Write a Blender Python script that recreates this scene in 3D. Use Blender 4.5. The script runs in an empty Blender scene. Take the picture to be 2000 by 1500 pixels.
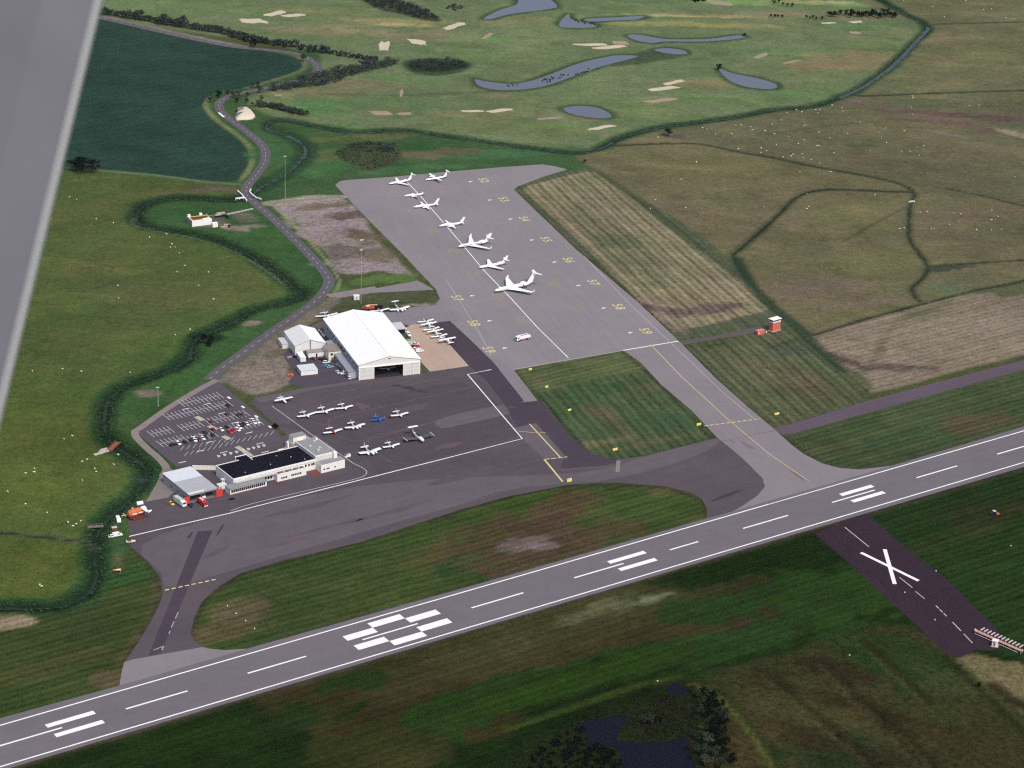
import bpy, bmesh, math, random
import numpy as np
from mathutils import Vector, Matrix

SC = bpy.context.scene
COL = SC.collection
R = math.radians
rng = random.Random(7)

# ------------------------------------------------------------------ camera, sky, sun, exposure
FPX, PITCH, ROLL, CAMH = 4742.134, 0.402462, 0.036683, 549.0747     # focal length in pixels of a 2000 px wide frame
cp, sp, cr, sr = math.cos(PITCH), math.sin(PITCH), math.cos(ROLL), math.sin(ROLL)
FW = Vector((0, cp, -sp)); _r0 = Vector((1, 0, 0)); _u0 = Vector((0, sp, cp))
RT = cr * _r0 + sr * _u0; UP = -sr * _r0 + cr * _u0
CAM = Vector((0, 0, CAMH))
cd = bpy.data.cameras.new('camera'); cam = bpy.data.objects.new('camera', cd); COL.objects.link(cam)
cam.matrix_world = Matrix(((RT.x, UP.x, -FW.x, 0), (RT.y, UP.y, -FW.y, 0), (RT.z, UP.z, -FW.z, CAMH), (0, 0, 0, 1)))
cd.sensor_width = 36; cd.lens = 36 * FPX / 2000; cd.clip_start = 0.1; cd.clip_end = 60000
cd.dof.use_dof = True; cd.dof.focus_distance = 1450; cd.dof.aperture_fstop = 22
SC.camera = cam

SUN_EL, SUN_AZ = R(52), R(146)          # azimuth clockwise from +Y: the sun stands behind the camera, to its right
w = bpy.data.worlds.new('World'); SC.world = w; w.use_nodes = True
wt = w.node_tree; bg = wt.nodes['Background']
sky = wt.nodes.new('ShaderNodeTexSky'); sky.sky_type = 'NISHITA'; sky.sun_disc = False
sky.sun_elevation = SUN_EL; sky.sun_rotation = SUN_AZ; sky.dust_density = 4.0; sky.air_density = 1.0; sky.ozone_density = 1.0
wt.links.new(sky.outputs[0], bg.inputs[0]); bg.inputs[1].default_value = 0.09
sd = bpy.data.lights.new('sun', 'SUN'); so = bpy.data.objects.new('sun', sd); COL.objects.link(so)
sd.energy = 1.5; sd.angle = R(11); sd.color = (1.0, 0.95, 0.88)
sv = Vector((math.sin(SUN_AZ) * math.cos(SUN_EL), math.cos(SUN_AZ) * math.cos(SUN_EL), math.sin(SUN_EL)))
so.rotation_euler = sv.to_track_quat('Z', 'Y').to_euler()
SC.cycles.use_denoising = False; SC.cycles.use_adaptive_sampling = False; SC.cycles.filter_width = 1.25; SC.cycles.max_bounces = 6; SC.cycles.volume_bounces = 0
SC.view_settings.view_transform = 'Standard'; SC.view_settings.look = 'None'
SC.view_settings.exposure = 0.72; SC.view_settings.gamma = 1.0; SC.view_settings.use_curve_mapping = False
KEXP = 1.5                              # about how bright a level white surface renders: photo colour / KEXP = albedo

# ------------------------------------------------------------------ helpers
def G(px, py, z=0.0):
    """the point at height z where the sight line of photo pixel (px, py) meets it"""
    d = FW + RT * ((px - 1000) / FPX) - UP * ((py - 750) / FPX)
    t = (z - CAMH) / d.z
    return CAM + d * t
def lin(c):
    return tuple(((x / 255 + 0.055) / 1.055) ** 2.4 if x > 10 else x / 255 / 12.92 for x in c)
def alb(c, k=None):
    return tuple(min(0.85, x / (k or KEXP)) for x in lin(c))
def smooth(pts, n=5, closed=True):
    out = []; m = len(pts)
    rngk = range(m) if closed else range(m - 1)
    for i in rngk:
        g = (lambda k: pts[k % m]) if closed else (lambda k: pts[max(0, min(m - 1, k))])
        p0, p1, p2, p3 = g(i - 1), g(i), g(i + 1), g(i + 2)
        for j in range(n):
            t = j / n
            out.append(tuple(0.5 * (2 * p1[k] + (p2[k] - p0[k]) * t + (2 * p0[k] - 5 * p1[k] + 4 * p2[k] - p3[k]) * t * t
                                    + (3 * p1[k] - p0[k] - 3 * p2[k] + p3[k]) * t ** 3) for k in (0, 1)))
    if not closed: out.append(pts[-1])
    return out
def tag(o, label=None, cat=None, group=None, kind=None):
    if label: o['label'] = label
    if cat: o['category'] = cat
    if group: o['group'] = group
    if kind: o['kind'] = kind
    return o
def thing(name, label, cat, loc=(0, 0, 0), rz=0.0, group=None):
    o = bpy.data.objects.new(name, None); COL.objects.link(o); o.empty_display_size = 0.5
    o.location = loc; o.rotation_euler = (0, 0, rz)
    return tag(o, label, cat, group)
def dup(root, loc, rz, label=None, group=None, scale=None):
    r = root.copy(); COL.objects.link(r); r.location = loc; r.rotation_euler = (0, 0, rz)
    if label: r['label'] = label
    if group: r['group'] = group
    if scale: r.scale = scale
    for ch in list(root.children):
        c = ch.copy(); COL.objects.link(c); c.parent = r
        for g in list(ch.children):
            d = g.copy(); COL.objects.link(d); d.parent = c
    return r

class MB:
    def __init__(s): s.v = []; s.f = []
    def add(s, vs, fs):
        b = len(s.v); s.v += [tuple(p) for p in vs]; s.f += [tuple(i + b for i in f) for f in fs]; return s
    def box(s, x0, x1, y0, y1, z0, z1):
        return s.add([(x0, y0, z0), (x1, y0, z0), (x1, y1, z0), (x0, y1, z0), (x0, y0, z1), (x1, y0, z1), (x1, y1, z1), (x0, y1, z1)],
                     [(0, 3, 2, 1), (4, 5, 6, 7), (0, 1, 5, 4), (1, 2, 6, 5), (2, 3, 7, 6), (3, 0, 4, 7)])
    def prism(s, poly, z0, z1):
        n = len(poly)
        return s.add([(x, y, z0) for x, y in poly] + [(x, y, z1) for x, y in poly],
                     [tuple(range(n))[::-1], tuple(range(n, 2 * n))] + [(i, (i + 1) % n, n + (i + 1) % n, n + i) for i in range(n)])
    def xprism(s, prof, x0, x1):      # profile in (y, z) swept along x
        n = len(prof)
        return s.add([(x0, y, z) for y, z in prof] + [(x1, y, z) for y, z in prof],
                     [tuple(range(n))[::-1], tuple(range(n, 2 * n))] + [(i, (i + 1) % n, n + (i + 1) % n, n + i) for i in range(n)])
    def yprism(s, prof, y0, y1):      # profile in (x, z) swept along y
        n = len(prof)
        return s.add([(x, y0, z) for x, z in prof] + [(x, y1, z) for x, z in prof],
                     [tuple(range(n)), tuple(range(n, 2 * n))[::-1]] + [(i, (i + 1) % n, n + (i + 1) % n, n + i) for i in range(n)])
    def loft(s, rings, cap=True):
        b = len(s.v); n = len(rings[0])
        for r in rings: s.v += [tuple(p) for p in r]
        for i in range(len(rings) - 1):
            for j in range(n):
                s.f.append((b + i * n + j, b + i * n + (j + 1) % n, b + (i + 1) * n + (j + 1) % n, b + (i + 1) * n + j))
        if cap:
            s.f.append(tuple(b + j for j in range(n))[::-1]); s.f.append(tuple(b + (len(rings) - 1) * n + j for j in range(n)))
        return s
    def tube(s, p0, p1, r0, r1=None, n=8):
        r1 = r0 if r1 is None else r1
        p0, p1 = Vector(p0), Vector(p1); d = (p1 - p0).normalized()
        a = d.orthogonal().normalized(); c = d.cross(a)
        ring = lambda p, r: [p + (a * math.cos(k * 2 * math.pi / n) + c * math.sin(k * 2 * math.pi / n)) * r for k in range(n)]
        return s.loft([ring(p0, r0), ring(p1, r1)])
    def build(s, name, mat, parent=None, smooth=False, loc=None):
        me = bpy.data.meshes.new(name); me.from_pydata(s.v, [], s.f)
        bm = bmesh.new(); bm.from_mesh(me); bmesh.ops.recalc_face_normals(bm, faces=bm.faces); bm.to_mesh(me); bm.free()
        if smooth: me.polygons.foreach_set('use_smooth', [True] * len(me.polygons))
        me.materials.append(mat)
        o = bpy.data.objects.new(name, me); COL.objects.link(o)
        if parent: o.parent = parent
        if loc: o.location = loc
        return o

# ------------------------------------------------------------------ materials
def nd(t, kind, **kw):
    n = t.nodes.new(kind)
    for k, v in kw.items():
        if k.startswith('i_'): n.inputs[k[2:].replace('_', ' ')].default_value = v
        else: setattr(n, k, v)
    return n
def math_(t, op, a, b=None, c=None):
    n = t.nodes.new('ShaderNodeMath'); n.operation = op
    for i, x in enumerate((a, b, c)):
        if x is None: continue
        if isinstance(x, (int, float)): n.inputs[i].default_value = x
        else: t.links.new(x, n.inputs[i])
    return n.outputs[0]
def base_mat(name, rough=0.8, spec=0.3, metal=0.0):
    m = bpy.data.materials.new(name); m.use_nodes = True; t = m.node_tree; b = t.nodes['Principled BSDF']
    b.inputs['Roughness'].default_value = rough; b.inputs['Specular IOR Level'].default_value = spec; b.inputs['Metallic'].default_value = metal
    return m, t, b
def scale_col(t, col, fac):
    n = t.nodes.new('ShaderNodeVectorMath'); n.operation = 'SCALE'
    if isinstance(col, tuple): n.inputs[0].default_value = col[:3]
    else: t.links.new(col, n.inputs[0])
    t.links.new(fac, n.inputs['Scale']) if not isinstance(fac, (int, float)) else setattr(n.inputs['Scale'], 'default_value', fac)
    return n.outputs[0]
def noise(t, vec, scale, detail=3, rough=0.55):
    n = nd(t, 'ShaderNodeTexNoise'); n.inputs['Scale'].default_value = scale; n.inputs['Detail'].default_value = detail
    n.inputs['Roughness'].default_value = rough
    if vec is not None: t.links.new(vec, n.inputs['Vector'])
    return n.outputs['Fac']
MATS = {}
def M(name, col, rough=0.6, spec=0.3, metal=0.0, var=0.12, scale=0.8, streak=False):
    """a painted or weathered surface: colour with dirt at two scales (and rain streaks)"""
    if name in MATS: return MATS[name]
    m, t, b = base_mat(name, rough, spec, metal)
    tc = nd(t, 'ShaderNodeTexCoord'); v = tc.outputs['Object']
    n1 = noise(t, v, scale, 4); n2 = noise(t, v, scale * 7, 2)
    f = math_(t, 'ADD', math_(t, 'MULTIPLY', math_(t, 'SUBTRACT', n1, 0.5), var * 2), math_(t, 'MULTIPLY', math_(t, 'SUBTRACT', n2, 0.5), var))
    if streak:
        mp = nd(t, 'ShaderNodeMapping'); mp.inputs['Scale'].default_value = (1.2, 1.2, 0.08); t.links.new(v, mp.inputs['Vector'])
        f = math_(t, 'ADD', f, math_(t, 'MULTIPLY', math_(t, 'SUBTRACT', noise(t, mp.outputs[0], 1.5, 3), 0.55), var * 2))
    t.links.new(scale_col(t, tuple(col), math_(t, 'ADD', f, 1.0)), b.inputs['Base Color'])
    MATS[name] = m; return m
def asphalt(name, rgb, ang, var=0.16, seam=0.05, period=5.0, blot=0.1):
    """worn paving: grain, long streaks along its direction, blotches and lane seams"""
    m, t, b = base_mat(name, 0.95, 0.04)
    geo = nd(t, 'ShaderNodeNewGeometry'); P = geo.outputs['Position']
    mp = nd(t, 'ShaderNodeMapping'); mp.inputs['Rotation'].default_value = (0, 0, -ang); t.links.new(P, mp.inputs['Vector'])
    st = nd(t, 'ShaderNodeMapping'); st.inputs['Scale'].default_value = (0.06, 1.0, 1.0); t.links.new(mp.outputs[0], st.inputs['Vector'])
    n0 = noise(t, P, 0.02, 5, 0.6); n1 = noise(t, st.outputs[0], 0.25, 4); n2 = noise(t, P, 0.9, 3, 0.7); n3 = noise(t, P, 0.12, 4)
    s = lambda n, k: math_(t, 'MULTIPLY', math_(t, 'SUBTRACT', n, 0.5), k)
    f = math_(t, 'ADD', s(n0, var * 2.2), math_(t, 'ADD', s(n1, var * 1.2), math_(t, 'ADD', s(n2, var * 1.3), s(n3, blot * 2))))
    sx = nd(t, 'ShaderNodeSeparateXYZ'); t.links.new(mp.outputs[0], sx.inputs[0])
    fr = math_(t, 'ABSOLUTE', math_(t, 'SUBTRACT', math_(t, 'FRACT', math_(t, 'DIVIDE', sx.outputs[1], period)), 0.5))
    ln = math_(t, 'MULTIPLY', math_(t, 'LESS_THAN', fr, 0.035), -seam)
    f = math_(t, 'ADD', math_(t, 'ADD', f, ln), 1.0)
    # a slow drift between a bluish and a pinkish cast
    mx = nd(t, 'ShaderNodeMix', data_type='RGBA'); t.links.new(noise(t, P, 0.035, 3), mx.inputs[0])
    c = alb(rgb); mx.inputs[6].default_value = (c[0] * 0.92, c[1] * 0.99, c[2] * 1.02, 1); mx.inputs[7].default_value = (c[0] * 1.1, c[1] * 1.0, c[2] * 1.0, 1)
    t.links.new(scale_col(t, mx.outputs[2], f), b.inputs['Base Color'])
    return m
def paint_mat(name, col, wear=0.35):
    m, t, b = base_mat(name, 0.8, 0.1)
    geo = nd(t, 'ShaderNodeNewGeometry'); P = geo.outputs['Position']
    n = math_(t, 'ADD', noise(t, P, 1.3, 4, 0.7), math_(t, 'MULTIPLY', noise(t, P, 0.15, 3), 0.5))
    f = math_(t, 'SUBTRACT', 1.0 + wear * 0.6, math_(t, 'MULTIPLY', n, wear))
    t.links.new(scale_col(t, tuple(col), f), b.inputs['Base Color'])
    return m
RWY = 0.6130                          # runway direction (angle from +X)
APR = R(-70.6)                        # apron and closed-runway direction
WHITE = M('white paint', (0.80, 0.80, 0.80), 0.45, 0.4, var=0.05)
# ------------------------------------------------------------------ the land: one sheet to the horizon, with ditches cut into it
def axis(lo, hi, step, far, g=1.35):
    a = list(np.arange(lo, hi + step, step)); s = step; x = a[-1]
    while x < far: s *= g; x += s; a.append(x)
    return a
xs = axis(-540, 540, 2.0, 14000); s_ = 2.0; x_ = xs[0]; left = []
while x_ > -14000: s_ *= 1.35; x_ -= s_; left.append(x_)
xs = np.array(left[::-1] + xs)
ys = axis(830, 2380, 2.4, 22000); s_ = 2.4; y_ = ys[0]; low = []
while y_ > -6000: s_ *= 1.35; y_ -= s_; low.append(y_)
ys = np.array(low[::-1] + ys)
NX, NY = len(xs), len(ys)
X, Y = np.meshgrid(xs, ys); X = X.ravel(); Y = Y.ravel(); N = X.size
Z = np.zeros(N); CA = np.zeros((N, 3)); MK = np.zeros((N, 4))
rs = np.random.RandomState(3); TAB = rs.rand(256, 256)
def vnoise(x, y, s, o=3):
    f = np.zeros_like(x); a = 1.0; tot = 0
    for k in range(o):
        u = x / s + 17.3 * k; v = y / s + 9.1 * k; iu = np.floor(u).astype(int); iv = np.floor(v).astype(int); fu = u - iu; fv = v - iv
        fu = fu * fu * (3 - 2 * fu); fv = fv * fv * (3 - 2 * fv)
        T = lambda i, j: TAB[i % 256, j % 256]
        f += a * ((T(iu, iv) * (1 - fu) + T(iu + 1, iv) * fu) * (1 - fv) + (T(iu, iv + 1) * (1 - fu) + T(iu + 1, iv + 1) * fu) * fv)
        tot += a; a *= 0.5; s *= 0.5
    return f / tot
def gp(pts): return np.array([tuple(G(x, y))[:2] for x, y in pts])
def segdist(x, y, pts, closed):
    d = np.full(x.size, 1e9); m = len(pts); ins = np.zeros(x.size, bool)
    for i in range(m if closed else m - 1):
        (ax, ay), (bx, by) = pts[i], pts[(i + 1) % m]
        ux, uy = bx - ax, by - ay; L2 = ux * ux + uy * uy + 1e-9
        t = np.clip(((x - ax) * ux + (y - ay) * uy) / L2, 0, 1)
        d = np.minimum(d, np.hypot(x - ax - t * ux, y - ay - t * uy))
        if closed:
            c = (ay > y) != (by > y)
            ins ^= c & (x < (bx - ax) * (y - ay) / (by - ay + 1e-12) + ax)
    return d, ins
def area(pts, rgb=None, soft=2.0, k=1.0, rough=0.0, rs_=25.0, mask=None, sm=True):
    """tint a field (photo outline) with its own grass or soil; rough wanders its border by that many metres"""
    P = gp(smooth(pts, 4) if sm else pts); pad = soft * 2 + rough * 1.5 + 2
    sel = np.where((X > P[:, 0].min() - pad) & (X < P[:, 0].max() + pad) & (Y > P[:, 1].min() - pad) & (Y < P[:, 1].max() + pad))[0]
    if not sel.size: return
    x, y = X[sel], Y[sel]
    d, ins = segdist(x, y, P, True); d = np.where(ins, d, -d)
    if rough: d = d + (vnoise(x, y, rs_, 3) - 0.5) * 2.6 * rough
    a = np.clip(d / (2 * soft) + 0.5, 0, 1) * k; a = a * a * (3 - 2 * a) if k == 1 else a
    if rgb is not None: CA[sel] = CA[sel] * (1 - a[:, None]) + np.array(alb(rgb)) * a[:, None]
    if mask is not None:
        for c, val in mask.items(): MK[sel, c] = MK[sel, c] * (1 - a) + val * a
def blob(px, py, rx, ry, rgb, ang=0.0, k=1.0, rough=0.5, soft=0.5):
    """a ragged patch: ellipse in metres round the photo point, its border broken by noise"""
    c = G(px, py); ca, sa = math.cos(ang), math.sin(ang); m = max(rx, ry) * 2
    sel = np.where((abs(X - c.x) < m) & (abs(Y - c.y) < m))[0]
    x, y = X[sel] - c.x, Y[sel] - c.y
    u = (x * ca + y * sa) / rx; v = (-x * sa + y * ca) / ry
    d = 1 - np.sqrt(u * u + v * v) + (vnoise(X[sel], Y[sel], max(10, min(rx, ry) * 1.1), 5) - 0.5) * 2.6 * rough + (vnoise(X[sel] * .8 + 70, Y[sel] - 30, 5, 2) - 0.5) * 0.8 * rough
    a = np.clip(d / (soft * .6), 0, 1) * k * (0.75 + 0.5 * vnoise(X[sel] + 40, Y[sel], 9, 3))
    a = np.clip(a, 0, 1); CA[sel] = CA[sel] * (1 - a[:, None]) + np.array(alb(rgb)) * a[:, None]
def line(pts, wid, rgb, soft=1.5, k=1.0, sm=True, depth=0.0, wob=0.0, mask=None):
    P = gp(smooth(pts, 5, False) if sm else pts); pad = wid + soft * 2 + 2 + wob
    sel = np.where((X > P[:, 0].min() - pad) & (X < P[:, 0].max() + pad) & (Y > P[:, 1].min() - pad) & (Y < P[:, 1].max() + pad))[0]
    d, _ = segdist(X[sel], Y[sel], P, False)
    if wob: d = d + (vnoise(X[sel], Y[sel], 14, 2) - 0.5) * 2 * wob
    a = np.clip((wid - d) / (2 * soft) + 0.5, 0, 1) * k
    if rgb is not None: CA[sel] = CA[sel] * (1 - a[:, None]) + np.array(alb(rgb)) * a[:, None]
    if depth: Z[sel] = np.minimum(Z[sel], -depth * np.clip(1.25 - d / wid, 0, 1) ** 0.8)
    if mask is not None:
        for c, val in mask.items(): MK[sel, c] = MK[sel, c] * (1 - a) + val * a

CA[:] = alb((80, 88, 56)); MK[:, 2] = 0.45
# --- the golf course and its rough
golf = [(150, -150), (2000, -300), (1900, -80), (1700, -20), (1800, 45), (1740, 125), (1670, 185), (1580, 208), (1400, 236), (1240, 265), (1130, 300), (950, 275), (760, 253), (650, 250), (540, 235), (450, 200), (480, 165), (600, 150), (560, 90), (200, 25)]
area(golf, (109, 124, 89), 6)
for (a, b, rx, ry, c, k) in [(330, 15, 120, 30, (106, 134, 86), .8), (640, 60, 60, 22, (142, 132, 102), .8), (600, 20, 70, 16, (132, 136, 86), .7), (760, 40, 70, 14, (162, 149, 102), .9), (780, 48, 40, 8, (190, 173, 121), .9), (860, 70, 60, 25, (142, 127, 107), .8),
        (700, 165, 45, 18, (142, 120, 102), .9), (620, 180, 50, 10, (132, 120, 91), .8), (700, 205, 90, 16, (91, 132, 81), .9), (620, 215, 50, 20, (88, 136, 84), .9), (790, 155, 50, 18, (96, 132, 84), .9), (640, 245, 50, 14, (93, 132, 78), .8), (930, 225, 50, 14, (126, 120, 89), .9), (770, 212, 40, 8, (124, 110, 86), .9), (840, 290, 40, 14, (124, 112, 86), .9), (905, 305, 60, 18, (93, 127, 84), .8),
        (940, 75, 35, 14, (102, 144, 86), .9), (985, 110, 70, 22, (104, 127, 84), .9), (1050, 40, 50, 25, (137, 136, 96), .7), (1020, 190, 45, 12, (137, 122, 96), .9), (1090, 185, 50, 20, (109, 130, 91), .8), (1100, 248, 40, 8, (91, 152, 81), .9), (1000, 250, 90, 14, (117, 120, 81), .8), (1200, 210, 60, 25, (102, 127, 81), .9), (1300, 232, 60, 14, (109, 127, 81), .8),
        (1330, 47, 100, 12, (156, 154, 100), .9), (1310, 31, 60, 5, (200, 195, 130), .9), (1370, 30, 70, 7, (167, 142, 110), .8), (1460, 4, 60, 14, (124, 169, 91), .9), (1400, 165, 60, 18, (134, 122, 91), .9), (1440, 195, 80, 20, (102, 125, 81), .9), (1640, 110, 70, 40, (142, 125, 96), .95), (1600, 130, 60, 14, (148, 122, 94), .9), (1555, 96, 52, 17, (93, 122, 86), .95), (1560, 105, 34, 9, (117, 152, 94), .8), (1690, 52, 50, 8, (102, 149, 89), .9),  # pale yellow patches at the far edge: sunlight painted into the grass
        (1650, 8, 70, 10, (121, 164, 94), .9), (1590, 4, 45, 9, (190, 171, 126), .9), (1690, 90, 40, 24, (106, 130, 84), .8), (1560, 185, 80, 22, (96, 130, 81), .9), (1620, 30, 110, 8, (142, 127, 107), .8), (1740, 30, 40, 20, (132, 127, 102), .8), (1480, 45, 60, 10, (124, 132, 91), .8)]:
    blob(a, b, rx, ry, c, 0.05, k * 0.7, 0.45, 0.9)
# --- arable crop, olive sheep pasture, bright grass by the road and ditch
grass = (65, 95, 59)
area([(-100, 300), (560, 100), (600, 160), (480, 190), (540, 230), (660, 250), (1130, 300), (1120, 335), (1000, 330), (660, 360), (690, 385), (640, 560), (500, 680), (400, 745), (265, 840), (350, 915), (250, 1010), (310, 1110), (315, 1160), (240, 1290), (-300, 1420), (-300, 900)], grass, 4)
area([(-150, 320), (140, 331), (300, 345), (478, 366), (470, 380), (330, 384), (275, 402), (268, 425), (300, 448), (380, 462), (440, 480), (500, 512), (548, 552), (560, 575), (540, 590), (450, 628), (375, 664), (350, 705), (310, 725), (225, 758), (190, 800), (188, 850), (220, 880), (262, 905), (262, 930), (235, 970), (190, 1015), (165, 1040), (168, 1100), (178, 1130), (160, 1155), (110, 1175), (0, 1183), (-300, 1200), (-300, 330)], (86, 101, 57), 4)
area([(-300, 760), (150, 760), (190, 830), (220, 890), (262, 920), (230, 970), (165, 1030), (60, 1040), (-300, 1050)], (86, 101, 50), 30, 0.9)
area([(-300, 1045), (110, 1052), (165, 1060), (172, 1120), (150, 1160), (0, 1182), (-300, 1195)], (84, 99, 48), 3)
for (a, b, rx, ry, c, k) in [(230, 500, 60, 50, (103, 99, 64), .7), (330, 560, 50, 40, (101, 93, 68), .6), (150, 660, 40, 40, (96, 95, 57), .6), (420, 560, 50, 40, (103, 99, 61), .6), (250, 590, 30, 60, (85, 80, 64), .5), (190, 420, 50, 30, (99, 97, 66), .5), (100, 860, 40, 30, (85, 93, 45), .6), (110, 960, 40, 26, (87, 95, 42), .6), (330, 690, 40, 18, (74, 99, 52), .8), (430, 650, 40, 14, (67, 104, 54), .8), (60, 1110, 30, 26, (85, 82, 40), .6)]:
    blob(a, b, rx, ry, c, 0.6, k * .5, 0.5, 0.9)
area([(-60, 240), (0, 100), (195, 36), (280, 56), (480, 92), (560, 104), (590, 118), (585, 135), (540, 152), (480, 172), (430, 178), (412, 190), (400, 205), (420, 232), (462, 265), (486, 290), (486, 320), (466, 352), (400, 352), (300, 340), (135, 326), (-60, 330)], (40, 71, 61), 1.5, mask={2: 0.25, 0: .45})
line([(412, 190), (402, 207), (424, 235), (466, 266), (490, 292), (490, 322), (470, 354)], 2.2, (116, 127, 87), 1.0)
line([(478, 92), (560, 105), (594, 120), (588, 138), (545, 153), (480, 172)], 2.4, (110, 117, 85), 1.0, 0.8)
line([(204, 33), (350, 66), (478, 92)], 4, (132, 127, 118), 1.5)
line([(280, 52), (330, 64), (400, 80)], 3, (125, 112, 99), 1.5, 0.7)
line([(130, 328), (300, 342), (400, 355), (470, 360)], 1.6, (125, 132, 109), 1.0, 0.8)
line([(380, 372), (420, 369), (468, 374)], 3.5, (125, 95, 92), 1.5, 0.9, wob=2); line([(300, 372), (385, 378)], 5, (108, 97, 71), 3, 0.7)
for (a, b, rx, ry, c, k) in [(320, 405, 30, 10, (47, 99, 57), .8), (560, 300, 16, 50, (65, 104, 61), .5), (620, 330, 30, 22, (65, 112, 68), .7), (700, 270, 60, 10, (108, 108, 71), .6), (640, 300, 24, 20, (103, 106, 71), .5), (800, 330, 50, 10, (74, 112, 71), .7), (980, 300, 60, 14, (69, 112, 76), .8), (850, 300, 50, 12, (112, 102, 78), .8), (520, 300, 14, 26, (65, 110, 71), .6), (480, 450, 30, 14, (52, 99, 54), .7), (560, 480, 25, 30, (56, 97, 54), .7), (350, 745, 30, 24, (54, 95, 47), .7), (440, 680, 20, 20, (52, 91, 50), .7), (290, 800, 16, 20, (52, 93, 47), .7), (320, 880, 16, 26, (45, 86, 45), .7)]:
    blob(a, b, rx, ry, c, 0.3, k, 0.5, 0.7)
blob(293, 768, 9, 6, (132, 112, 106), 0.2, 0.9, 0.3, 0.3); blob(485, 632, 9, 5, (148, 134, 123), 0.4, 0.8, 0.5, 0.4)
blob(415, 433, 17, 12, (116, 104, 101), 0.4, 0.9, 0.5, 0.4); blob(450, 445, 14, 6, (143, 125, 118), -0.3, 0.9, 0.5, 0.4); blob(480, 425, 10, 14, (116, 108, 97), 0.6, 0.7, 0.4, 0.4); blob(495, 442, 14, 3, (141, 130, 120), 0.2, 0.8, 0.3, 0.4)
# --- marsh pasture to the right
rp = [(1130, 300), (1240, 268), (1400, 240), (1580, 213), (1680, 188), (1745, 128), (1815, 55), (1700, -20), (1900, -90), (2600, -300), (3000, 300), (2600, 480), (2000, 560), (1800, 592), (1590, 652), (1500, 590), (1440, 520), (1330, 440), (1170, 335)]
area(rp, (113, 108, 81), 4)
area([(1300, 262), (1450, 236), (1680, 190), (2400, 170), (2400, 380), (2000, 400), (1780, 366), (1620, 332), (1450, 298)], (104, 103, 79), 6)
area([(1700, -10), (2400, -60), (2400, 175), (1690, 188), (1745, 130), (1815, 55)], (109, 110, 81), 6)
for (a, b, rx, ry, c, k) in [(1560, 430, 45, 25, (134, 116, 95), .6), (1640, 420, 40, 20, (118, 116, 79), .6), (1600, 560, 50, 22, (129, 108, 95), .7), (1700, 590, 40, 10, (129, 106, 95), .7), (1700, 500, 40, 30, (118, 116, 81), .6), (1300, 330, 60, 22, (122, 110, 84), .6), (1350, 420, 50, 30, (124, 110, 87), .7), (1420, 330, 60, 26, (111, 108, 76), .6), (1260, 400, 30, 16, (136, 110, 98), .4), (1880, 420, 70, 22, (124, 103, 90), .6), (1850, 460, 60, 20, (109, 101, 81), .7), (1880, 548, 60, 10, (113, 110, 87), .7), (1850, 565, 24, 12, (92, 113, 87), .7), (1760, 260, 90, 40, (113, 106, 81), .6), (1900, 120, 90, 50, (118, 118, 84), .5), (1870, 80, 60, 18, (124, 121, 90), .5), (1700, 250, 60, 50, (109, 103, 76), .5), (1690, 300, 60, 20, (104, 101, 74), .5), (1920, 300, 60, 30, (122, 106, 81), .5)]:
    blob(a, b, rx, ry, c, 0.3, k, 0.5, 0.8)
blob(1880, 226, 95, 9, (118, 81, 81), -0.12, 0.9, 0.5, 0.5); blob(1900, 248, 80, 7, (126, 93, 87), -0.6, 0.9, 0.5, 0.5); blob(1830, 238, 45, 5, (124, 88, 84), -0.1, 0.9, 0.5, 0.5); blob(1985, 262, 26, 7, (148, 138, 116), -0.7, 0.8, 0.4, 0.5); blob(1850, 262, 26, 4, (124, 121, 113), -0.5, 0.6, 0.4, 0.5)
blob(1680, 198, 28, 5, (129, 99, 100), 0.1, 0.8, 0.5, 0.5); blob(1848, 524, 26, 6, (72, 77, 71), 0.4, 0.9, 0.5, 0.4); blob(1310, 266, 12, 6, (97, 81, 79), -0.4, 0.9, 0.4, 0.4)
# --- hay strips and mown grass inside the airfield
area([(1105, 335), (1160, 330), (1180, 345), (1340, 440), (1440, 525), (1500, 590), (1590, 655), (1660, 725), (1700, 770), (1520, 830), (1330, 672), (1250, 595), (1010, 378), (1060, 348)], (86, 96, 74), 2, mask={1: 0.5})
area([(1062, 355), (1130, 338), (1165, 338), (1215, 375), (1330, 465), (1440, 545), (1502, 598), (1440, 620), (1310, 642), (1240, 580), (1130, 468), (1030, 380), (1028, 366)], (136, 129, 103), 1.5, mask={1: 1.0, 2: 0.6})
blob(1200, 470, 22, 95, (99, 104, 79), R(19), .7, 0.4, 0.9); blob(1150, 400, 12, 60, (134, 123, 102), R(19), .6, 0.4, 0.8); blob(1380, 605, 34, 8, (112, 91, 89), 0.5, .9, 0.5, 0.6); blob(1290, 610, 10, 40, (147, 123, 112), R(19), .7, 0.4, 0.8); blob(1300, 605, 22, 5, (108, 81, 82), -0.3, .8, 0.5, 0.5)
area([(1330, 672), (1480, 648), (1560, 650), (1600, 690), (1660, 745), (1700, 770), (1600, 800), (1520, 828), (1430, 760)], (89, 95, 69), 3, mask={1: 0.9, 2: 0.5})
blob(1560, 680, 22, 16, (80, 89, 72), 0.3, .8, 0.4, 0.6); blob(1540, 740, 50, 18, (108, 93, 77), R(-40), .6, 0.5, 0.8); blob(1450, 720, 20, 40, (99, 102, 77), R(19), .5, 0.4, 0.8)
area([(1585, 653), (1700, 620), (1800, 592), (1900, 568), (1960, 572), (2000, 575), (2500, 480), (2600, 580), (2000, 693), (1700, 768), (1660, 730), (1610, 690)], (143, 125, 109), 1.5, mask={0: 0.6, 2: 0.5})
area([(1880, 575), (2000, 548), (2400, 440), (2400, 490), (2000, 573), (1940, 572)], (97, 104, 77), 2)
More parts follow.
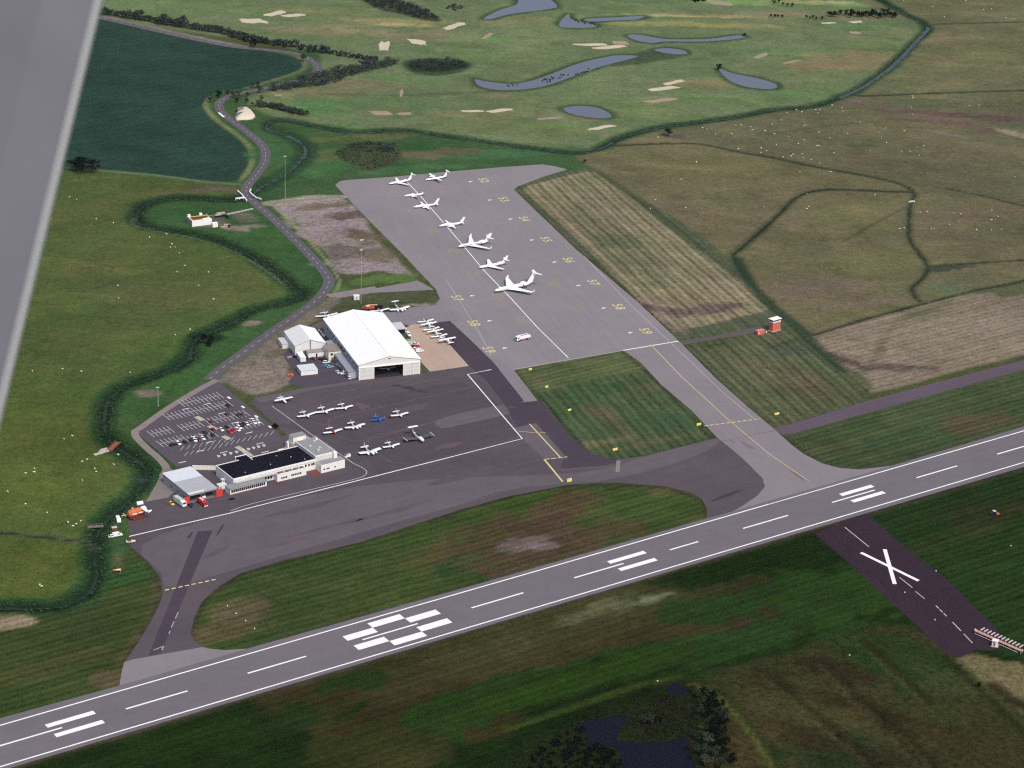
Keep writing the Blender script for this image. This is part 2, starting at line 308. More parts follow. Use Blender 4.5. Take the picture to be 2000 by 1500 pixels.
line([(1850, 592), (1760, 625), (1730, 660), (1710, 700), (1690, 725), (1670, 728)], 3, (108, 104, 84), 2, 0.8, wob=2); blob(1655, 705, 18, 7, (106, 78, 77), R(-40), .9, 0.5, 0.5); blob(1740, 718, 30, 6, (108, 83, 79), 0.1, .9, 0.5, 0.5); blob(1860, 640, 60, 20, (151, 134, 119), 0.3, .6, 0.5, 0.8)
area([(1005, 722), (1217, 686), (1240, 700), (1292, 750), (1350, 800), (1398, 852), (1260, 888), (1200, 898), (1150, 885), (1110, 850), (1060, 785)], (76, 93, 64), 1.5, mask={1: 0.8, 2: 0.35})
area([(1005, 722), (1217, 686), (1260, 720), (1180, 735), (1060, 763), (1045, 765)], (93, 102, 69), 2, mask={0: 0.7, 1: 0.0})
for (a, b, rx, ry, c, k) in [(1190, 820, 10, 30, (106, 93, 77), .6), (1250, 760, 24, 10, (95, 95, 72), .6), (1150, 870, 30, 6, (108, 106, 77), .8), (1300, 860, 40, 4, (99, 102, 74), .7), (1290, 820, 20, 12, (65, 91, 64), .7), (1150, 770, 26, 10, (67, 93, 64), .7), (1060, 740, 14, 6, (104, 98, 77), .7)]:
    blob(a, b, rx, ry, c, 0.5, k, 0.5, 0.7)
area([(1530, 848), (1560, 845), (1700, 806), (2000, 724), (2400, 620), (2400, 720), (2000, 833), (1700, 920), (1640, 915), (1570, 885)], (71, 85, 57), 1.5, mask={0: 0.9, 2: 0.35})
for (a, b, rx, ry, c, k) in [(1900, 830, 30, 16, (93, 78, 62), .7), (1640, 870, 40, 10, (86, 91, 62), .6), (1800, 800, 50, 10, (82, 89, 62), .5), (1740, 860, 30, 10, (60, 85, 55), .6)]:
    blob(a, b, rx, ry, c, 0.6, k, 0.5, 0.8)
area([(1660, 720), (1700, 768), (1520, 830), (1512, 824), (1640, 770), (1650, 740)], (93, 95, 69), 2)
# island between apron and runway
isl = [(1380, 1010), (1378, 985), (1350, 965), (1300, 950), (1200, 943), (1110, 947), (1000, 968), (900, 995), (700, 1060), (550, 1095), (470, 1120), (430, 1145), (395, 1175), (378, 1205), (372, 1235), (385, 1255), (420, 1268), (480, 1268), (1000, 1123)]
area(isl, (63, 80, 42), 1.5, mask={0: 0.8, 2: 0.35}, sm=False)
for (a, b, rx, ry, c, k) in [(1110, 990, 26, 16, (98, 74, 55), .9), (1080, 1040, 44, 28, (96, 71, 55), .95), (980, 1060, 50, 20, (93, 69, 55), .9), (880, 1075, 40, 12, (82, 74, 48), .7), (1060, 1080, 40, 14, (93, 69, 55), .9), (1030, 1060, 20, 8, (132, 109, 110), .8), (1060, 1065, 12, 5, (153, 130, 140), .6), (1300, 960, 16, 8, (103, 90, 65), .7), (1010, 975, 30, 8, (75, 88, 45), .7), (1250, 990, 40, 16, (68, 88, 48), .8), (460, 1200, 24, 14, (105, 92, 70), .8), (440, 1230, 26, 10, (96, 84, 60), .8), (700, 1110, 60, 14, (71, 84, 48), .6), (900, 1100, 30, 8, (55, 82, 45), .6), (760, 1060, 30, 10, (62, 82, 42), .6), (1200, 1040, 20, 14, (80, 82, 52), .5)]:
    blob(a, b, rx, ry, c, 0.6, k, 0.55, 0.6)
# left corner by the runway
area([(-300, 1210), (0, 1187), (110, 1182), (180, 1160), (215, 1110), (255, 1070), (290, 1098), (312, 1125), (318, 1160), (300, 1205), (262, 1262), (238, 1310), (232, 1340), (0, 1403), (-300, 1490)], (62, 76, 41), 1.5, mask={0: 0.9, 2: 0.3}, sm=False)
area([(-300, 1215), (0, 1190), (60, 1205), (72, 1212), (60, 1222), (0, 1233), (-300, 1290)], (165, 138, 115), 1.5)
line([(225, 1085), (215, 1120), (170, 1165), (100, 1200)], 2.5, (114, 101, 72), 2, 0.7); line([(318, 1140), (305, 1200), (262, 1265), (240, 1300)], 4, (95, 87, 60), 2, 0.7); blob(215, 1325, 12, 8, (106, 87, 67), 0.4, .8, 0.4, 0.6); blob(270, 1120, 16, 12, (51, 87, 48), 0.3, .6, 0.5, 0.7); blob(100, 1300, 50, 10, (77, 78, 46), .6, .6, .5, .8)
# --- south of the runway: dark grass, brown patches, rough ground with tracks
area([(-400, 1625), (0, 1506), (500, 1357), (1000, 1208), (1500, 1059), (2000, 912), (2400, 795), (2600, 1300), (2400, 1700), (-400, 1900)], (21, 44, 15), 2, mask={0: 0.6, 2: 0.4})
area([(1690, 1003), (2000, 912), (2400, 800), (2600, 1200), (2000, 1290), (1850, 1130)], (36, 57, 26), 2, mask={0: 0.9})
for (a, b, rx, ry, c, k) in [(640, 1350, 34, 26, (59, 51, 29), .9), (600, 1395, 26, 12, (54, 49, 27), .8), (700, 1440, 36, 26, (57, 58, 27), .8), (730, 1400, 26, 10, (54, 46, 26), .8), (860, 1370, 28, 30, (56, 49, 27), .9), (840, 1310, 40, 20, (62, 58, 34), .85), (920, 1290, 44, 22, (64, 62, 37), .9), (1000, 1290, 36, 22, (69, 67, 42), .9), (995, 1260, 14, 6, (115, 121, 93), .7), (1015, 1270, 9, 8, (115, 119, 90), .8), (1130, 1210, 60, 30, (66, 66, 38), .9), (1180, 1190, 30, 8, (92, 95, 67), .8), (1265, 1172, 13, 5, (116, 122, 93), .9), (1230, 1230, 40, 24, (66, 60, 37), .8), (1100, 1280, 60, 14, (64, 60, 34), .7), (1340, 1240, 30, 20, (67, 58, 35), .8), (1420, 1160, 40, 16, (59, 57, 34), .8), (1490, 1210, 36, 30, (64, 52, 34), .9), (1470, 1160, 30, 14, (66, 55, 35), .8), (1560, 1150, 50, 18, (21, 66, 26), .9), (1650, 1190, 40, 30, (20, 70, 29), .95), (1440, 1260, 60, 18, (26, 64, 27), .8), (1240, 1290, 60, 14, (25, 62, 22), .9), (1000, 1350, 60, 16, (23, 60, 21), .9), (900, 1400, 30, 16, (23, 60, 22), .8), (1380, 1190, 30, 16, (30, 64, 27), .8), (1120, 1330, 60, 10, (30, 67, 21), .8), (300, 1470, 80, 20, (21, 51, 19), .8), (700, 1330, 20, 10, (25, 57, 22), .7), (1920, 1010, 60, 16, (54, 52, 30), .6), (1850, 1060, 40, 10, (48, 60, 32), .6), (1780, 1040, 30, 10, (26, 57, 24), .7), (1950, 1100, 50, 14, (33, 60, 27), .7), (560, 1420, 20, 10, (25, 55, 21), .6), (780, 1490, 26, 10, (61, 60, 32), .7)]:
    blob(a, b, rx, ry, c, 0.62, k, 0.55, 0.55)
area([(1010, 1530), (1020, 1480), (1100, 1420), (1200, 1375), (1290, 1332), (1340, 1335), (1420, 1300), (1560, 1270), (1640, 1240), (1760, 1225), (1800, 1230), (1880, 1290), (1990, 1400), (2100, 1600), (1000, 1700)], (57, 57, 34), 5, rough=5, mask={0: 0.1, 2: 1.0})
area([(980, 1520), (1000, 1470), (1120, 1400), (1290, 1340), (1350, 1335), (1420, 1390), (1440, 1480), (1450, 1600), (980, 1700)], (33, 42, 19), 5, rough=4, mask={0: 0.0, 2: 1.0})
for (a, b, rx, ry, c, k) in [(1560, 1330, 40, 18, (62, 60, 37), .7), (1660, 1310, 24, 12, (51, 40, 27), .9), (1780, 1290, 36, 24, (36, 57, 27), .8), (1800, 1340, 30, 20, (33, 60, 27), .7), (1760, 1400, 26, 14, (34, 60, 26), .7), (1720, 1390, 40, 12, (57, 42, 27), .8), (1780, 1420, 50, 10, (52, 39, 22), .8), (1870, 1400, 40, 20, (61, 62, 35), .7), (1900, 1460, 40, 20, (64, 60, 35), .7), (1560, 1450, 40, 20, (36, 49, 27), .8), (1480, 1400, 30, 26, (69, 60, 35), .6), (1640, 1460, 30, 12, (51, 42, 29), .7), (1500, 1330, 30, 10, (51, 46, 27), .8), (1850, 1330, 20, 16, (71, 71, 45), .7), (1730, 1270, 40, 10, (46, 60, 29), .7), (1450, 1470, 10, 30, (75, 62, 37), .7), (1620, 1400, 50, 12, (69, 66, 40), .6)]:
    blob(a, b, rx, ry, c, -0.5, k, 0.6, 0.6)
area([(1868, 1288), (1910, 1274), (1960, 1290), (2010, 1312), (2300, 1500), (2200, 1600), (2000, 1395), (1900, 1320)], (115, 103, 75), 2, rough=4, rs_=10, mask={2: 1.0, 0: 0})
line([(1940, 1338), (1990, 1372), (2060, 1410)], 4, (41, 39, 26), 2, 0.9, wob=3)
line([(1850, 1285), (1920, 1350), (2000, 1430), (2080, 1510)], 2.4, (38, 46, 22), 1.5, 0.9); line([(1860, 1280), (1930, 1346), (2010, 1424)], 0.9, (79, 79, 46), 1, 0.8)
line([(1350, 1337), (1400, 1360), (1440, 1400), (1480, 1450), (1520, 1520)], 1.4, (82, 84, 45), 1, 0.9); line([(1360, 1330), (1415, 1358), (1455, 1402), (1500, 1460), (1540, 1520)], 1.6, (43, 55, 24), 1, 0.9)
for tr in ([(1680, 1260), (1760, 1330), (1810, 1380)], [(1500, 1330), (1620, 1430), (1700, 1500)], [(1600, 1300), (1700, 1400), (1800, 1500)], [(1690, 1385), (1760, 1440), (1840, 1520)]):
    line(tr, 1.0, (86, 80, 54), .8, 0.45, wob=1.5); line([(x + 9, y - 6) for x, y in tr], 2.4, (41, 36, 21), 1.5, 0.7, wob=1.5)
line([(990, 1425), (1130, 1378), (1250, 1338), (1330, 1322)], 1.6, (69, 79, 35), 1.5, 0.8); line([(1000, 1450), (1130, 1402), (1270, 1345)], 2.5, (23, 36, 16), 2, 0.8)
# --- stony ground beside road and hangars
area([(535, 396), (664, 384), (740, 470), (798, 530), (800, 540), (740, 528), (700, 535), (660, 530), (640, 500), (595, 450)], (152, 136, 138), 2, rough=2, mask={2: 0.8})
for (a, b, rx, ry, c, k) in [(600, 430, 20, 14, (158, 142, 139), .8), (650, 400, 30, 8, (110, 98, 79), .8), (680, 420, 16, 10, (101, 86, 86), .8), (690, 470, 26, 20, (108, 96, 77), .8), (640, 460, 16, 30, (156, 139, 139), .8), (690, 510, 24, 10, (151, 134, 134), .7), (665, 495, 14, 20, (101, 89, 79), .7), (750, 500, 20, 14, (110, 103, 77), .7), (660, 560, 8, 10, (79, 120, 62), .9), (760, 545, 30, 8, (91, 118, 65), .9)]:
    blob(a, b, rx, ry, c, 0.4, k, 0.6, 0.5)
area([(520, 393), (665, 381), (672, 388), (535, 402)], (166, 158, 139), 1, 0.9); line([(530, 398), (600, 465), (650, 525), (662, 550), (655, 572)], 0.8, (168, 161, 130), 0.8, 0.8)
area([(605, 612), (640, 590), (680, 580), (850, 562), (862, 590), (840, 598), (735, 612), (625, 622)], (79, 86, 62), 2, mask={2: 0.6}); blob(830, 595, 20, 3, (154, 142, 127), 0.2, .8, .5, .5)
area([(440, 738), (500, 690), (548, 668), (575, 700), (580, 742), (500, 772)], (144, 125, 118), 2, rough=2, mask={2: 0.8}); blob(490, 730, 12, 10, (168, 144, 134), 0.3, .7, .5, .5); blob(540, 690, 10, 8, (115, 101, 84), 0.3, .8, .5, .5); blob(470, 715, 12, 5, (115, 106, 86), 0.3, .7, .5, .5); blob(575, 720, 4, 14, (86, 91, 65), 0, .7, .5, .5)
area([(600, 608), (652, 578), (664, 582), (646, 606), (575, 655), (520, 690), (470, 730), (440, 748), (412, 752), (470, 702), (545, 648), (592, 616)], (124, 116, 108), 1.5, .85, rough=1.5)
for pl, w_, c_ in (([(-100, 1536), (0, 1508), (500, 1359), (1000, 1210), (1500, 1061), (2000, 914), (2200, 855)], 1.8, (78, 66, 56)), ([(232, 1341), (480, 1267), (1000, 1121), (1380, 1012)], 1.2, (74, 76, 66)), ([(1680, 918), (2000, 831), (2200, 774)], 1.0, (74, 76, 66)), ([(1010, 377), (1125, 485), (1250, 592), (1308, 648)], 1.4, (70, 68, 48)), ([(1217, 687), (1292, 752), (1350, 803), (1398, 856), (1260, 892), (1200, 901), (1160, 891), (1112, 851), (1063, 787), (1005, 724)], 1.2, (62, 66, 46)), ([(1332, 673), (1400, 740), (1512, 838), (1570, 886), (1640, 914)], 1.2, (66, 66, 50)), ([(245, 1290), (275, 1245), (318, 1160), (290, 1098), (255, 1068)], 1.5, (70, 62, 48)), ([(378, 1250), (373, 1235), (395, 1175), (470, 1120), (700, 1060), (1000, 968), (1110, 947), (1300, 950), (1372, 975), (1382, 1010)], 1.5, (62, 54, 46))):
    line(pl, w_, c_, .8, .75, sm=False, wob=.8)
# --- ditches: sunken, with dark banks
DITCH_W = [(482, 388), (440, 389), (385, 386), (325, 388), (288, 397), (270, 412), (270, 432), (300, 443), (380, 457), (440, 475), (500, 504), (545, 534), (575, 560), (588, 575), (560, 590), (500, 604), (445, 632), (392, 655), (376, 672), (366, 700), (330, 722), (290, 738), (240, 757), (214, 778), (205, 805), (205, 835), (218, 862), (250, 885), (277, 905), (286, 925), (270, 955), (240, 985), (205, 1018), (188, 1050), (185, 1090), (188, 1120), (178, 1148), (150, 1170), (100, 1184), (0, 1186), (-150, 1190)]
line(DITCH_W, 8.5, (50, 86, 48), 2.0, 0.8, wob=2.5, mask={2: 0.9}); line(DITCH_W, 6.6, (36, 66, 40), 1.8, 0.85, wob=2.4); line(DITCH_W, 3.6, (26, 50, 34), 1.2, 0.85, depth=1.4, wob=1.6); line([(x - 9, y + 5) for x, y in DITCH_W[5:13]], 0.7, (126, 132, 118), .5, .6, wob=1)
line([(388, 655), (400, 665), (420, 660)], 6, (22, 43, 31), 2, 0.9); line([(265, 935), (300, 933)], 2, (63, 83, 76), 1.5, 0.8)
DITCH_N = [(486, 386), (508, 366), (535, 352), (560, 338), (582, 318), (597, 297), (588, 278), (560, 263), (528, 254), (520, 246), (530, 237), (560, 235), (620, 247), (690, 258), (740, 256), (790, 254), (860, 264), (950, 277), (1050, 290), (1120, 298), (1168, 291), (1210, 270), (1290, 248), (1400, 234), (1500, 216), (1590, 207), (1640, 190), (1680, 172), (1740, 128), (1785, 84), (1812, 54), (1770, 28), (1705, -8)]
line(DITCH_N, 6.5, (54, 80, 54), 2, 0.85, wob=2.0, mask={2: 0.8}); line(DITCH_N, 2.8, (34, 52, 42), 1.0, 0.9, depth=1.2, wob=1.0)
line([(508, 366), (540, 350), (565, 335), (590, 315), (599, 296), (585, 276), (535, 252)], 9, (41, 74, 50), 2.5, 0.8)
for dt, wd in (([(1812, 48), (1900, 45), (2300, 36)], 1.6), ([(1665, 184), (1700, 187), (1850, 181), (2300, 168)], 2.0), ([(1200, 284), (1280, 281), (1350, 280), (1400, 287), (1450, 298), (1500, 306), (1600, 327), (1700, 345), (1760, 360), (1785, 378), (1778, 400), (1775, 440), (1777, 470), (1795, 495), (1812, 522), (1800, 545), (1781, 562), (1785, 577), (1797, 588)], 2.2),
               ([(1785, 376), (1720, 373), (1640, 370), (1590, 373), (1552, 388), (1525, 415), (1490, 448), (1445, 487), (1432, 500), (1448, 530), (1475, 562), (1503, 590)], 2.6), ([(1812, 520), (1900, 514), (2300, 490)], 1.6), ([(1850, 368), (1930, 385), (2000, 402), (2300, 470)], 1.4), ([(1590, 654), (1680, 626), (1800, 594), (1900, 568), (2000, 548), (2300, 470)], 1.8), ([(0, 1040), (60, 1046), (108, 1052)], 2.2), ([(125, 1055), (160, 1058), (185, 1068)], 1.6)):
    line(dt, wd * 1.5, (82, 88, 66), 0.8, 0.7, wob=1.0); line(dt, wd * 0.55, (46, 50, 42), 0.5, 0.9, depth=0.4, wob=.5)
line([(1440, 505), (1470, 560), (1500, 592), (1560, 640), (1600, 682), (1645, 722)], 4, (49, 68, 52), 2, 0.9)
line([(1170, 338), (1215, 370), (1330, 450), (1440, 540)], 1.2, (76, 74, 50), 1, 0.8)
for tr in ([(1500, 262), (1600, 248), (1720, 236)], [(1650, 470), (1720, 430), (1770, 405)], [(1560, 660), (1500, 680)], [(820, 183), (1000, 178)], [(620, 183), (780, 186), (900, 184)]):
    line(tr, 1.0, (61, 65, 45), 1.2, 0.6)
# darker margins round the golf ponds
PONDS = {
 'long': [(928, 155), (950, 159), (1000, 164), (1040, 157), (1080, 143), (1130, 124), (1190, 110), (1218, 108), (1246, 110), (1215, 119), (1170, 131), (1120, 149), (1060, 169), (1000, 176), (960, 174), (935, 167)],
 'end': [(1278, 97), (1302, 94), (1334, 98), (1341, 105), (1316, 106), (1292, 102)],
 'oval': [(1100, 212), (1125, 207), (1160, 209), (1185, 218), (1194, 228), (1180, 231), (1150, 229), (1115, 222)],
 'east': [(1405, 134), (1430, 143), (1480, 153), (1510, 162), (1518, 170), (1500, 174), (1460, 170), (1430, 160), (1412, 146)],
 'heart': [(1092, 47), (1110, 27), (1116, 38), (1150, 44), (1162, 53), (1105, 54)],
 'arm': [(1145, 37), (1200, 34), (1256, 31), (1242, 38), (1200, 40), (1152, 42)],
 'thin': [(1226, 69), (1250, 68), (1300, 76), (1380, 76), (1440, 69), (1452, 74), (1380, 81), (1300, 81), (1272, 84), (1240, 78)],
 'top': [(945, 36), (975, 20), (1010, 8), (1015, -8), (1060, -8), (1088, 11), (1070, 18), (1000, 27), (960, 37)],
}
for k_, p_ in PONDS.items():
    cx = sum(q[0] for q in p_) / len(p_); cy = sum(q[1] for q in p_) / len(p_)
    line(p_ + [p_[0]], 5, (62, 81, 57), 2.5, 0.85, wob=1.5)
line([(795, 128), (800, 120), (850, 116), (905, 122), (912, 130), (890, 140), (850, 145), (810, 139), (795, 128)], 4, (56, 78, 54), 2, 0.9); area([(795, 128), (810, 120), (900, 121), (908, 132), (860, 142), (810, 138)], (44, 59, 44), 2)
area([(650, 300), (670, 287), (700, 279), (760, 280), (782, 295), (775, 315), (745, 328), (715, 333), (680, 318), (658, 306)], (68, 77, 57), 2, rough=2, mask={2: 1.0})
area([(690, -12), (745, -5), (810, 12), (852, 32), (862, 42), (830, 40), (780, 27), (740, 18)], (73, 77, 59), 3)
area([(1190, 112), (1240, 104), (1300, 94), (1345, 100), (1330, 112), (1250, 124), (1190, 130)], (76, 88, 68), 2, .9, rough=1.5, mask={2: 1.0})
# broad unevenness of the sward
vn = vnoise(X, Y, 70, 4) - 0.5; vm = vnoise(X + 500, Y - 300, 18, 4) - 0.5; vh = vnoise(X - 900, Y + 200, 45, 3) - 0.5
CA *= (1 + 0.35 * vn + 0.3 * vm)[:, None]; CA[:, 0] *= 1 + 0.16 * vh; CA[:, 2] *= 1 + 0.12 * vh
for sx_, ox, sc_, th, kk, mul in ((2.4, 0, 20, .55, .5, (1.32, 1.2, 1.2)), (2.0, 300, 28, .56, .5, (.72, .86, .76)), (1.4, 700, 9, .57, .55, (1.28, 1.2, 1.18)), (1.4, 900, 10, .57, .55, (.70, .80, .72)), (1.6, 1500, 60, .55, .35, (1.2, 1.0, 1.05))):
    m_ = np.clip((vnoise(X / sx_ + ox, Y - ox, sc_, 5) - th) * 7, 0, 1) * kk; CA *= 1 - m_[:, None] * (1 - np.array(mul))
lowg = CA[:, 1] < .105; iscrop = CA[:, 0] < .6 * CA[:, 2]; CA[:, 2] = np.where(lowg & ~iscrop, np.minimum(CA[:, 2], .86 * CA[:, 1]), CA[:, 2]); rg = CA[:, 0] / CA[:, 1]; CA[:, 0] = np.where(rg > 1.12, CA[:, 1] * (1.12 + (rg - 1.12) * 0.45), CA[:, 0]); CA[:, 0] = np.maximum(CA[:, 0], 0.42 * CA[:, 1]); CA = np.clip(CA, 0.002, 0.8)
me = bpy.data.meshes.new('ground'); me.vertices.add(N); me.vertices.foreach_set('co', np.stack([X, Y, Z], 1).astype(np.float32).ravel())
ii = (np.arange(NY - 1)[:, None] * NX + np.arange(NX - 1)[None]).ravel(); quads = np.stack([ii, ii + 1, ii + 1 + NX, ii + NX], 1).astype(np.int32)
me.loops.add(quads.size); me.loops.foreach_set('vertex_index', quads.ravel()); me.polygons.add(len(quads))
me.polygons.foreach_set('loop_start', (np.arange(len(quads)) * 4).astype(np.int32)); me.update(calc_edges=True); me.validate()
for nm, arr in (('Sward', CA), ('Mow', MK[:, :3])):
    at = me.color_attributes.new(nm, 'FLOAT_COLOR', 'POINT'); at.data.foreach_set('color', np.concatenate([arr, np.ones((N, 1))], 1).astype(np.float32).ravel())
gm, t, b = base_mat('sward', 1.0, 0.0)
a1 = nd(t, 'ShaderNodeAttribute', attribute_name='Sward'); a2 = nd(t, 'ShaderNodeAttribute', attribute_name='Mow')
P = nd(t, 'ShaderNodeNewGeometry').outputs['Position']; sx = nd(t, 'ShaderNodeSeparateColor'); t.links.new(a2.outputs['Color'], sx.inputs[0])
def stripe(ang, per):
    d = nd(t, 'ShaderNodeVectorMath', operation='DOT_PRODUCT'); t.links.new(P, d.inputs[0]); d.inputs[1].default_value = (-math.sin(ang), math.cos(ang), 0)
    q = math_(t, 'ADD', d.outputs['Value'], math_(t, 'MULTIPLY', noise(t, P, 0.03, 3), per * 0.9))
    s1 = math_(t, 'SINE', math_(t, 'MULTIPLY', q, 2 * math.pi / per)); s2 = math_(t, 'SINE', math_(t, 'MULTIPLY', q, 2 * math.pi / (per * 2.37)))
    return math_(t, 'MULTIPLY', math_(t, 'ADD', s1, math_(t, 'MULTIPLY', s2, 0.6)), math_(t, 'ADD', noise(t, P, 0.05, 3), 0.1))
s = lambda n, k: math_(t, 'MULTIPLY', math_(t, 'SUBTRACT', n, 0.5), k)
f = math_(t, 'ADD', math_(t, 'MULTIPLY', math_(t, 'MULTIPLY', sx.outputs[0], stripe(RWY, 4.6)), 0.30), math_(t, 'MULTIPLY', math_(t, 'MULTIPLY', sx.outputs[1], stripe(APR, 5.2)), 0.38))
f = math_(t, 'ADD', f, s(noise(t, P, 0.8, 4, 0.85), 2.1)); f = math_(t, 'ADD', f, s(noise(t, P, 0.2, 5, 0.75), 1.0))
f = math_(t, 'ADD', f, math_(t, 'MULTIPLY', sx.outputs[2], s(noise(t, P, 0.3, 6, 0.8), 3.2)))
f = math_(t, 'MAXIMUM', math_(t, 'ADD', f, 1.0), 0.25)
mx = nd(t, 'ShaderNodeMix', data_type='RGBA', blend_type='MULTIPLY'); mx.inputs[0].default_value = 1.0
hu = nd(t, 'ShaderNodeMix', data_type='RGBA'); t.links.new(math_(t, 'ADD', math_(t, 'MULTIPLY', noise(t, P, 0.09, 5, 0.75), 1.6), -0.3), hu.inputs[0]); hu.inputs[6].default_value = (0.90, 1.02, 0.95, 1); hu.inputs[7].default_value = (1.09, 0.99, 1.02, 1)
t.links.new(a1.outputs['Color'], mx.inputs[6]); t.links.new(hu.outputs[2], mx.inputs[7]); t.links.new(scale_col(t, mx.outputs[2], f), b.inputs['Base Color'])
me.materials.append(gm); go = bpy.data.objects.new('ground', me); COL.objects.link(go); tag(go, kind='structure')
# ------------------------------------------------------------------ paving, water, sand: thin sheets above the land
def sheet(name, pts, mat, z, sm=False, jit=0.0, kind='structure'):
    if sm: pts = smooth(pts, 5)
    P = [G(x, y) for x, y in pts]
    if jit:
        Q = []
        for i, a in enumerate(P):
            c = P[(i + 1) % len(P)]; n = max(1, int((c - a).length / 5))
            for k in range(n):
                q = a.lerp(c, k / n); Q.append(Vector((q.x + rng.uniform(-jit, jit), q.y + rng.uniform(-jit, jit), 0)))
        P = Q
    me = bpy.data.meshes.new(name); me.from_pydata([(p.x, p.y, z) for p in P], [], [tuple(range(len(P)))])
    if me.polygons[0].normal.z < 0: me.flip_normals()
    me.materials.append(mat); o = bpy.data.objects.new(name, me); COL.objects.link(o); return tag(o, kind=kind)
def ribbon_mesh(mb, P, w, z, dash=None):
    """strip of width w along ground points P, optionally dashed (on, off)"""
    segs = []
    if dash:
        on, off = dash; acc = 0.0; cur = None
        for a, c in zip(P[:-1], P[1:]):
            L = (c - a).length; s0 = 0.0
            while s0 < L:
                ph = acc % (on + off); step = (on - ph) if ph < on else (on + off - ph); step = max(1e-3, min(step, L - s0))
                if ph < on: segs.append([a.lerp(c, s0 / L), a.lerp(c, (s0 + step) / L)])
                s0 += step; acc += step
    else: segs = [P]
    for S in segs:
        L, Rr = [], []
        for i, p in enumerate(S):
            d = (S[min(i + 1, len(S) - 1)] - S[max(i - 1, 0)]); n = Vector((-d.y, d.x, 0)).normalized() * (w / 2)
            L.append(p + n); Rr.append(p - n)
        vs = [(p.x, p.y, z) for p in L] + [(p.x, p.y, z) for p in Rr]; m = len(S)
        mb.add(vs, [(m + i, m + i + 1, i + 1, i) for i in range(m - 1)])
def strip(name, pts, w, mat, z, sm=False, dash=None):
    if sm: pts = smooth(pts, 6, False)
    mb = MB(); ribbon_mesh(mb, [G(x, y) for x, y in pts], w, z, dash)
    o = mb.build(name, mat); return tag(o, kind='structure')

mRun = asphalt('runway asphalt', (125, 120, 126), RWY, 0.14, 0.05, 6.0)
mDark = asphalt('old tarmac', (98, 90, 97), RWY, 0.22, 0.05, 5.5, 0.14)
mMid = asphalt('worn tarmac', (110, 103, 110), RWY, 0.2, 0.04, 5.5, 0.14)
mNew = asphalt('fresh tarmac', (83, 73, 85), RWY, 0.16, 0.05, 5.0, 0.08)
mConc = asphalt('apron paving', (151, 145, 149), APR, 0.14, 0.045, 7.5, 0.06)
mConc2 = asphalt('taxiway paving', (148, 141, 145), APR, 0.12, 0.05, 6.0, 0.08)
mClosed = asphalt('disused tarmac', (60, 47, 58), APR, 0.2, 0.08, 6.0, 0.14)
mRoad = asphalt('road tarmac', (106, 102, 108), RWY, 0.1, 0.0, 9.0, 0.06)
mBeige = asphalt('bare concrete', (197, 175, 158), APR, 0.10, 0.10, 6.5, 0.12)
mYard = asphalt('yard tarmac', (92, 84, 96), RWY, 0.16, 0.03, 5.0, 0.14)
mGrav = asphalt('gravel edge', (150, 141, 136), RWY, 0.16, 0.0, 5.0, 0.12)
mGreyC = asphalt('grey concrete', (146, 140, 146), APR, 0.14, 0.06, 5.0, 0.1)

sheet('disused_runway', [(1592, 1042), (1690, 1001), (1760, 1062), (1850, 1132), (1945, 1228), (1966, 1258), (1940, 1272), (1905, 1268), (1878, 1284), (1855, 1281), (1780, 1212), (1690, 1130)], mClosed, 0.03, jit=0.25)
sheet('main_tarmac', [(245, 1292), (275, 1247), (300, 1205), (314, 1175), (318, 1160), (316, 1142), (312, 1125), (290, 1098), (255, 1068), (250, 1010), (278, 978), (322, 962), (322, 925), (395, 900), (420, 890), (560, 850), (490, 786), (500, 776), (600, 756), (690, 740), (822, 728), (910, 716), (1000, 722), (1028, 785), (1062, 785), (1110, 850), (1160, 889), (1200, 899), (1260, 890), (1400, 855), (1450, 895), (1490, 935), (1494, 950), (1480, 970), (1445, 992), (1380, 1012), (1382, 995), (1372, 975), (1350, 962), (1300, 950), (1200, 942), (1110, 947), (1000, 968), (900, 995), (700, 1060), (550, 1095), (470, 1120), (430, 1143), (395, 1175), (380, 1205), (373, 1235), (378, 1250), (390, 1260), (420, 1272)], mDark, 0.03, jit=0.12)
sheet('runway', [(-500, 1545), (0, 1403), (120, 1370), (230, 1340), (480, 1268), (1000, 1122), (1400, 1007), (1700, 922), (2000, 833), (2500, 690), (2500, 762), (2000, 912), (1500, 1059), (1000, 1208), (500, 1357), (0, 1506), (-500, 1655)], mRun, 0.05, jit=0.1)
sheet('runway_connector', [(232, 1345), (238, 1310), (243, 1293), (260, 1288), (395, 1264), (410, 1267), (440, 1270), (480, 1267), (490, 1272)], mConc2, 0.042)
sheet('taxiway', [(1217, 684), (1320, 666), (1332, 672), (1400, 741), (1460, 794), (1512, 838), (1545, 868), (1570, 887), (1605, 905), (1640, 914), (1680, 917), (1740, 910), (1640, 962), (1440, 1015), (1420, 1004), (1447, 990), (1480, 968), (1494, 950), (1489, 934), (1450, 895), (1400, 854), (1350, 801), (1291, 751), (1250, 707)], mConc2, 0.044, jit=0.1)
sheet('apron', [(655, 362), (662, 355), (672, 352), (760, 346), (880, 335), (1000, 325), (1060, 321), (1085, 325), (1108, 331), (1060, 346), (1012, 364), (1004, 370), (1012, 378), (1125, 487), (1250, 594), (1304, 645), (1332, 672), (1320, 667), (1217, 685), (1003, 723), (960, 706), (879, 627), (850, 633), (836, 600), (862, 592), (852, 566), (790, 500), (720, 430)], mConc, 0.046, jit=0.1)
sheet('concrete_strip', [(956, 700), (985, 706), (1003, 722), (1050, 783), (1020, 786), (988, 745)], mGreyC, 0.054)
sheet('access_paving', [(735, 613), (800, 601), (850, 596), (858, 585), (905, 628), (880, 630), (800, 637), (775, 641), (752, 618)], mGreyC, 0.05, jit=0.2)
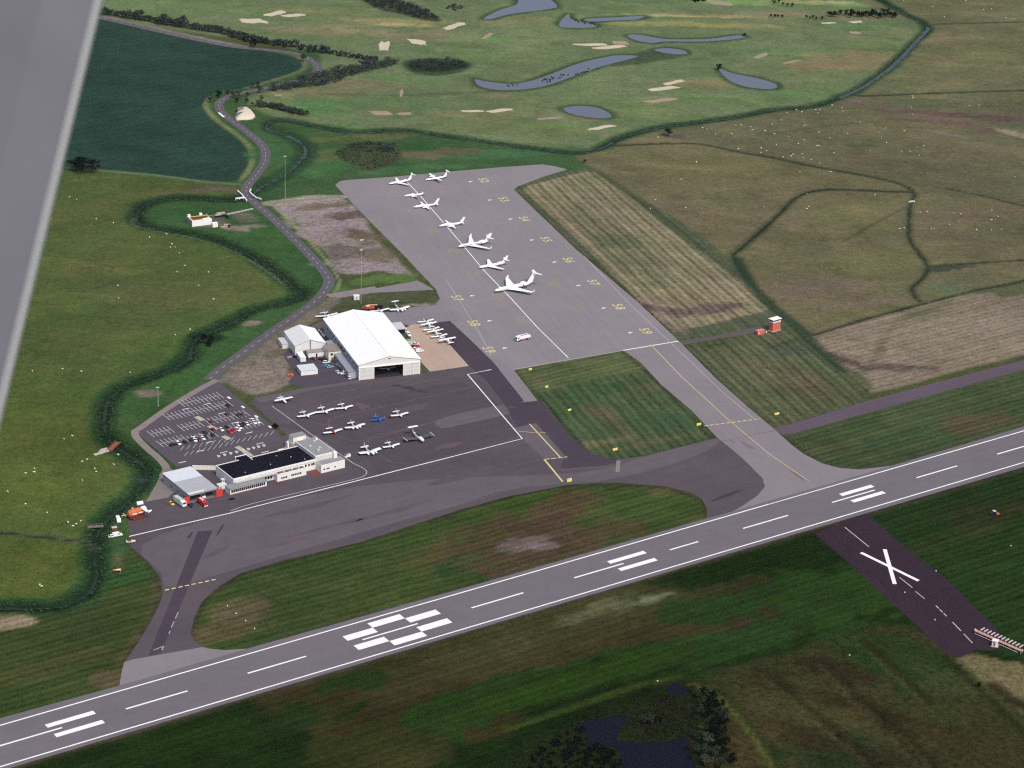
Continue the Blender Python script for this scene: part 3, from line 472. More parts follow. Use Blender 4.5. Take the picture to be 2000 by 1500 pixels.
sheet('side_track', [(650, 575), (740, 562), (815, 548), (826, 553), (848, 566), (730, 572), (660, 582)], mConc2, 0.04, jit=0.2)
sheet('hangar_pad', [(792, 638), (826, 629), (862, 655), (888, 684), (916, 715), (840, 726), (823, 708)], mBeige, 0.052)
sheet('fresh_patch', [(849, 630), (879, 627), (920, 665), (964, 708), (1024, 784), (1002, 789), (988, 794), (950, 744), (918, 716), (888, 684), (862, 655)], mNew, 0.056)
sheet('fresh_patch', [(988, 794), (1004, 789), (1028, 785), (1058, 783), (1085, 818), (1112, 850), (1158, 888), (1200, 899), (1207, 903), (1180, 909), (1095, 915), (1096, 905), (1107, 893), (1048, 826), (1010, 835)], mNew, 0.056)
sheet('worn_patch', [(1003, 836), (1046, 827), (1106, 893), (1063, 897), (1020, 857)], mMid, 0.058)
sheet('worn_strip', [(498, 778), (600, 757), (700, 743), (700, 748), (600, 764), (510, 787)], mMid, 0.058)
sheet('worn_strip', [(300, 1050), (700, 950), (1100, 925), (1200, 912), (1250, 895), (1400, 857), (1360, 890), (1200, 935), (1000, 955), (880, 990), (550, 1085), (400, 1130), (330, 1145), (316, 1120)], mMid, 0.034, sm=True)
sheet('dark_strip', [(386, 1038), (415, 1036), (358, 1170), (315, 1275), (290, 1281), (330, 1180)], mNew, 0.058)
sheet('patch', [(540, 830), (700, 780), (900, 745), (985, 795), (1015, 850), (860, 893), (740, 925), (700, 870)], asphalt('mottled tarmac', (92, 84, 92), RWY, 0.14, 0.07, 6.0, 0.16), 0.05)
sheet('tarmac_band', [(860, 818), (985, 790), (1000, 806), (890, 832), (860, 836)], mMid, 0.054, sm=True)
sheet('yard', [(552, 692), (585, 668), (640, 640), (660, 660), (700, 742), (600, 758), (562, 748), (574, 728)], mYard, 0.032, jit=0.3)
sheet('yard', [(600, 640), (632, 626), (665, 662), (655, 672), (628, 648)], asphalt('stony yard', (112, 100, 98), RWY, 0.2, 0, 5, .2), 0.036, jit=0.3)
sheet('parallel_taxiway', [(1505, 836), (1545, 829), (1700, 781), (2000, 703), (2400, 598), (2400, 618), (2000, 722), (1700, 805), (1560, 844), (1530, 850)], asphalt('side taxiway tarmac', (106, 93, 105), RWY, .12, .03, 6, .08), 0.03, jit=0.3)
sheet('hut_track', [(1318, 668), (1400, 655), (1470, 640), (1512, 634), (1516, 640), (1475, 650), (1400, 662), (1332, 674)], asphalt('track', (104, 96, 96), RWY, .12, 0, 5, .1), 0.03, jit=0.3)
sheet('car_park', [(396, 748), (426, 744), (450, 765), (520, 822), (545, 846), (552, 868), (470, 890), (400, 906), (345, 912), (325, 895), (268, 846), (300, 812), (350, 778)], asphalt('car park tarmac', (100, 93, 102), RWY, .15, 0, 5, .12), 0.036)
sheet('forecourt', [(285, 980), (300, 955), (318, 915), (330, 912), (345, 925), (340, 960), (330, 972)], asphalt('worn concrete', (142, 136, 130), RWY, .2, 0, 5, .2), 0.05, jit=0.3)
strip('gravel_verge', [(424, 742), (390, 760), (330, 796), (275, 835), (264, 843), (268, 856), (290, 878), (310, 895), (325, 915), (318, 930)], 4.2, mGrav, 0.04, sm=True)
strip('gravel_path', [(524, 396), (600, 390), (668, 384)], 4, mGrav, 0.02); strip('gravel_path', [(640, 578), (700, 568), (735, 562)], 6, mGrav, 0.034); strip('gravel_path', [(400, 402 + 20), (440, 418), (495, 408)], 1.5, mGrav, 0.02)
strip('red_paving', [(605, 926), (628, 920)], 9, asphalt('red brick paving', (128, 84, 76), RWY, .15, .0, 5, .1), 0.06); strip('red_paving', [(536, 945), (560, 939)], 4, asphalt('red brick paving', (112, 78, 76), RWY, .15, .0, 5, .1), 0.06)
sheet('paving_patch', [(1204, 900), (1212, 900), (1210, 922), (1202, 922)], mGrav, 0.066)
ROAD = [(-100, 0), (120, 24), (200, 36), (350, 70), (450, 90), (520, 97), (575, 104), (606, 117), (620, 130), (616, 144), (590, 156), (545, 166), (500, 176), (460, 184), (436, 194), (427, 205), (436, 222), (470, 248), (503, 274), (518, 294), (516, 318), (500, 342), (484, 362), (482, 380), (500, 398), (535, 428), (580, 472), (618, 512), (640, 540), (641, 556), (625, 580), (590, 608), (540, 642), (470, 692), (430, 722), (408, 742)]
strip('road', ROAD, 7.2, mRoad, 0.025, sm=True)
def stain(px, py, wd, ht, an, mat, z):
    ca, sa = math.cos(R(an)), math.sin(R(an)); pp = []
    for k in range(14):
        th = 2 * math.pi * k / 14; rr = 1 + rng.uniform(-.35, .35); u, v = wd / 2 * math.cos(th) * rr, ht / 2 * math.sin(th) * rr; pp.append((px + u * ca - v * sa, py + u * sa + v * ca))
    sheet('stain', pp, mat, z, sm=True)
mStain = asphalt('oil stain', (78, 70, 77), RWY, .2, 0, 5, .25); mPink = asphalt('pinkish patch', (112, 96, 102), RWY, .2, .06, 4, .2); mSt2 = asphalt('tyre stain', (133, 126, 131), APR, .2, 0, 5, .2); mDk2 = asphalt('damp patch', (101, 93, 100), RWY, .2, .03, 5, .25)
for q in ((790, 756, 46, 7, 8), (818, 764, 34, 4, 10), (430, 1035, 30, 4, -60), (1420, 990 - 22, 60, 5, -20), (372, 1045, 18, 4, -55)): stain(*q, mStain, 0.061)
for q in ((708, 793, 26, 12, 10), (880, 870, 60, 10, -14), (560, 1060, 80, 8, -14)): stain(*q, mPink, 0.0605)
for q in ((600, 990, 200, 10, -14), (760, 1000, 160, 8, -15), (900, 930, 130, 12, -14), (420, 1080, 60, 10, -25), (640, 770, 160, 6, -10), (800, 800, 60, 14, -14), (640, 1030, 160, 6, -15), (1350, 905, 90, 12, -20), (560, 820, 30, 14, 0)): stain(*q, mDk2, 0.0595)
for q in ((1030, 525 + 40, 14, 3, 20), (1460, 870, 30, 6, 30), (1430, 862, 16, 3, 25), (1560, 930, 40, 6, 30)): stain(*q, mSt2, 0.0625)
# --- painted markings
pW = paint_mat('white marking', (0.78, 0.78, 0.78), 0.25); pWw = paint_mat('worn white marking', (0.42, 0.40, 0.42), 0.5)
pY = paint_mat('yellow marking', (0.56, 0.50, 0.22), 0.45); pYw = paint_mat('faded yellow marking', (0.27, 0.245, 0.17), 0.5); pYd = paint_mat('thin yellow marking', (0.15, 0.115, 0.10), 0.4)
e1 = Vector((math.cos(RWY), math.sin(RWY), 0)); n1 = Vector((-e1.y, e1.x, 0)); OFF = 840.7456
def RP(s, n): p = e1 * s + n1 * (OFF + n); return p
def rbar(mb, s0, s1, n0, n1_): mb.add([tuple(RP(a, b)[:2]) + (0.075,) for a, b in ((s0, n0), (s1, n0), (s1, n1_), (s0, n1_))], [(0, 1, 2, 3)])
def RS(px, py):   # chainage of a photo point
    return G(px, py).dot(e1)
mb = MB()
for k in (-15.27, 15.27):
    for s0, s1 in (((-900, 2600),) if k < 0 else ((-900, 1100.5), (1101.5, 2600))): rbar(mb, s0, s1, k - 0.42, k + 0.42)
tag(mb.build('runway_edge_line', pW), kind='structure')
mb = MB(); S1, S2 = 392.57, 738.74
for i in range(-9, 5): rbar(mb, S1 + 60 * i, S1 + 60 * i + 30, -0.5, 0.5)
for i in range(0, 16): rbar(mb, S2 + 60 * i, S2 + 60 * i + 30, -0.5, 0.5)
rbar(mb, RS(1308, 1074), RS(1364, 1058), -0.5, 0.5)
tag(mb.build('runway_centre_line', pW), kind='structure')
mb = MB()
for px, py in ((88, 1416), (1184.5, 1096), (1637.5, 964.5)):
    s0 = RS(px, py); rbar(mb, s0, s0 + 22.5, 3.0, 6.0); rbar(mb, s0, s0 + 22.5, -6.0, -3.0)
s0 = RS(669, 1243.5); 
for a, b, n0, n1_ in ((0, 16.3, 2.6, 7.4), (16.3, 34, 7.4, 12.2), (34, 51, 2.6, 7.4)):
    rbar(mb, s0 + a, s0 + b, n0, n1_); rbar(mb, s0 + a, s0 + b, -n1_, -n0)
tag(mb.build('touchdown_marking', pW), kind='structure')
def gl(mb, pts, w, z=0.08, sm=False, dash=None): ribbon_mesh(mb, [G(x, y) for x, y in (smooth(pts, 6, False) if sm else pts)], w, z, dash)
mb = MB(); gl(mb, [(1681.5, 1079.5), (1794, 1134.5)], 2.0); gl(mb, [(1728, 1073), (1747.5, 1141)], 2.0, 0.086); tag(mb.build('closed_cross', pW), kind='structure')
mb = MB()
gl(mb, [(960, 722), (913, 731), (1020, 857), (860, 898), (500, 989), (447, 1003)], 0.7); gl(mb, [(447, 1003), (350, 1025), (252, 1048)], 0.7)
gl(mb, [(790, 345 + 5), (822, 384), (862, 430), (905, 480), (945, 528), (998, 583), (1050, 640), (1110, 699)], 0.55); gl(mb, [(1217, 684.5), (1325, 666.5)], 0.9)
tag(mb.build('white_line', pW), kind='structure')
mb = MB()
gl(mb, [(531, 793), (610, 850), (690, 905)], 0.5); gl(mb, [(690, 905), (708, 914), (716, 921), (713, 928), (700, 934), (660, 944), (500, 982), (450, 998)], 0.5, sm=True)
gl(mb, [(1002, 722), (1110, 703), (1217, 685)], 0.5); gl(mb, [(893, 580), (930, 640), (960, 695)], 0.35); gl(mb, [(1140, 500), (1230, 594), (1300, 660), (1410, 765), (1475, 820)], 0.4); gl(mb, [(870, 545), (893, 580)], 0.35)
gl(mb, [(1650, 1030), (1697, 1068)], 0.6); gl(mb, [(1757, 1128), (1782, 1148)], 0.6); gl(mb, [(1788, 1155), (1806, 1170)], 0.5); gl(mb, [(1828, 1183), (1850, 1205)], 0.7, dash=(3, 1)); gl(mb, [(1860, 1215), (1905, 1262)], 0.6, dash=(9, 3))
gl(mb, [(300, 1268 + 2), (320, 1262)], 0.5); gl(mb, [(348, 1196), (337, 1220), (330, 1238)], 0.4, dash=(6, 3)); gl(mb, [(320, 1262), (316, 1270)], 0.5); gl(mb, [(1500, 985), (1700, 927)], 0.4, 0.085)
tag(mb.build('worn_white_line', pWw), kind='structure')
mb = MB()
gl(mb, [(1271, 673), (1330, 735), (1425, 822)], 0.45); gl(mb, [(1376, 832), (1485, 818)], 1.0, dash=(2.2, 1.2)); gl(mb, [(322, 1153), (425, 1131)], 1.0, dash=(2.2, 1.2))
gl(mb, [(1034, 828), (1094, 893)], 0.8); gl(mb, [(1063, 897.5), (1108, 892.5)], 0.9, dash=(3, 0.8)); gl(mb, [(1063, 897.5), (1099, 941)], 1.1); gl(mb, [(1012, 842), (1050, 846), (1066, 845)], 0.4)
gl(mb, [(1425, 822), (1500, 885), (1580, 940)], 0.4)
tag(mb.build('yellow_line', pY), kind='structure')
mb = MB()
for pl in ([(556, 790), (575, 797), (600, 797), (640, 788), (760, 760), (905, 733)], [(604, 822), (628, 829), (640, 828), (644, 822), (660, 814), (800, 783), (925, 755)], [(652, 851), (690, 861), (720, 859), (790, 840), (900, 810), (1010, 795)], [(720, 866), (720, 858), (735, 850), (830, 830)], [(744, 890), (765, 902), (800, 906)], [(400, 1118), (600, 1060), (900, 985), (1090, 930)], [(590, 792), (592, 800)]):
    gl(mb, pl, 0.4, sm=True)
gl(mb, [(1097, 920), (1130, 915), (1180, 913), (1250, 903), (1340, 880), (1420, 860), (1520, 840)], 0.4, sm=True)
tag(mb.build('thin_yellow_line', pYd), kind='structure')
def glyphs(text, px, py, h, ang, mat, name, z=0.08):
    cu = bpy.data.curves.new(name, 'FONT'); cu.body = text; cu.size = h * 1.4; cu.align_x = 'CENTER'; cu.align_y = 'CENTER'; cu.offset = 0.018 * h; cu.space_character = 1.15
    to = bpy.data.objects.new('tmp', cu); COL.objects.link(to); dg = bpy.context.evaluated_depsgraph_get()
    me = bpy.data.meshes.new_from_object(to.evaluated_get(dg)); bpy.data.objects.remove(to)
    me.materials.clear(); me.materials.append(mat); o = bpy.data.objects.new(name, me); COL.objects.link(o)
    p = G(px, py, z); o.location = p; o.rotation_euler = (0, 0, ang); return tag(o, kind='structure')
for txt, px, py in (('52', 944, 352), ('53', 983, 389.5), ('54', 1023.5, 427.5), ('55', 1066, 467.5), ('56', 1110, 508), ('57', 1158, 551.5), ('58', 1208, 599), ('59', 1260, 646.5), ('57', 892, 582), ('58', 924.5, 631), ('59', 954, 683)):
    glyphs(txt, px, py, 6.4, APR, pY, 'stand_number')
for px, py in ((1082, 556), (1130, 603), (1182, 652), (1068, 676), (1020, 625), (972, 579), (924, 533), (886, 490), (847, 450), (806, 413), (772, 374)):
    mb = MB(); c = G(px, py); a = Vector((math.cos(RWY), math.sin(RWY), 0)); n_ = Vector((math.cos(APR), math.sin(APR), 0))
    P = [c + a * 3.6 * math.cos(k) + n_ * 4.2 * math.sin(k) for k in np.linspace(0, 2 * math.pi, 13)]; ribbon_mesh(mb, P, 1.1, 0.08); ribbon_mesh(mb, [c - a * 1.5, c + a * 1.8], 1.2, 0.08)
    tag(mb.build('faded_marking', pYw), kind='structure')
for px, py in ((1038, 469), (1082, 512), (1129, 558), (1230, 650), (921, 578), (955, 627), (985, 680), (956, 391), (918, 355), (996, 428), (1178, 602), (706, 469)):
    mb = MB(); c = G(px, py); a = Vector((math.cos(RWY), math.sin(RWY), 0)); n_ = Vector((-a.y, a.x, 0))
    mb.add([tuple((c + a * u + n_ * v)[:2]) + (0.08,) for u, v in ((-1.6, 0), (0.6, -1.2), (0.6, -0.3), (2.2, -0.3), (2.2, 0.3), (0.6, 0.3), (0.6, 1.2))], [tuple(range(7))])
    tag(mb.build('arrow_marking', pW), kind='structure')
mb = MB(); RS_ = [G(x, y) for x, y in smooth(ROAD, 6, False)]; ribbon_mesh(mb, RS_, 0.35, 0.06, dash=(4, 5)); tag(mb.build('road_centre_line', paint_mat('road line', (0.36, 0.36, 0.38), .3)), kind='structure')
mb = MB(); gl(mb, [(427, 220), (438, 229)], 1.6, 0.06); tag(mb.build('road_marking', pW), kind='structure')
# --- car park bays
mb = MB(); CU = Vector((math.cos(R(35)), math.sin(R(35)), 0)); CV = Vector((-CU.y, CU.x, 0))
def bays(p, q, dep=4.8, double=True, step=2.45):
    a, b_ = G(*p), G(*q); n = int(((b_ - a).dot(CU)) / step)
    ribbon_mesh(mb, [a, a + CU * n * step], 0.38, 0.07)
    for i in range(n + 1):
        c = a + CU * i * step; ribbon_mesh(mb, [c - CV * dep, c + CV * (dep if double else 0)], 0.38, 0.07)
bays((354, 789), (428, 770.5)); bays((325, 815), (457, 788)); bays((404, 824), (485, 806)); bays((353, 836), (398, 826)); bays((294, 848), (342, 838)); bays((446, 838), (514, 824)); bays((312, 867), (366, 857)); bays((372, 858), (424, 848))
for (p, q) in (((360, 891), (528, 850)), ((352, 880), (450, 862))):
    a, b_ = G(*p), G(*q); n = int((b_ - a).length / 3.4)
    for i in range(n + 1):
        c = a.lerp(b_, i / n); ribbon_mesh(mb, [c, c + Vector((math.cos(R(78)), math.sin(R(78)), 0)) * 6], 0.28, 0.07)
tag(mb.build('parking_bay_line', paint_mat('bay line', (0.46, 0.45, 0.46), .5)), kind='structure')
mb = MB(); z5_ = lambda x, y: (260 + x * .15, 750 + y * .15)
for x0, y0, x1, y1 in ((820, 425, 910, 475), (990, 545, 1085, 595), (1170, 680, 1255, 720), (1350, 815, 1540, 940)):
    gl(mb, [z5_(x0, y0), z5_(x1, y1)], 3.2, 0.072)
tag(mb.build('walkway_marking', paint_mat('cream walkway', (0.42, 0.38, 0.30), .3)), kind='structure')
mb = MB()
for x, y, a in ((1250, 180, 1), (1430, 300, 1), (1605, 425, 1), (1785, 560, 1), (965, 260, 0), (685, 325, 0), (1150, 382, 0), (1325, 505, 0), (1510, 635, 0), (995, 758, 0), (1180, 890, 0), (880, 872, 0), (640, 1020, 0), (1720, 885, 0), (1650, 775, 0)):
    c = G(*z5_(x, y)); d = (CV if a else CU) * (1.6 if a else 2.2); ribbon_mesh(mb, [c - d, c + d], 1.3 if a else 0.55, 0.076)
tag(mb.build('lane_arrow', pW), kind='structure')
# --- water and sand
def water_mat(name, col, rough, spec=0.5):
    m, t, b = base_mat(name, rough, spec); b.inputs['Base Color'].default_value = (*col, 1); P = nd(t, 'ShaderNodeNewGeometry').outputs['Position']
    bp = nd(t, 'ShaderNodeBump'); bp.inputs['Strength'].default_value = 0.15; bp.inputs['Distance'].default_value = 0.2; t.links.new(noise(t, P, 0.8, 3), bp.inputs['Height']); t.links.new(bp.outputs[0], b.inputs['Normal'])
    return m
mWat = water_mat('silty water', (0.10, 0.10, 0.125), 0.12); mDk = water_mat('dark cloud water', (0.006, 0.005, 0.012), 0.10, .05); mDit = water_mat('ditch water', (0.018, 0.03, 0.026), 0.2, .2)  # dark pond: reflected dark cloud put into the water colour
for p_ in PONDS.values(): sheet('pond', p_, mWat, 0.03, sm=True)
sheet('pond', [(1128, 1418), (1142, 1409), (1180, 1402), (1215, 1396), (1228, 1401), (1216, 1420), (1208, 1444), (1250, 1451), (1300, 1449), (1335, 1439), (1347, 1450), (1341, 1465), (1352, 1478), (1362, 1510), (1360, 1560), (1210, 1560), (1213, 1490), (1202, 1462), (1148, 1456), (1150, 1440)], mDk, 0.04, sm=True)
sheet('pond', [(1303, 1346), (1312, 1337), (1326, 1333), (1346, 1348), (1340, 1355), (1320, 1360), (1308, 1352)], mDk, 0.04, sm=True)
def stream(pts, w0, w1, z, mat, seed):
    P = [G(x, y) for x, y in smooth(pts, 14, False)]; r_ = random.Random(seed); L, Rr = [], []; wv = w0
    for i, p in enumerate(P):
        d = P[min(i + 1, len(P) - 1)] - P[max(i - 1, 0)]; n = Vector((-d.y, d.x, 0)).normalized(); wv += ((w0 + w1) / 2 - wv) * .3 + r_.uniform(-.5, .5) * (w1 - w0); wv = max(.15, wv); o_ = r_.uniform(-.4, .4)
        L.append(p + n * (wv / 2 + o_)); Rr.append(p - n * (wv / 2 - o_))
    mb = MB(); m = len(P); mb.add([(p.x, p.y, z) for p in L] + [(p.x, p.y, z) for p in Rr], [(m + i, m + i + 1, i + 1, i) for i in range(m - 1)]); tag(mb.build('ditch_water', mat), kind='structure')
mSt = water_mat('stream water', (.030, .042, .032), .25, .2); mSw = water_mat('weedy water', (.018, .032, .020), .4, .06)
stream(DITCH_W, .2, 1.8, -1.1, mSw, 3); stream(DITCH_N[7:], .2, 1.6, -.75, mSt, 4); stream(DITCH_N[:8], .4, 3.6, -.7, mSt, 5)
strip('ditch_water', [(1815, 54), (1790, 82), (1745, 128), (1690, 168), (1640, 192)], 4.0, mSt, 0.02, sm=True)
mSand = asphalt('bunker sand', (218, 206, 182), 0, .08, 0, 5, .06); mSandD = asphalt('dull sand', (172, 158, 134), 0, .1, 0, 5, .08)
for cx, cy, wd, ht, an, d in [(495, 41, 54, 9, 5, 0), (539, 26, 44, 8, -8, 0), (573, 30, 44, 6, -2, 0), (751, 90, 22, 19, 30, 0), (815, 82, 40, 9, 14, 0), (887, 51, 48, 9, -14, 0), (953, 70, 26, 6, -25, 1), (784, 182, 7, 14, 0, 1), (745, 221, 46, 8, 5, 1), (790, 222, 30, 5, 2, 1), (924, 217, 50, 4, 1, 0), (975, 216, 54, 6, -5, 0), (1154, 87, 66, 5, 1, 0), (1192, 92, 68, 6, -3, 0), (1212, 84, 36, 8, 8, 1), (1316, 161, 44, 6, -9, 0), (1295, 173, 60, 7, -5, 0), (1290, 196, 62, 7, -4, 1), (1073, 231, 52, 4, -3, 1), (1175, 249, 52, 6, -8, 0), (1486, 109, 32, 7, -15, 1), (1545, 121, 36, 4, -8, 1), (1618, 45, 32, 3, 0, 0), (1672, 43, 28, 4, -1, 0), (1670, 64, 24, 5, 8, 1), (1405, 6, 50, 8, 10, 1), (543, 186, 17, 3, 0, 1)]:
    ca, sa = math.cos(R(an)), math.sin(R(an)); pp = []
    for k in range(16):
        th = 2 * math.pi * k / 16; rr = 1 + rng.uniform(-.16, .16); u = wd / 2 * math.cos(th) * rr; v = ht / 2 * math.sin(th) * rr + 0.12 * ht * math.cos(3 * th)
        pp.append((cx + u * ca - v * sa, cy + u * sa + v * ca))
    sheet('sand_bunker', pp, mSandD if d else mSand, 0.04, sm=True)
# ------------------------------------------------------------------ vegetation
def leaf_mat(name, c):
    m, t, b = base_mat(name, 1.0, 0.0); P = nd(t, 'ShaderNodeNewGeometry').outputs['Position']; oi = nd(t, 'ShaderNodeObjectInfo')
    n = math_(t, 'ADD', math_(t, 'MULTIPLY', noise(t, P, 0.9, 3, .7), 0.9), math_(t, 'MULTIPLY', noise(t, P, 0.25, 2), 0.5))
    f = math_(t, 'ADD', n, math_(t, 'MULTIPLY', oi.outputs['Random'], 0.35)); t.links.new(scale_col(t, tuple(c), math_(t, 'ADD', f, 0.2)), b.inputs['Base Color']); return m
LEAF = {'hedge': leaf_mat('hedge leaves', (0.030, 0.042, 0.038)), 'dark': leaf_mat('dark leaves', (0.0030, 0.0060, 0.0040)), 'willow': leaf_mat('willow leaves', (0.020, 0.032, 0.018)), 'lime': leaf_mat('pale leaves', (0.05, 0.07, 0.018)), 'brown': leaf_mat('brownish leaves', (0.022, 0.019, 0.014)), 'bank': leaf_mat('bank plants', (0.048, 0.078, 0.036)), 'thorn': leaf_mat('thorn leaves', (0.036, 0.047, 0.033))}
BARK = M('bark', (0.07, 0.055, 0.04), 0.9, 0.1)
def leaves(mb, r_, cx, cy, cz, rx, ry, rz, n, size):
    """n leaf tufts spread over lumps within an ellipsoid"""
    k = max(4, n // 34); lumps = []
    for _ in range(k):
        while True:
            u = Vector((r_.uniform(-1, 1), r_.uniform(-1, 1), r_.uniform(-1, 1)))
            if u.length < 1: break
        lumps.append((u * 0.72, r_.uniform(0.24, 0.46)))
    for i in range(n):
        c, rad = lumps[i % k]; d = Vector((r_.gauss(0, 1), r_.gauss(0, 1), r_.gauss(0, 1))).normalized()
        q = c + d * rad * r_.uniform(0.6, 1.05); p = Vector((cx + q.x * rx, cy + q.y * ry, cz + q.z * rz))
        if p.z < 0.05: p.z = r_.uniform(0.05, 0.4)
        a = (d + Vector((r_.uniform(-.7, .7), r_.uniform(-.7, .7), r_.uniform(-.2, .9)))).normalized(); t1 = a.orthogonal().normalized(); t2 = a.cross(t1); th = r_.uniform(0, 6.28)
        e, g_ = t1 * math.cos(th) + t2 * math.sin(th), t2 * math.cos(th) - t1 * math.sin(th); s1, s2 = size * r_.uniform(.6, 1.3), size * r_.uniform(.4, .9)
        mb.add([p - e * s1, p - g_ * s2, p + e * s1, p + g_ * s2 + a * size * .3], [(0, 1, 2, 3)])
PROTO = {}
for kind in LEAF:
    for v_ in range(3):
        r_ = random.Random(hash(kind) % 1000 + v_ * 7 if False else sum(map(ord, kind)) + v_ * 7); rt = thing('tree', '-', 'tree'); mb = MB()
        leaves(mb, r_, 0, 0, 0.60, 0.46, 0.46, 0.42, 420, 0.055)
        c = mb.build('crown', LEAF[kind], rt); mb = MB(); mb.tube((0, 0, 0), (0.02, 0.01, 0.5), 0.035, 0.02, 6)
        for q in range(4):
            an = q * 1.57 + v_; mb.tube((0.015, 0.008, 0.25 + q * .06), (0.22 * math.cos(an), 0.22 * math.sin(an), 0.6), 0.016, 0.006, 5)
        mb.build('trunk', BARK, rt); PROTO[kind, v_] = rt
USED = set()
def plant(kind, px, py, h, wr=1.0, label='', group=None, name='tree', cat='tree'):
    """a tree or bush of height h at a photo point (its foot)"""
    v_ = rng.randrange(3); p = G(px, py); p.z = 0; sc = (h * wr, h * wr * rng.uniform(.85, 1.15), h)
    if (kind, v_) not in USED:
        USED.add((kind, v_)); o = PROTO[kind, v_]; o.location = p; o.rotation_euler = (0, 0, rng.uniform(0, 6)); o.scale = sc; o['label'] = label
        if group: o['group'] = group
    else: o = dup(PROTO[kind, v_], p, rng.uniform(0, 6), label, None, sc)
    if not group and 'group' in o: del o['group']
    if group: o['group'] = group
    o.name = name; o['category'] = cat; return o
z7_ = lambda x, y: (200 + x * .14, y * .14)
for x, y, h in [(45, 200, 7), (80, 205, 5.5), (120, 215, 6), (190, 222, 5), (225, 228, 5.5), (275, 238, 6), (315, 245, 7), (350, 250, 8), (385, 258, 7), (420, 262, 7), (455, 268, 6.5), (510, 275, 10), (545, 285, 5), (590, 290, 5), (640, 298, 6.5), (670, 300, 4), (725, 318, 5.5), (770, 325, 7), (815, 338, 8), (860, 345, 11), (905, 350, 8), (945, 355, 8), (985, 358, 6), (1020, 362, 4.5), (1070, 378, 9), (1105, 382, 11), (1150, 382, 7)]:
    plant('hedge', *z7_(x, y), h * 0.95, 1.5, 'dark tree in the hedgerow above the crop field, left of the bend in the road', 'trees of the far hedgerow', 'hedgerow_tree')
for x, y, h in [(1215, 400, 5), (1255, 405, 6), (1300, 410, 6.5), (1345, 418, 6), (1390, 428, 5), (1430, 435, 6), (1475, 440, 6.5), (1520, 446, 6.5), (1565, 450, 6.5), (1610, 455, 7), (1650, 462, 6), (1700, 478, 5.5), (1745, 485, 7), (1790, 495, 5), (1835, 505, 5.5), (1880, 512, 4.5), (1925, 520, 6), (1965, 525, 5.5), (1995, 530, 5)]:
    plant('thorn' if rng.random() < .4 else 'hedge', *z7_(x, y), h, 1.5, 'bushy tree in the hedgerow beside the far road, above the crop field', 'trees of the far hedgerow', 'hedgerow_tree')
z8_ = lambda x, y: (400 + x * .19, 60 + y * .19)
def hedge(pts, wd, h, label, kind='hedge', n=30):
    P = [G(x, y) for x, y in smooth(pts, 5, False)]; mb = MB(); r_ = random.Random(int(pts[0][0])); o = P[0].copy(); tot = 0
    L = sum((b - a).length for a, b in zip(P[:-1], P[1:])); step = wd * 0.55
    for a, b in zip(P[:-1], P[1:]):
        m = max(1, int(round((b - a).length / step)))
        for k in range(m):
            q = a.lerp(b, k / m) - o; f = tot / max(1, L); tot += (b - a).length / m; ww = wd if not callable(wd) else wd(f); hh = h * r_.uniform(.75, 1.2)
            leaves(mb, r_, q.x + r_.uniform(-1, 1) * wd * .25, q.y + r_.uniform(-1, 1) * wd * .25, hh * .5, wd * .8, wd * .8, hh * .55, int(n * 5), 0.6)
    ob = mb.build('hedge', LEAF[kind], loc=(o.x, o.y, 0)); return tag(ob, label, 'hedge')
hedge([z8_(270, 68), z8_(380, 88), z8_(440, 95)], 4, 4, 'short dark hedge at the roadside where the tree row ends')
hedge([z8_(430, 108), z8_(520, 118), z8_(590, 128), z8_(700, 148), z8_(820, 160), z8_(930, 175), z8_(1060, 205), z8_(1180, 225), z8_(1270, 228)], 6, 6.5, 'long dark hedge running along the far side of the bending road', 'hedge', 24)
hedge([z8_(1270, 232), z8_(1400, 258), z8_(1550, 280), z8_(1700, 302), z8_(1790, 305)], 4, 4.5, 'lower hedge leading from the bend to the tip of the hedge wedge')
hedge([z8_(690, 612), z8_(850, 590), z8_(1000, 570), z8_(1150, 555), z8_(1300, 525), z8_(1450, 470), z8_(1600, 430), z8_(1750, 390), z8_(1880, 355), z8_(1930, 340)], 9, 6, 'broad dark shelter belt hedge along the golf course ditch, pointing right', 'hedge', 24)
hedge([z8_(1000, 520), z8_(1150, 490), z8_(1300, 460), z8_(1450, 420), z8_(1600, 390), z8_(1780, 345)], 9, 6, 'upper row of the broad shelter belt hedge by the golf course', 'hedge', 24)
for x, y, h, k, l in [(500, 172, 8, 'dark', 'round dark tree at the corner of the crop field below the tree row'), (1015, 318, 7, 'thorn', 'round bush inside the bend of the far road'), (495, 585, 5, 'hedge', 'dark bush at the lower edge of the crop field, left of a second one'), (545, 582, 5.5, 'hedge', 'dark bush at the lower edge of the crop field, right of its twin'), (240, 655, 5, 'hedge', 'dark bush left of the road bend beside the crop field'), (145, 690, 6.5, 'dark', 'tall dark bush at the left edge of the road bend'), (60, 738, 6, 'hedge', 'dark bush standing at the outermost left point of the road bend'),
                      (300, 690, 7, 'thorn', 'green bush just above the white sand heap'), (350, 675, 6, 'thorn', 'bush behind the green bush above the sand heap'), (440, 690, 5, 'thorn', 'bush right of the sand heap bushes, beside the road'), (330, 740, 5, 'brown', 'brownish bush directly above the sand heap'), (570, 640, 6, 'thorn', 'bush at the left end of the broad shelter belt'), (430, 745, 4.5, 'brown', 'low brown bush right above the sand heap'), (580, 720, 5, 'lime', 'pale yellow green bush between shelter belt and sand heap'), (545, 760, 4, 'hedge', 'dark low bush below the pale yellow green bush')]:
    plant(k, *z8_(x, y), h, 1.0, l, None, 'bush', 'bush')
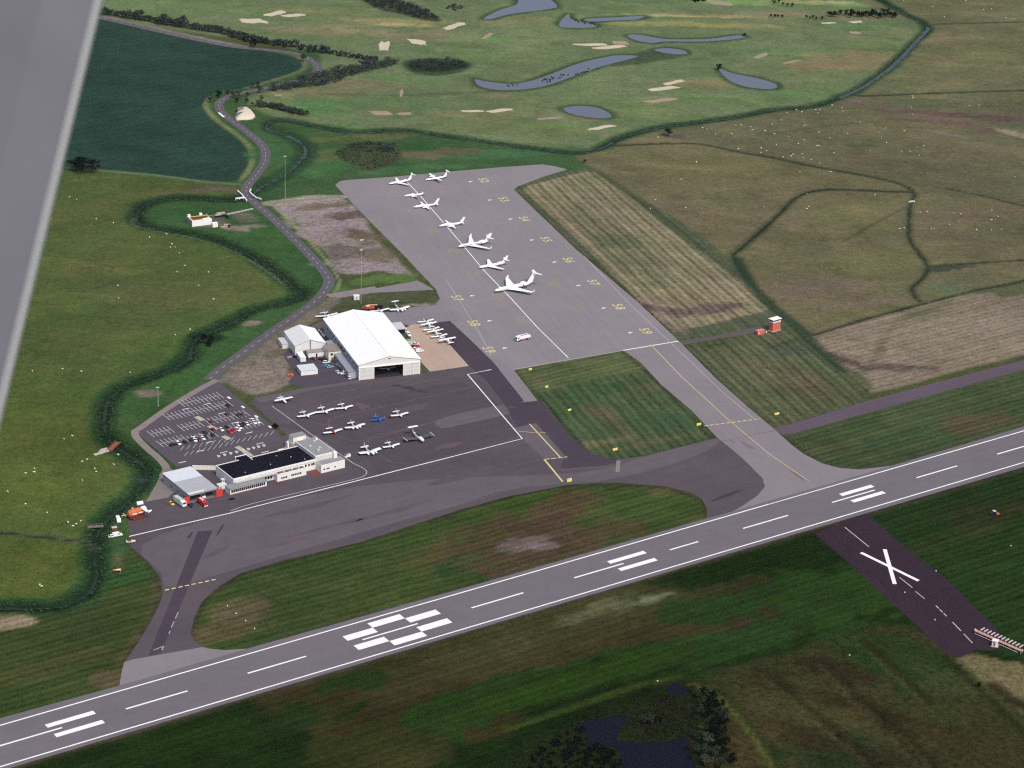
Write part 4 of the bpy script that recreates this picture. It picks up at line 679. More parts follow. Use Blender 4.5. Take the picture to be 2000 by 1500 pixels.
hedge([z8_(540, 775), z8_(640, 785), z8_(720, 795), z8_(800, 815), z8_(880, 835), z8_(960, 858), z8_(1040, 865)], 6, 4.5, 'scrubby hedge right of the sand heap, ending in a rounded clump', 'thorn', 22)
for i, (px, py) in enumerate([(1505, 33), (1513, 33), (1519, 33), (1528, 34), (1575, 35), (1582, 37), (1588, 35), (1594, 38), (1605, 37), (1620, 31), (1625, 32), (1631, 32), (1641, 29), (1652, 29), (1659, 34), (1663, 28), (1666, 30), (1673, 32), (1678, 33), (1682, 33), (1686, 33), (1692, 30), (1697, 33), (1702, 31), (1705, 28), (1709, 32), (1715, 35), (1720, 35), (1724, 26), (1728, 34), (1733, 27), (1737, 33), (1744, 34), (1748, 35)]):
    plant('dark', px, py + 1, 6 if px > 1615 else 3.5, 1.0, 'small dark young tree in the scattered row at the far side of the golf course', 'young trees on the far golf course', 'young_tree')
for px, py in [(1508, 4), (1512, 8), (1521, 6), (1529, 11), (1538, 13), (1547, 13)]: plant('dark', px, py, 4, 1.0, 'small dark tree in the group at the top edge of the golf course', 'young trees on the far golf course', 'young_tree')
plant('dark', 165, 334, 10, 2.6, 'wide dark bush at the lower left corner of the crop field', None, 'bush', 'bush')
plant('brown', 1305, 266, 7, 1.2, 'lone dark brown bush beside the ditch in the marsh pasture', None, 'bush', 'bush'); plant('dark', 1404, 137, 6, 1.1, 'dark bush at the left tip of the slim golf pond', None, 'bush', 'bush'); plant('dark', 1453, 72, 4, 1.1, 'small bush at the right end of the thin golf water', None, 'bush', 'bush')
plant('brown', 1142, 318, 3, 1.3, 'low brown bush near the upper right corner of the hay strips', None, 'bush', 'bush')
for px, py, l in [(398, 664, 'left'), (412, 667, 'middle'), (408, 678, 'lower')]: plant('dark', px, py, 4, 1.3, f'dark bush at the ditch bend by the pasture, {l} one of three', None, 'bush', 'bush')
for px, py, l in [(540, 838, 'dark shrub on the grass corner between car park and apron'), (536, 836, 'second dark shrub on the grass corner by the apron')]: plant('dark', px, py, 3, 1.2, l, None, 'bush', 'bush')
# scrub round and in the dark pond at the bottom
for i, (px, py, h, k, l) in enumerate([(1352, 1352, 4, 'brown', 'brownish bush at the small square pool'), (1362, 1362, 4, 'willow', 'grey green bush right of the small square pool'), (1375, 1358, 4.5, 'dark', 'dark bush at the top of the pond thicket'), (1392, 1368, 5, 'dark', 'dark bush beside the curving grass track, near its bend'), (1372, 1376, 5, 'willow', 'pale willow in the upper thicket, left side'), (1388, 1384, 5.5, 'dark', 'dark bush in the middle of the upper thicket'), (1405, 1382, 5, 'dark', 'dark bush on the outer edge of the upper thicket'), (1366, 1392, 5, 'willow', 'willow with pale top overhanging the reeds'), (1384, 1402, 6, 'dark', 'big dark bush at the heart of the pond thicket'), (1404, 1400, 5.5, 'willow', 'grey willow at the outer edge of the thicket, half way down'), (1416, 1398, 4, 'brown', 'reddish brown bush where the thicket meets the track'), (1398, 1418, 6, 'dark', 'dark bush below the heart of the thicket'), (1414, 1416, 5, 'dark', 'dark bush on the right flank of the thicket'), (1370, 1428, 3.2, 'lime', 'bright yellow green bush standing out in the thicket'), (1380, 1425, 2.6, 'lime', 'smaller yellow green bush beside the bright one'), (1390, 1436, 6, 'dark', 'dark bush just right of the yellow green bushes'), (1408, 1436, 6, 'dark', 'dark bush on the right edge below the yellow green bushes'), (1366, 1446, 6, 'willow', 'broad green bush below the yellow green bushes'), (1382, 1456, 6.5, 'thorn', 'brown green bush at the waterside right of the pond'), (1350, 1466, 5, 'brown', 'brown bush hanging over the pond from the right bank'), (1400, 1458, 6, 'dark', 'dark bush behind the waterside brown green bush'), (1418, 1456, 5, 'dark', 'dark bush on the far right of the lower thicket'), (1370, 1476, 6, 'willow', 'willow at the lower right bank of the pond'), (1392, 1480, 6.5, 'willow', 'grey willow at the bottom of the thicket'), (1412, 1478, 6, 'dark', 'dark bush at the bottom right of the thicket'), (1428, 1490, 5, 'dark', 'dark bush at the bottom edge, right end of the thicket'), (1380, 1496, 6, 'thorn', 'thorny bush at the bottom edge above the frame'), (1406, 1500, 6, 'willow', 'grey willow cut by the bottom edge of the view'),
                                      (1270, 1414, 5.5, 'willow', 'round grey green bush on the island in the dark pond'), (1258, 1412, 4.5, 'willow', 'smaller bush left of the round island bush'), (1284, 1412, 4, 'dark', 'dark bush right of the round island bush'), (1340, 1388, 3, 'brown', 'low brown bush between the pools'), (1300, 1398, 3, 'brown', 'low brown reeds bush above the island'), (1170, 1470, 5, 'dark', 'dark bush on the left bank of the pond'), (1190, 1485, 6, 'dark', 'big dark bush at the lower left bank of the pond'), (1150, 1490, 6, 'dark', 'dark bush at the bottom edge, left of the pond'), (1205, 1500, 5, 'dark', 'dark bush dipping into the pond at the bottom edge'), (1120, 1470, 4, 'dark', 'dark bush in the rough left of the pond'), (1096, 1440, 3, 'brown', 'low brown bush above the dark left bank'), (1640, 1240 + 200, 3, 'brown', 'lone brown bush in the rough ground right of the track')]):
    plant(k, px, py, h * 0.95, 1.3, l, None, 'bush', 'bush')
plant('dark', 1912, 1342, 2.5, 1.2, 'dark bush at the edge of the bare soil patch', None, 'bush', 'bush')
# masses that nobody could count: scrub and reeds
def scrub(name, pts, n, h, kinds, sizes=(0.4, 0.7), k='stuff', label=None, cat=None):
    P = gp(smooth(pts, 4)); x0, y0 = P.min(0); x1, y1 = P.max(0); r_ = random.Random(int(pts[0][0]) + n); mb = MB(); done = 0; o = P.mean(0)
    while done < n:
        x, y = r_.uniform(x0, x1), r_.uniform(y0, y1); _, ins = segdist(np.array([x]), np.array([y]), P, True)
        if not ins[0]: continue
        done += 1; hh = h * r_.uniform(.5, 1.3); leaves(mb, r_, x - o[0], y - o[1], hh * .45, hh * .9, hh * .9, hh * .5, 60, r_.uniform(*sizes))
    ob = mb.build(name, LEAF[kinds], loc=(o[0], o[1], 0)); return tag(ob, label, cat, None, k)
scrub('scrub', [(655, 300), (672, 288), (702, 280), (758, 281), (779, 296), (770, 314), (745, 325), (715, 329), (682, 316), (662, 306)], 150, 1.3, 'bank', (.5, .9)); scrub('scrub', [(690, 282), (760, 282), (780, 295), (740, 298), (690, 292)], 34, 3.0, 'hedge')
scrub('scrub', [(803, 127), (820, 121), (870, 120), (905, 123), (898, 135), (850, 137), (815, 133)], 75, 4.2, 'hedge'); scrub('scrub', [(692, -14), (745, -6), (810, 12), (850, 31), (860, 40), (830, 38), (780, 25), (738, 16)], 150, 4, 'hedge'); scrub('scrub', [(868, 16), (890, 10), (905, 16), (885, 22)], 12, 3, 'hedge'); scrub('scrub', [(1340, -4), (1375, -3), (1372, 4), (1345, 2)], 14, 4, 'dark')
scrub('reeds', [(1240, 1382), (1300, 1362), (1350, 1362), (1370, 1400), (1345, 1436), (1300, 1444), (1255, 1446), (1225, 1432), (1232, 1405)], 160, 1.1, 'brown', (.3, .5)); scrub('reeds', [(1040, 1478), (1090, 1440), (1140, 1425), (1150, 1456), (1190, 1462), (1205, 1520), (1030, 1530)], 150, 1.6, 'dark', (.3, .6))
def bank(name, pts, wd, n, h, kind):
    P = [G(x, y) for x, y in smooth(pts, 5, False)]; r_ = random.Random(n); mb = MB(); o = P[0]; seg = [(a, b, (b - a).length) for a, b in zip(P[:-1], P[1:])]; tot = sum(s_[2] for s_ in seg)
    for i in range(n):
        d = r_.uniform(0, tot)
        for a, b, L in seg:
            if d <= L: break
            d -= L
        q = a.lerp(b, d / L); nn = (b - a).normalized(); off = r_.choice((-1, 1)) * r_.uniform(.35, 1) * wd; q = q + Vector((-nn.y, nn.x, 0)) * off; hh = h * r_.uniform(.5, 1.2)
        leaves(mb, r_, q.x - o.x, q.y - o.y, hh * .4 - .4, hh * 1.2, hh * 1.2, hh * .5, 16, .35)
    return tag(mb.build(name, LEAF[kind], loc=(o.x, o.y, 0)), kind='stuff')
bank('bank_vegetation', DITCH_W, 6.0, 700, 0.7, 'bank'); bank('bank_vegetation', DITCH_N, 4.0, 500, 0.6, 'bank')
scrub('reeds', [(1050, 158), (1090, 146), (1112, 145), (1076, 160)], 16, .6, 'bank', (.5, .8)); scrub('reeds', [(1120, 143), (1160, 131), (1166, 136), (1130, 148)], 12, .6, 'bank', (.5, .8)); scrub('reeds', [(985, 165), (1010, 163), (1010, 167), (990, 169)], 5, .6, 'bank', (.5, .8))
scrub('reeds', [(1118, 36), (1150, 40), (1172, 50), (1150, 47), (1124, 43)], 26, .7, 'bank', (.5, .8))
# ------------------------------------------------------------------ buildings
ROOFW = M('white roof sheet', (0.82, 0.82, 0.81), 0.5, 0.3, var=0.04, scale=0.15); WALLW = M('white wall', (0.74, 0.74, 0.72), 0.7, 0.2, var=0.07, scale=0.3, streak=True)
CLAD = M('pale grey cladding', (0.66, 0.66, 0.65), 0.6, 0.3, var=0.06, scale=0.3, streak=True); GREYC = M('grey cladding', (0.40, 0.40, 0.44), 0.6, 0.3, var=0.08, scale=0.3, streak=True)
GLASS = M('dark glazing', (0.015, 0.017, 0.022), 0.15, 0.6, var=0.05); DARK = M('dark void', (0.012, 0.011, 0.016), 1.0, 0.0); FELT = M('black roofing felt', (0.010, 0.010, 0.017), 1.0, 0.0, var=0.25, scale=0.2)
GROOF = M('grey roof', (0.24, 0.24, 0.25), 0.8, 0.2, var=0.18, scale=0.25); CREAM = M('cream render', (0.76, 0.72, 0.62), 0.8, 0.2, var=0.08, streak=True); RED = M('red paint', (0.62, 0.045, 0.035), 0.5, 0.4, var=0.1); BRICK = M('brick', (0.22, 0.09, 0.07), 0.9, 0.1, var=0.2)
STEEL = M('galvanised steel', (0.45, 0.46, 0.48), 0.5, 0.4, var=0.1); LINE = M('dark joint', (0.10, 0.10, 0.11), 0.8, 0.1); SLAB = M('concrete floor', (0.16, 0.14, 0.16), 0.9, 0.2, var=0.2)
def part(mb, name, mat, par, **k): return mb.build(name, mat, par, **k)
# --- the big hangar
H = thing('hangar', 'large white hangar with a low gabled roof and half open sliding doors', 'hangar', (-88.5, 1287.5, 0), R(20.5))
mb = MB(); W_, D_, E_, Rg = 37.0, 75.0, 9.3, 13.0
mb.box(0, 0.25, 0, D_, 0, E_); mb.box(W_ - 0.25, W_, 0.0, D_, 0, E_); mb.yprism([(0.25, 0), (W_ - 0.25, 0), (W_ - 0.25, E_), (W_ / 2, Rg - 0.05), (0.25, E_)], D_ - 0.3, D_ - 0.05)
hw = part(mb, 'wall', GREYC, H)  # walls greyer than the front: their shade is put into the colour
mb = MB(); mb.yprism([(0.0, 7.75), (W_, 7.75), (W_, E_), (W_ / 2, Rg - 0.06), (0.0, E_)], -0.25, -0.02); gab = part(mb, 'gable', CLAD, H)
mb = MB(); mb.box(17.6, 19.2, -0.3, -0.26, 11.2, 11.7); part(mb, 'vent', LINE, gab)
mb = MB(); mb.box(-0.1, W_ + 0.1, -0.75, -0.26, 7.3, 7.9); part(mb, 'door_track', ROOFW, H)
for sgn in (0, 1):
    mb = MB(); x0, x1 = (-0.5, W_ / 2) if not sgn else (W_ + 0.5, W_ / 2); z0, z1 = E_ - .1, Rg
    mb.yprism([(x0, z0), (x1, z1), (x1, z1 + 0.22), (x0, z0 + 0.22)] if not sgn else [(x1, z1), (x0, z0), (x0, z0 + .22), (x1, z1 + .22)], -0.6, D_ + 0.3); rp = part(mb, 'roof', ROOFW, H)
mb = MB(); mb.box(W_ / 2 - .35, W_ / 2 + .35, -0.6, D_ + .3, Rg + .2, Rg + .34); part(mb, 'roof_ridge', ROOFW, H)
for x0, x1 in ((0.0, 2.9), (3.0, 9.3), (26.6, 31.6), (31.7, 37.0)):
    mb = MB(); mb.box(x0, x1, -0.62 if x0 in (3.0, 26.6) else -0.5, -0.42 if x0 in (3.0, 26.6) else -0.3, 0.05, 7.4); dr = part(mb, 'sliding_door', CLAD, H)
    mb = MB(); yy = -0.66 if x0 in (3.0, 26.6) else -0.54
    for k in range(int(x1 - x0)): mb.box(x0 + .9 + k - .03, x0 + .9 + k + .03, yy, yy + .03, .1, 7.3)
    for z in (2.4, 4.9): mb.box(x0 + .1, x1 - .1, yy - .01, yy + .02, z - .03, z + .03)
    part(mb, 'door_rib', M('cladding rib', (0.42, 0.42, 0.43)), dr)
mb = MB(); mb.box(0.25, W_ - .25, -0.2, D_ - .3, 0.02, 0.09); part(mb, 'floor', M('darkened floor', (.035, .028, .04), .9, .1, var=.3), H)  # floor colour darkened to carry the gloom behind the doors
mb = MB(); mb.box(.3, .4, .1, D_ - .5, .1, E_ - .2); mb.box(W_ - .4, W_ - .3, .1, D_ - .5, .1, E_ - .2); mb.box(.5, W_ - .5, D_ - .6, D_ - .5, .1, E_ - .2); mb.box(.5, W_ - .5, .1, D_ - .7, E_ - .15, E_ - .1); part(mb, 'shade_lining', DARK, H)  # added black lining that stands for the shade inside the hangar
mb = MB(); mb.box(0, .5, -.7, -.35, 0, 7.4); mb.box(W_ - .5, W_, -.7, -.35, 0, 7.4); part(mb, 'door_post', ROOFW, H)
mb = MB(); mb.box(-5.2, -0.02, 3, 52, 0, 4.2); an = part(mb, 'side_annex', GREYC, H)
mb = MB(); mb.box(-5.5, -0.02, 2.7, 52.3, 4.22, 4.45); part(mb, 'annex_roof', M('blue grey roof', (0.26, 0.28, 0.32), 0.7, .2, var=.15), an)
mb = MB(); [mb.box(-5.24, -5.18, y, y + 2.6, 1.4, 2.8) for y in range(5, 50, 5)]; part(mb, 'annex_window', GLASS, an)
mb = MB(); [mb.box(-0.06, -0.01, y, y + 3.2, 5.6, 6.8) for y in range(4, 70, 6)]; part(mb, 'clerestory_window', GLASS, H)
# parked planes inside, half seen in the doorway
# --- small hangar
S = thing('shed', 'smaller white gabled hangar beside the road with a dark pipe on its front', 'shed', (-128.3, 1320.5, 0), R(21))
mb = MB(); mb.box(0, .2, 0, 24, 0, 6); mb.box(18.4, 18.6, 0, 24, 0, 6); mb.yprism([(.2, 0), (18.4, 0), (18.4, 6), (9.3, 9.2), (.2, 6)], .05, .25); mb.yprism([(.2, 0), (18.4, 0), (18.4, 6), (9.3, 9.2), (.2, 6)], 23.75, 23.95); part(mb, 'wall', CLAD, S)
for x0, x1 in ((-.3, 9.3), (18.9, 9.3)):
    mb = MB(); a, b2 = ((x0, 5.95), (x1, 9.25)); mb.yprism([a, b2, (b2[0], b2[1] + .18), (a[0], a[1] + .18)], -.35, 24.3); part(mb, 'roof', ROOFW if x0 > 0 else M('off white roof', (0.62, 0.63, 0.63), .6, .2, var=.08, scale=.4), S)
mb = MB(); mb.box(9.1, 9.5, -.32, -.02, 2.9, 9.0); part(mb, 'pipe', LINE, S)
mb = MB(); mb.box(6.6, 16.5, -5.3, -0.02, 0, 2.9); ex = part(mb, 'front_extension', WALLW, S); mb = MB(); mb.box(6.4, 16.7, -5.5, -.02, 2.92, 3.1); part(mb, 'extension_roof', GROOF, ex); mb = MB(); mb.box(11.2, 12.1, -5.36, -5.28, .05, 2.2); part(mb, 'door', DARK, ex); mb = MB(); mb.box(5.0, 6.5, -.1, -.02, 0.05, 2.6); part(mb, 'rear_doorway', LINE, S)
mb = MB(); mb.box(-4.4, -0.02, 12, 22, 0, 2.9); sx_ = part(mb, 'side_extension', CLAD, S); mb = MB(); mb.box(-4.6, -.02, 11.8, 22.2, 2.92, 3.1); part(mb, 'side_roof', M('light grey roof', (0.5, 0.5, 0.52), .7, .2), sx_)
def local_thing(name, label, cat, fr, u, v, rz=0.0, group=None):
    o, a = fr; c, s_ = math.cos(a), math.sin(a); return thing(name, label, cat, (o[0] + c * u - s_ * v, o[1] + s_ * u + c * v, 0), a + rz, group)
SF = ((-128.3, 1320.5), R(21))
T = local_thing('site_container', 'long white box container in front of the smaller hangar', 'container', SF, .2, -11.3)
mb = MB(); mb.box(0, 3.3, 0, 9.2, .35, 3.05); bd = part(mb, 'box', WALLW, T); mb = MB(); mb.box(-.1, 3.4, -.1, 9.3, 3.06, 3.14); part(mb, 'roof', ROOFW, T); mb = MB(); [mb.box(.3, 3.0, y, y + .5, 0, .34) for y in (.6, 8)]; part(mb, 'support', LINE, T); mb = MB(); mb.box(1.6, 1.66, -.04, -.01, .4, 3); part(mb, 'door_seam', LINE, bd)
Cb = local_thing('portable_cabin', 'low white flat roofed cabin at the edge of the yard, left of the big hangar', 'cabin', SF, -4.9, -30.7)
mb = MB(); mb.box(0, 10, 0, 9.3, .2, 2.9); bd = part(mb, 'wall', WALLW, Cb); mb = MB(); mb.box(-.15, 10.15, -.15, 9.45, 2.92, 3.06); part(mb, 'roof', M('ribbed cabin roof', (0.56, 0.6, 0.62), .6, .3, var=.14, scale=.5), Cb); mb = MB(); [mb.box(-.05, -.01, y, y + 1.6, 1.1, 2.2) for y in (1, 4, 7)]; part(mb, 'window', GLASS, bd); mb = MB(); mb.box(.5, 9.5, .4, 8.9, 0, .19); part(mb, 'plinth', LINE, Cb)
K = local_thing('office_building', 'cream two storey block with a grey flat roof against the big hangar', 'building', SF, 16.7, -13)
mb = MB(); mb.box(0, 7.8, 0, 11.2, 0, 5.5); part(mb, 'wall', CREAM, K); mb = MB(); mb.box(-.2, 8, -.2, 11.4, 5.52, 5.7); part(mb, 'roof', M('brown grey roof', (0.24, 0.2, 0.18), .9, .1, var=.25), K)
for x0 in (1.2, 5.2):
    mb = MB(); mb.box(x0, x0 + 1.5, -.06, -.01, 3.3, 4.6); wn = part(mb, 'window', GLASS, K); mb = MB(); mb.box(x0 - .15, x0 + 1.65, -.14, -.01, 3.1, 3.25); part(mb, 'sill', WALLW, wn)
mb = MB(); mb.box(1.8, 7.6, -2.2, -.02, 1.7, 1.95); part(mb, 'entrance_roof', LINE, K)
# --- terminal
TF = ((-143.2, 1128.9), R(35))
A = thing('terminal', 'long low white airport terminal with black flat roof and a taller grey roofed block', 'terminal building', (-143.2, 1128.9, 0), R(35))
mb = MB(); mb.box(5, 54, 6.0, 25.4, 0, 5.5); mw = part(mb, 'main_wall', WALLW, A)
mb = MB(); mb.box(5.3, 53.9, 6.6, 25.1, 5.52, 5.6); part(mb, 'roof', FELT, A)
mb = MB(); mb.box(4.9, 54, 5.7, 6.5, 5.0, 5.9); mb.box(4.9, 5.3, 6.52, 25.5, 5.0, 5.9); mb.box(5.32, 54, 25.12, 25.5, 5.0, 5.9); part(mb, 'parapet', WALLW, A)
mb = MB(); mb.box(5.3, 30, 4.0, 5.68, 3.9, 4.2); part(mb, 'lower_ledge', M('ledge', (.46, .46, .46), .8, .2, var=.15), A)
mb = MB(); [mb.box(22 + i * 1.6, 22 + i * 1.6 + 1.0, 5.9, 5.98, 0.9, 2.6) for i in range(4)]; [mb.box(x, x + .9, 5.9, 5.98, 2.8, 4.2) for x in (47.6, 49.6, 51.4, 52.5)]; part(mb, 'window', GLASS, mw)
mb = MB(); mb.box(0, 21.5, 0.3, 5.68, 0, 3.4); e_ = part(mb, 'lounge_wing', WALLW, A); mb = MB(); mb.box(-.2, 21.7, -.1, 5.68, 3.42, 3.65); part(mb, 'wing_roof', GROOF, e_); mb = MB(); [mb.box(.7 + i * 1.18, .7 + i * 1.18 + .98, .22, .28, 1.3, 2.9) for i in range(17)]; part(mb, 'window_strip', GLASS, e_); mb = MB(); mb.box(.05, 21.4, .2, .28, .02, .55); part(mb, 'brick_base', BRICK, e_)
mb = MB(); mb.box(-.06, -.01, .4, .9, .1, 3.3); part(mb, 'drainpipe', LINE, e_)
mb = MB(); mb.box(28.9, 46.3, 2.3, 5.9, 0, 3.9); e2 = part(mb, 'front_wing', WALLW, A); mb = MB(); mb.box(29.2, 46.0, 2.6, 5.68, 3.92, 4.0); part(mb, 'wing_roof', M('stained roof', (.20, .15, .14), .9, .1, var=.4, scale=.5), e2); mb = MB(); mb.box(28.9, 46.3, 2.3, 2.55, 3.92, 4.4); part(mb, 'parapet', WALLW, e2)
mb = MB(); [mb.box(31.2 + i * .95, 31.2 + i * .95 + .7, 2.22, 2.28, 1.2, 2.2) for i in range(4)]; [mb.box(37.2 + i * 1.05, 37.2 + i * 1.05 + .8, 2.22, 2.28, 1.5, 2.5) for i in range(6)]; part(mb, 'window', GLASS, e2)
for i, x in enumerate((30.5, 33, 35.2, 38, 39.5, 41.8, 43.5)):
    mb = MB(); mb.box(x, x + .9, 3.2, 4.2, 4.02, 4.7 + .3 * (i % 2)); part(mb, 'roof_unit', STEEL if i % 2 else BRICK, e2)
mb = MB(); mb.box(54.02, 68.5, 0, 6.0, 0, 4.6); e3 = part(mb, 'corner_block', WALLW, A); mb = MB(); mb.box(54.3, 68.2, .3, 5.8, 4.62, 4.7); part(mb, 'block_roof', GROOF, e3); mb = MB(); [mb.box(x, x + .8, -.07, -.01, 1.6, 2.4) for x in (55.4, 57.2, 58.2, 62)]; part(mb, 'window', GLASS, e3)
mb = MB(); mb.box(54.02, 66.2, 6.02, 28, 0, 7.4); tw = part(mb, 'tower_block', M('grey white render', (.58, .58, .58), .8, .2, var=.1, streak=True), A); mb = MB(); mb.box(54.3, 65.9, 6.3, 27.7, 7.42, 7.5); part(mb, 'tower_roof', GROOF, tw)
mb = MB(); mb.box(53.9, 54.28, 5.95, 28.1, 7.0, 7.75); mb.box(54.3, 66.3, 5.95, 6.28, 7.0, 7.75); mb.box(65.92, 66.3, 6.3, 28.1, 7.0, 7.75); part(mb, 'parapet', WALLW, tw)
mb = MB(); [mb.tube((66.1, 7 + i * 2.2, 7.75), (66.1, 7 + i * 2.2, 8.6), .05) for i in range(10)]; mb.tube((66.1, 7, 8.6), (66.1, 27, 8.6), .05); part(mb, 'railing', STEEL, tw)
for x, y, h in ((58, 11, .9), (57, 18, .5), (62, 22, .7), (60.5, 14, .4)):
    mb = MB(); mb.box(x, x + 1.6, y, y + 1.2, 7.52, 7.52 + h); part(mb, 'roof_vent', STEEL, tw)
mb = MB(); mb.tube((65.2, 24.5, 7.5), (65.2, 24.5, 8.4), .6, .5, 10); part(mb, 'roof_dome', ROOFW, tw)
mb = MB(); mb.box(64.2, 66.2, 4.2, 6.0, 4.72, 8.0); part(mb, 'stair_head', WALLW, A)
mb = MB(); mb.box(54.02, 66.2, 28.02, 36, 0, 4.8); rb = part(mb, 'rear_block', CREAM, A); mb = MB(); mb.box(54.3, 65.9, 28.3, 35.7, 4.82, 4.9); part(mb, 'rear_roof', GROOF, rb)
mb = MB(); mb.box(54.6, 62.6, 31, 35.8, 4.92, 8.2); rt_ = part(mb, 'rear_tower', CREAM, A); mb = MB(); mb.box(54.5, 62.7, 30.9, 35.9, 8.22, 8.4); part(mb, 'rear_tower_roof', GROOF, rt_)
mb = MB(); mb.box(57.2, 60.4, 28.4, 30.9, 4.95, 6.2); mb.box(63, 66.1, 28.3, 28.7, 4.95, 6.6); part(mb, 'roof_wall', CREAM, A)
mb = MB(); mb.xprism([(30.5, 0), (36.5, 0), (35.9, 1.2), (34.4, 2.0), (33.4, 3.4), (33.0, 6.2), (32.2, 6.6), (31.2, 6.2)], 51.2, 52.0); part(mb, 'curved_fin', WALLW, A)
mb = MB(); mb.box(48, 53.6, 25.55, 31.5, 0, .5); mb.box(48, 52, 33.4, 36.2, 0, .9); part(mb, 'porch_base', CREAM, A)
mb = MB(); mb.box(18.6, 24.6, 21, 28.8, 5.7, 6.0); cn = part(mb, 'entrance_canopy', FELT, A); mb = MB(); mb.box(18.3, 24.9, 28.82, 29.3, 5.3, 6.3); mb.box(24.62, 24.95, 22, 28.8, 5.5, 6.3); part(mb, 'canopy_edge', ROOFW, cn); mb = MB(); [mb.tube((x, 29, 0), (x, 29, 5.3), .15) for x in (18.6, 24.6)]; part(mb, 'canopy_post', WALLW, cn)
mb = MB(); [mb.box(x, x + .5, y, y + .5, 5.62, 6.0) for x, y in ((30, 12), (38, 20), (44, 15), (14, 10), (49, 9))]; part(mb, 'roof_light', STEEL, A)
for i, (u, v, w_, d_, h_, m_, lb, nm, ct) in enumerate([(-2.2, 8.2, 4.5, 3, 2.6, WALLW, 'small white shed between fire station and terminal', 'store_shed', 'shed'), (3.0, 14.5, 1.6, 2.0, 2.2, WALLW, 'white upright tank beside the terminal left wall', 'water_tank', 'tank'), (-6, 17.5, 3.2, 2.4, 1.8, M('dull plant grey', (.30, .30, .28)), 'grey plant housing in the yard behind the fire station', 'plant_housing', 'machinery')]):
    o = local_thing(nm, lb, ct, TF, u, v); mb = MB(); mb.box(0, w_, 0, d_, 0, h_); wl = part(mb, 'wall', m_, o); mb = MB(); mb.box(-.1, w_ + .1, -.1, d_ + .1, h_ + .01, h_ + .15); part(mb, 'roof', GROOF if m_ is not WALLW else M('pale lid', (.66, .66, .64)), o); mb = MB(); mb.box(.6, 1.2, -.06, -.01, .1, min(2, h_ - .3)); part(mb, 'door', DARK, wl)
FF = ((-163, 1117.5), R(35))
Fs = thing('fire_station', 'grey roofed fire station with red doors folded open', 'fire station', (-163, 1117.5, 0), R(35))
mb = MB(); mb.box(0, .25, 0.2, 29.4, 0, 5.2); mb.box(15.75, 16, .2, 29.4, 0, 5.2); mb.box(.25, 15.75, 29.1, 29.35, 0, 5.2); part(mb, 'wall', M('fire station cladding', (.33, .34, .37), .6, .3, var=.1, streak=True), Fs)
mb = MB(); mb.box(-.3, 16.3, -.6, 16.5, 5.22, 5.5); part(mb, 'roof', M('grey sheet roof', (.36, .37, .39), .6, .3, var=.12, scale=.3), Fs); mb = MB(); mb.box(-.3, 16.3, 16.52, 29.7, 5.24, 5.52); part(mb, 'roof', M('light sheet roof', (.58, .60, .65), .6, .3, var=.1, scale=.3), Fs); mb = MB(); mb.box(-.3, 9, -.6, 1.6, 5.51, 5.56); part(mb, 'roof_patch', M('pale roof patch', (.58, .60, .63), .6, .3), Fs)
for u0, u1 in ((-3.1, 0.4), (15.65, 19.2)):
    mb = MB(); mb.box(u0, u1, -.1, .12, .1, 4.3); part(mb, 'folding_door', RED, Fs)
mb = MB(); mb.box(.3, 15.7, .3, 29, .07, .12); part(mb, 'floor', SLAB, Fs); mb = MB(); mb.box(.4, 15.6, -.1, .18, 4.35, 5.2); part(mb, 'lintel', GREYC, Fs); mb = MB(); [mb.box(-.06, -.01, y, y + 1.2, 1.2, 2.4) for y in (5, 12, 19)]; part(mb, 'window', GLASS, Fs)
o = local_thing('yard_wall', 'cream screen wall behind the fire station', 'wall', FF, 20.5, 36, R(-33)); mb = MB(); mb.box(0, 15, 0, .4, 0, 2.2); wl = part(mb, 'wall_panel', CREAM, o); mb = MB(); mb.box(-.1, 15.1, -.08, .48, 2.21, 2.35); part(mb, 'coping', WALLW, o); mb = MB(); mb.box(14.6, 15, -5, -.02, 0, 2.2); part(mb, 'return_wall', CREAM, o)
# --- red lookout tower and its hut
U_ = thing('lookout_tower', 'salmon red lookout tower with white top and wide dark window', 'tower', (*tuple(G(1508.5, 648.5))[:2], 0), R(38))
TRED = M('faded red render', (0.55, 0.14, 0.10), .8, .2, var=.15, scale=.6); mb = MB(); mb.prism([(0, 0), (6.4, 0), (6.4, 3.4), (0, 3.4)], .12, 5.6); part(mb, 'wall', TRED, U_)
mb = MB(); mb.box(-.1, 6.5, -.1, 3.5, 5.62, 6.4); part(mb, 'balcony_band', M('pinkish white paint', (.70, .62, .60), .7, .2), U_); mb = MB(); mb.box(.2, 6.2, .3, 3.2, 6.42, 7.6); cbn = part(mb, 'cab', TRED, U_); mb = MB(); mb.box(.5, 5.2, .22, .29, 6.5, 7.5); mb.box(.12, .19, .6, 2.9, 6.5, 7.5); part(mb, 'window', GLASS, cbn); mb = MB(); mb.box(-.5, 6.9, -.5, 3.9, 7.62, 7.85); part(mb, 'roof', ROOFW, U_); mb = MB(); mb.box(-.5, 6.9, -.5, 3.9, 0, .1); part(mb, 'base_slab', M('pale slab', (.45, .38, .34)), U_); mb = MB(); [mb.box(x, x + .6, -.05, -.01, z, z + .6) for x, z in ((1, 4.4), (3, 4.6), (2, 2))]; part(mb, 'wall_patch', M('darker red', (.38, .09, .07)), U_)
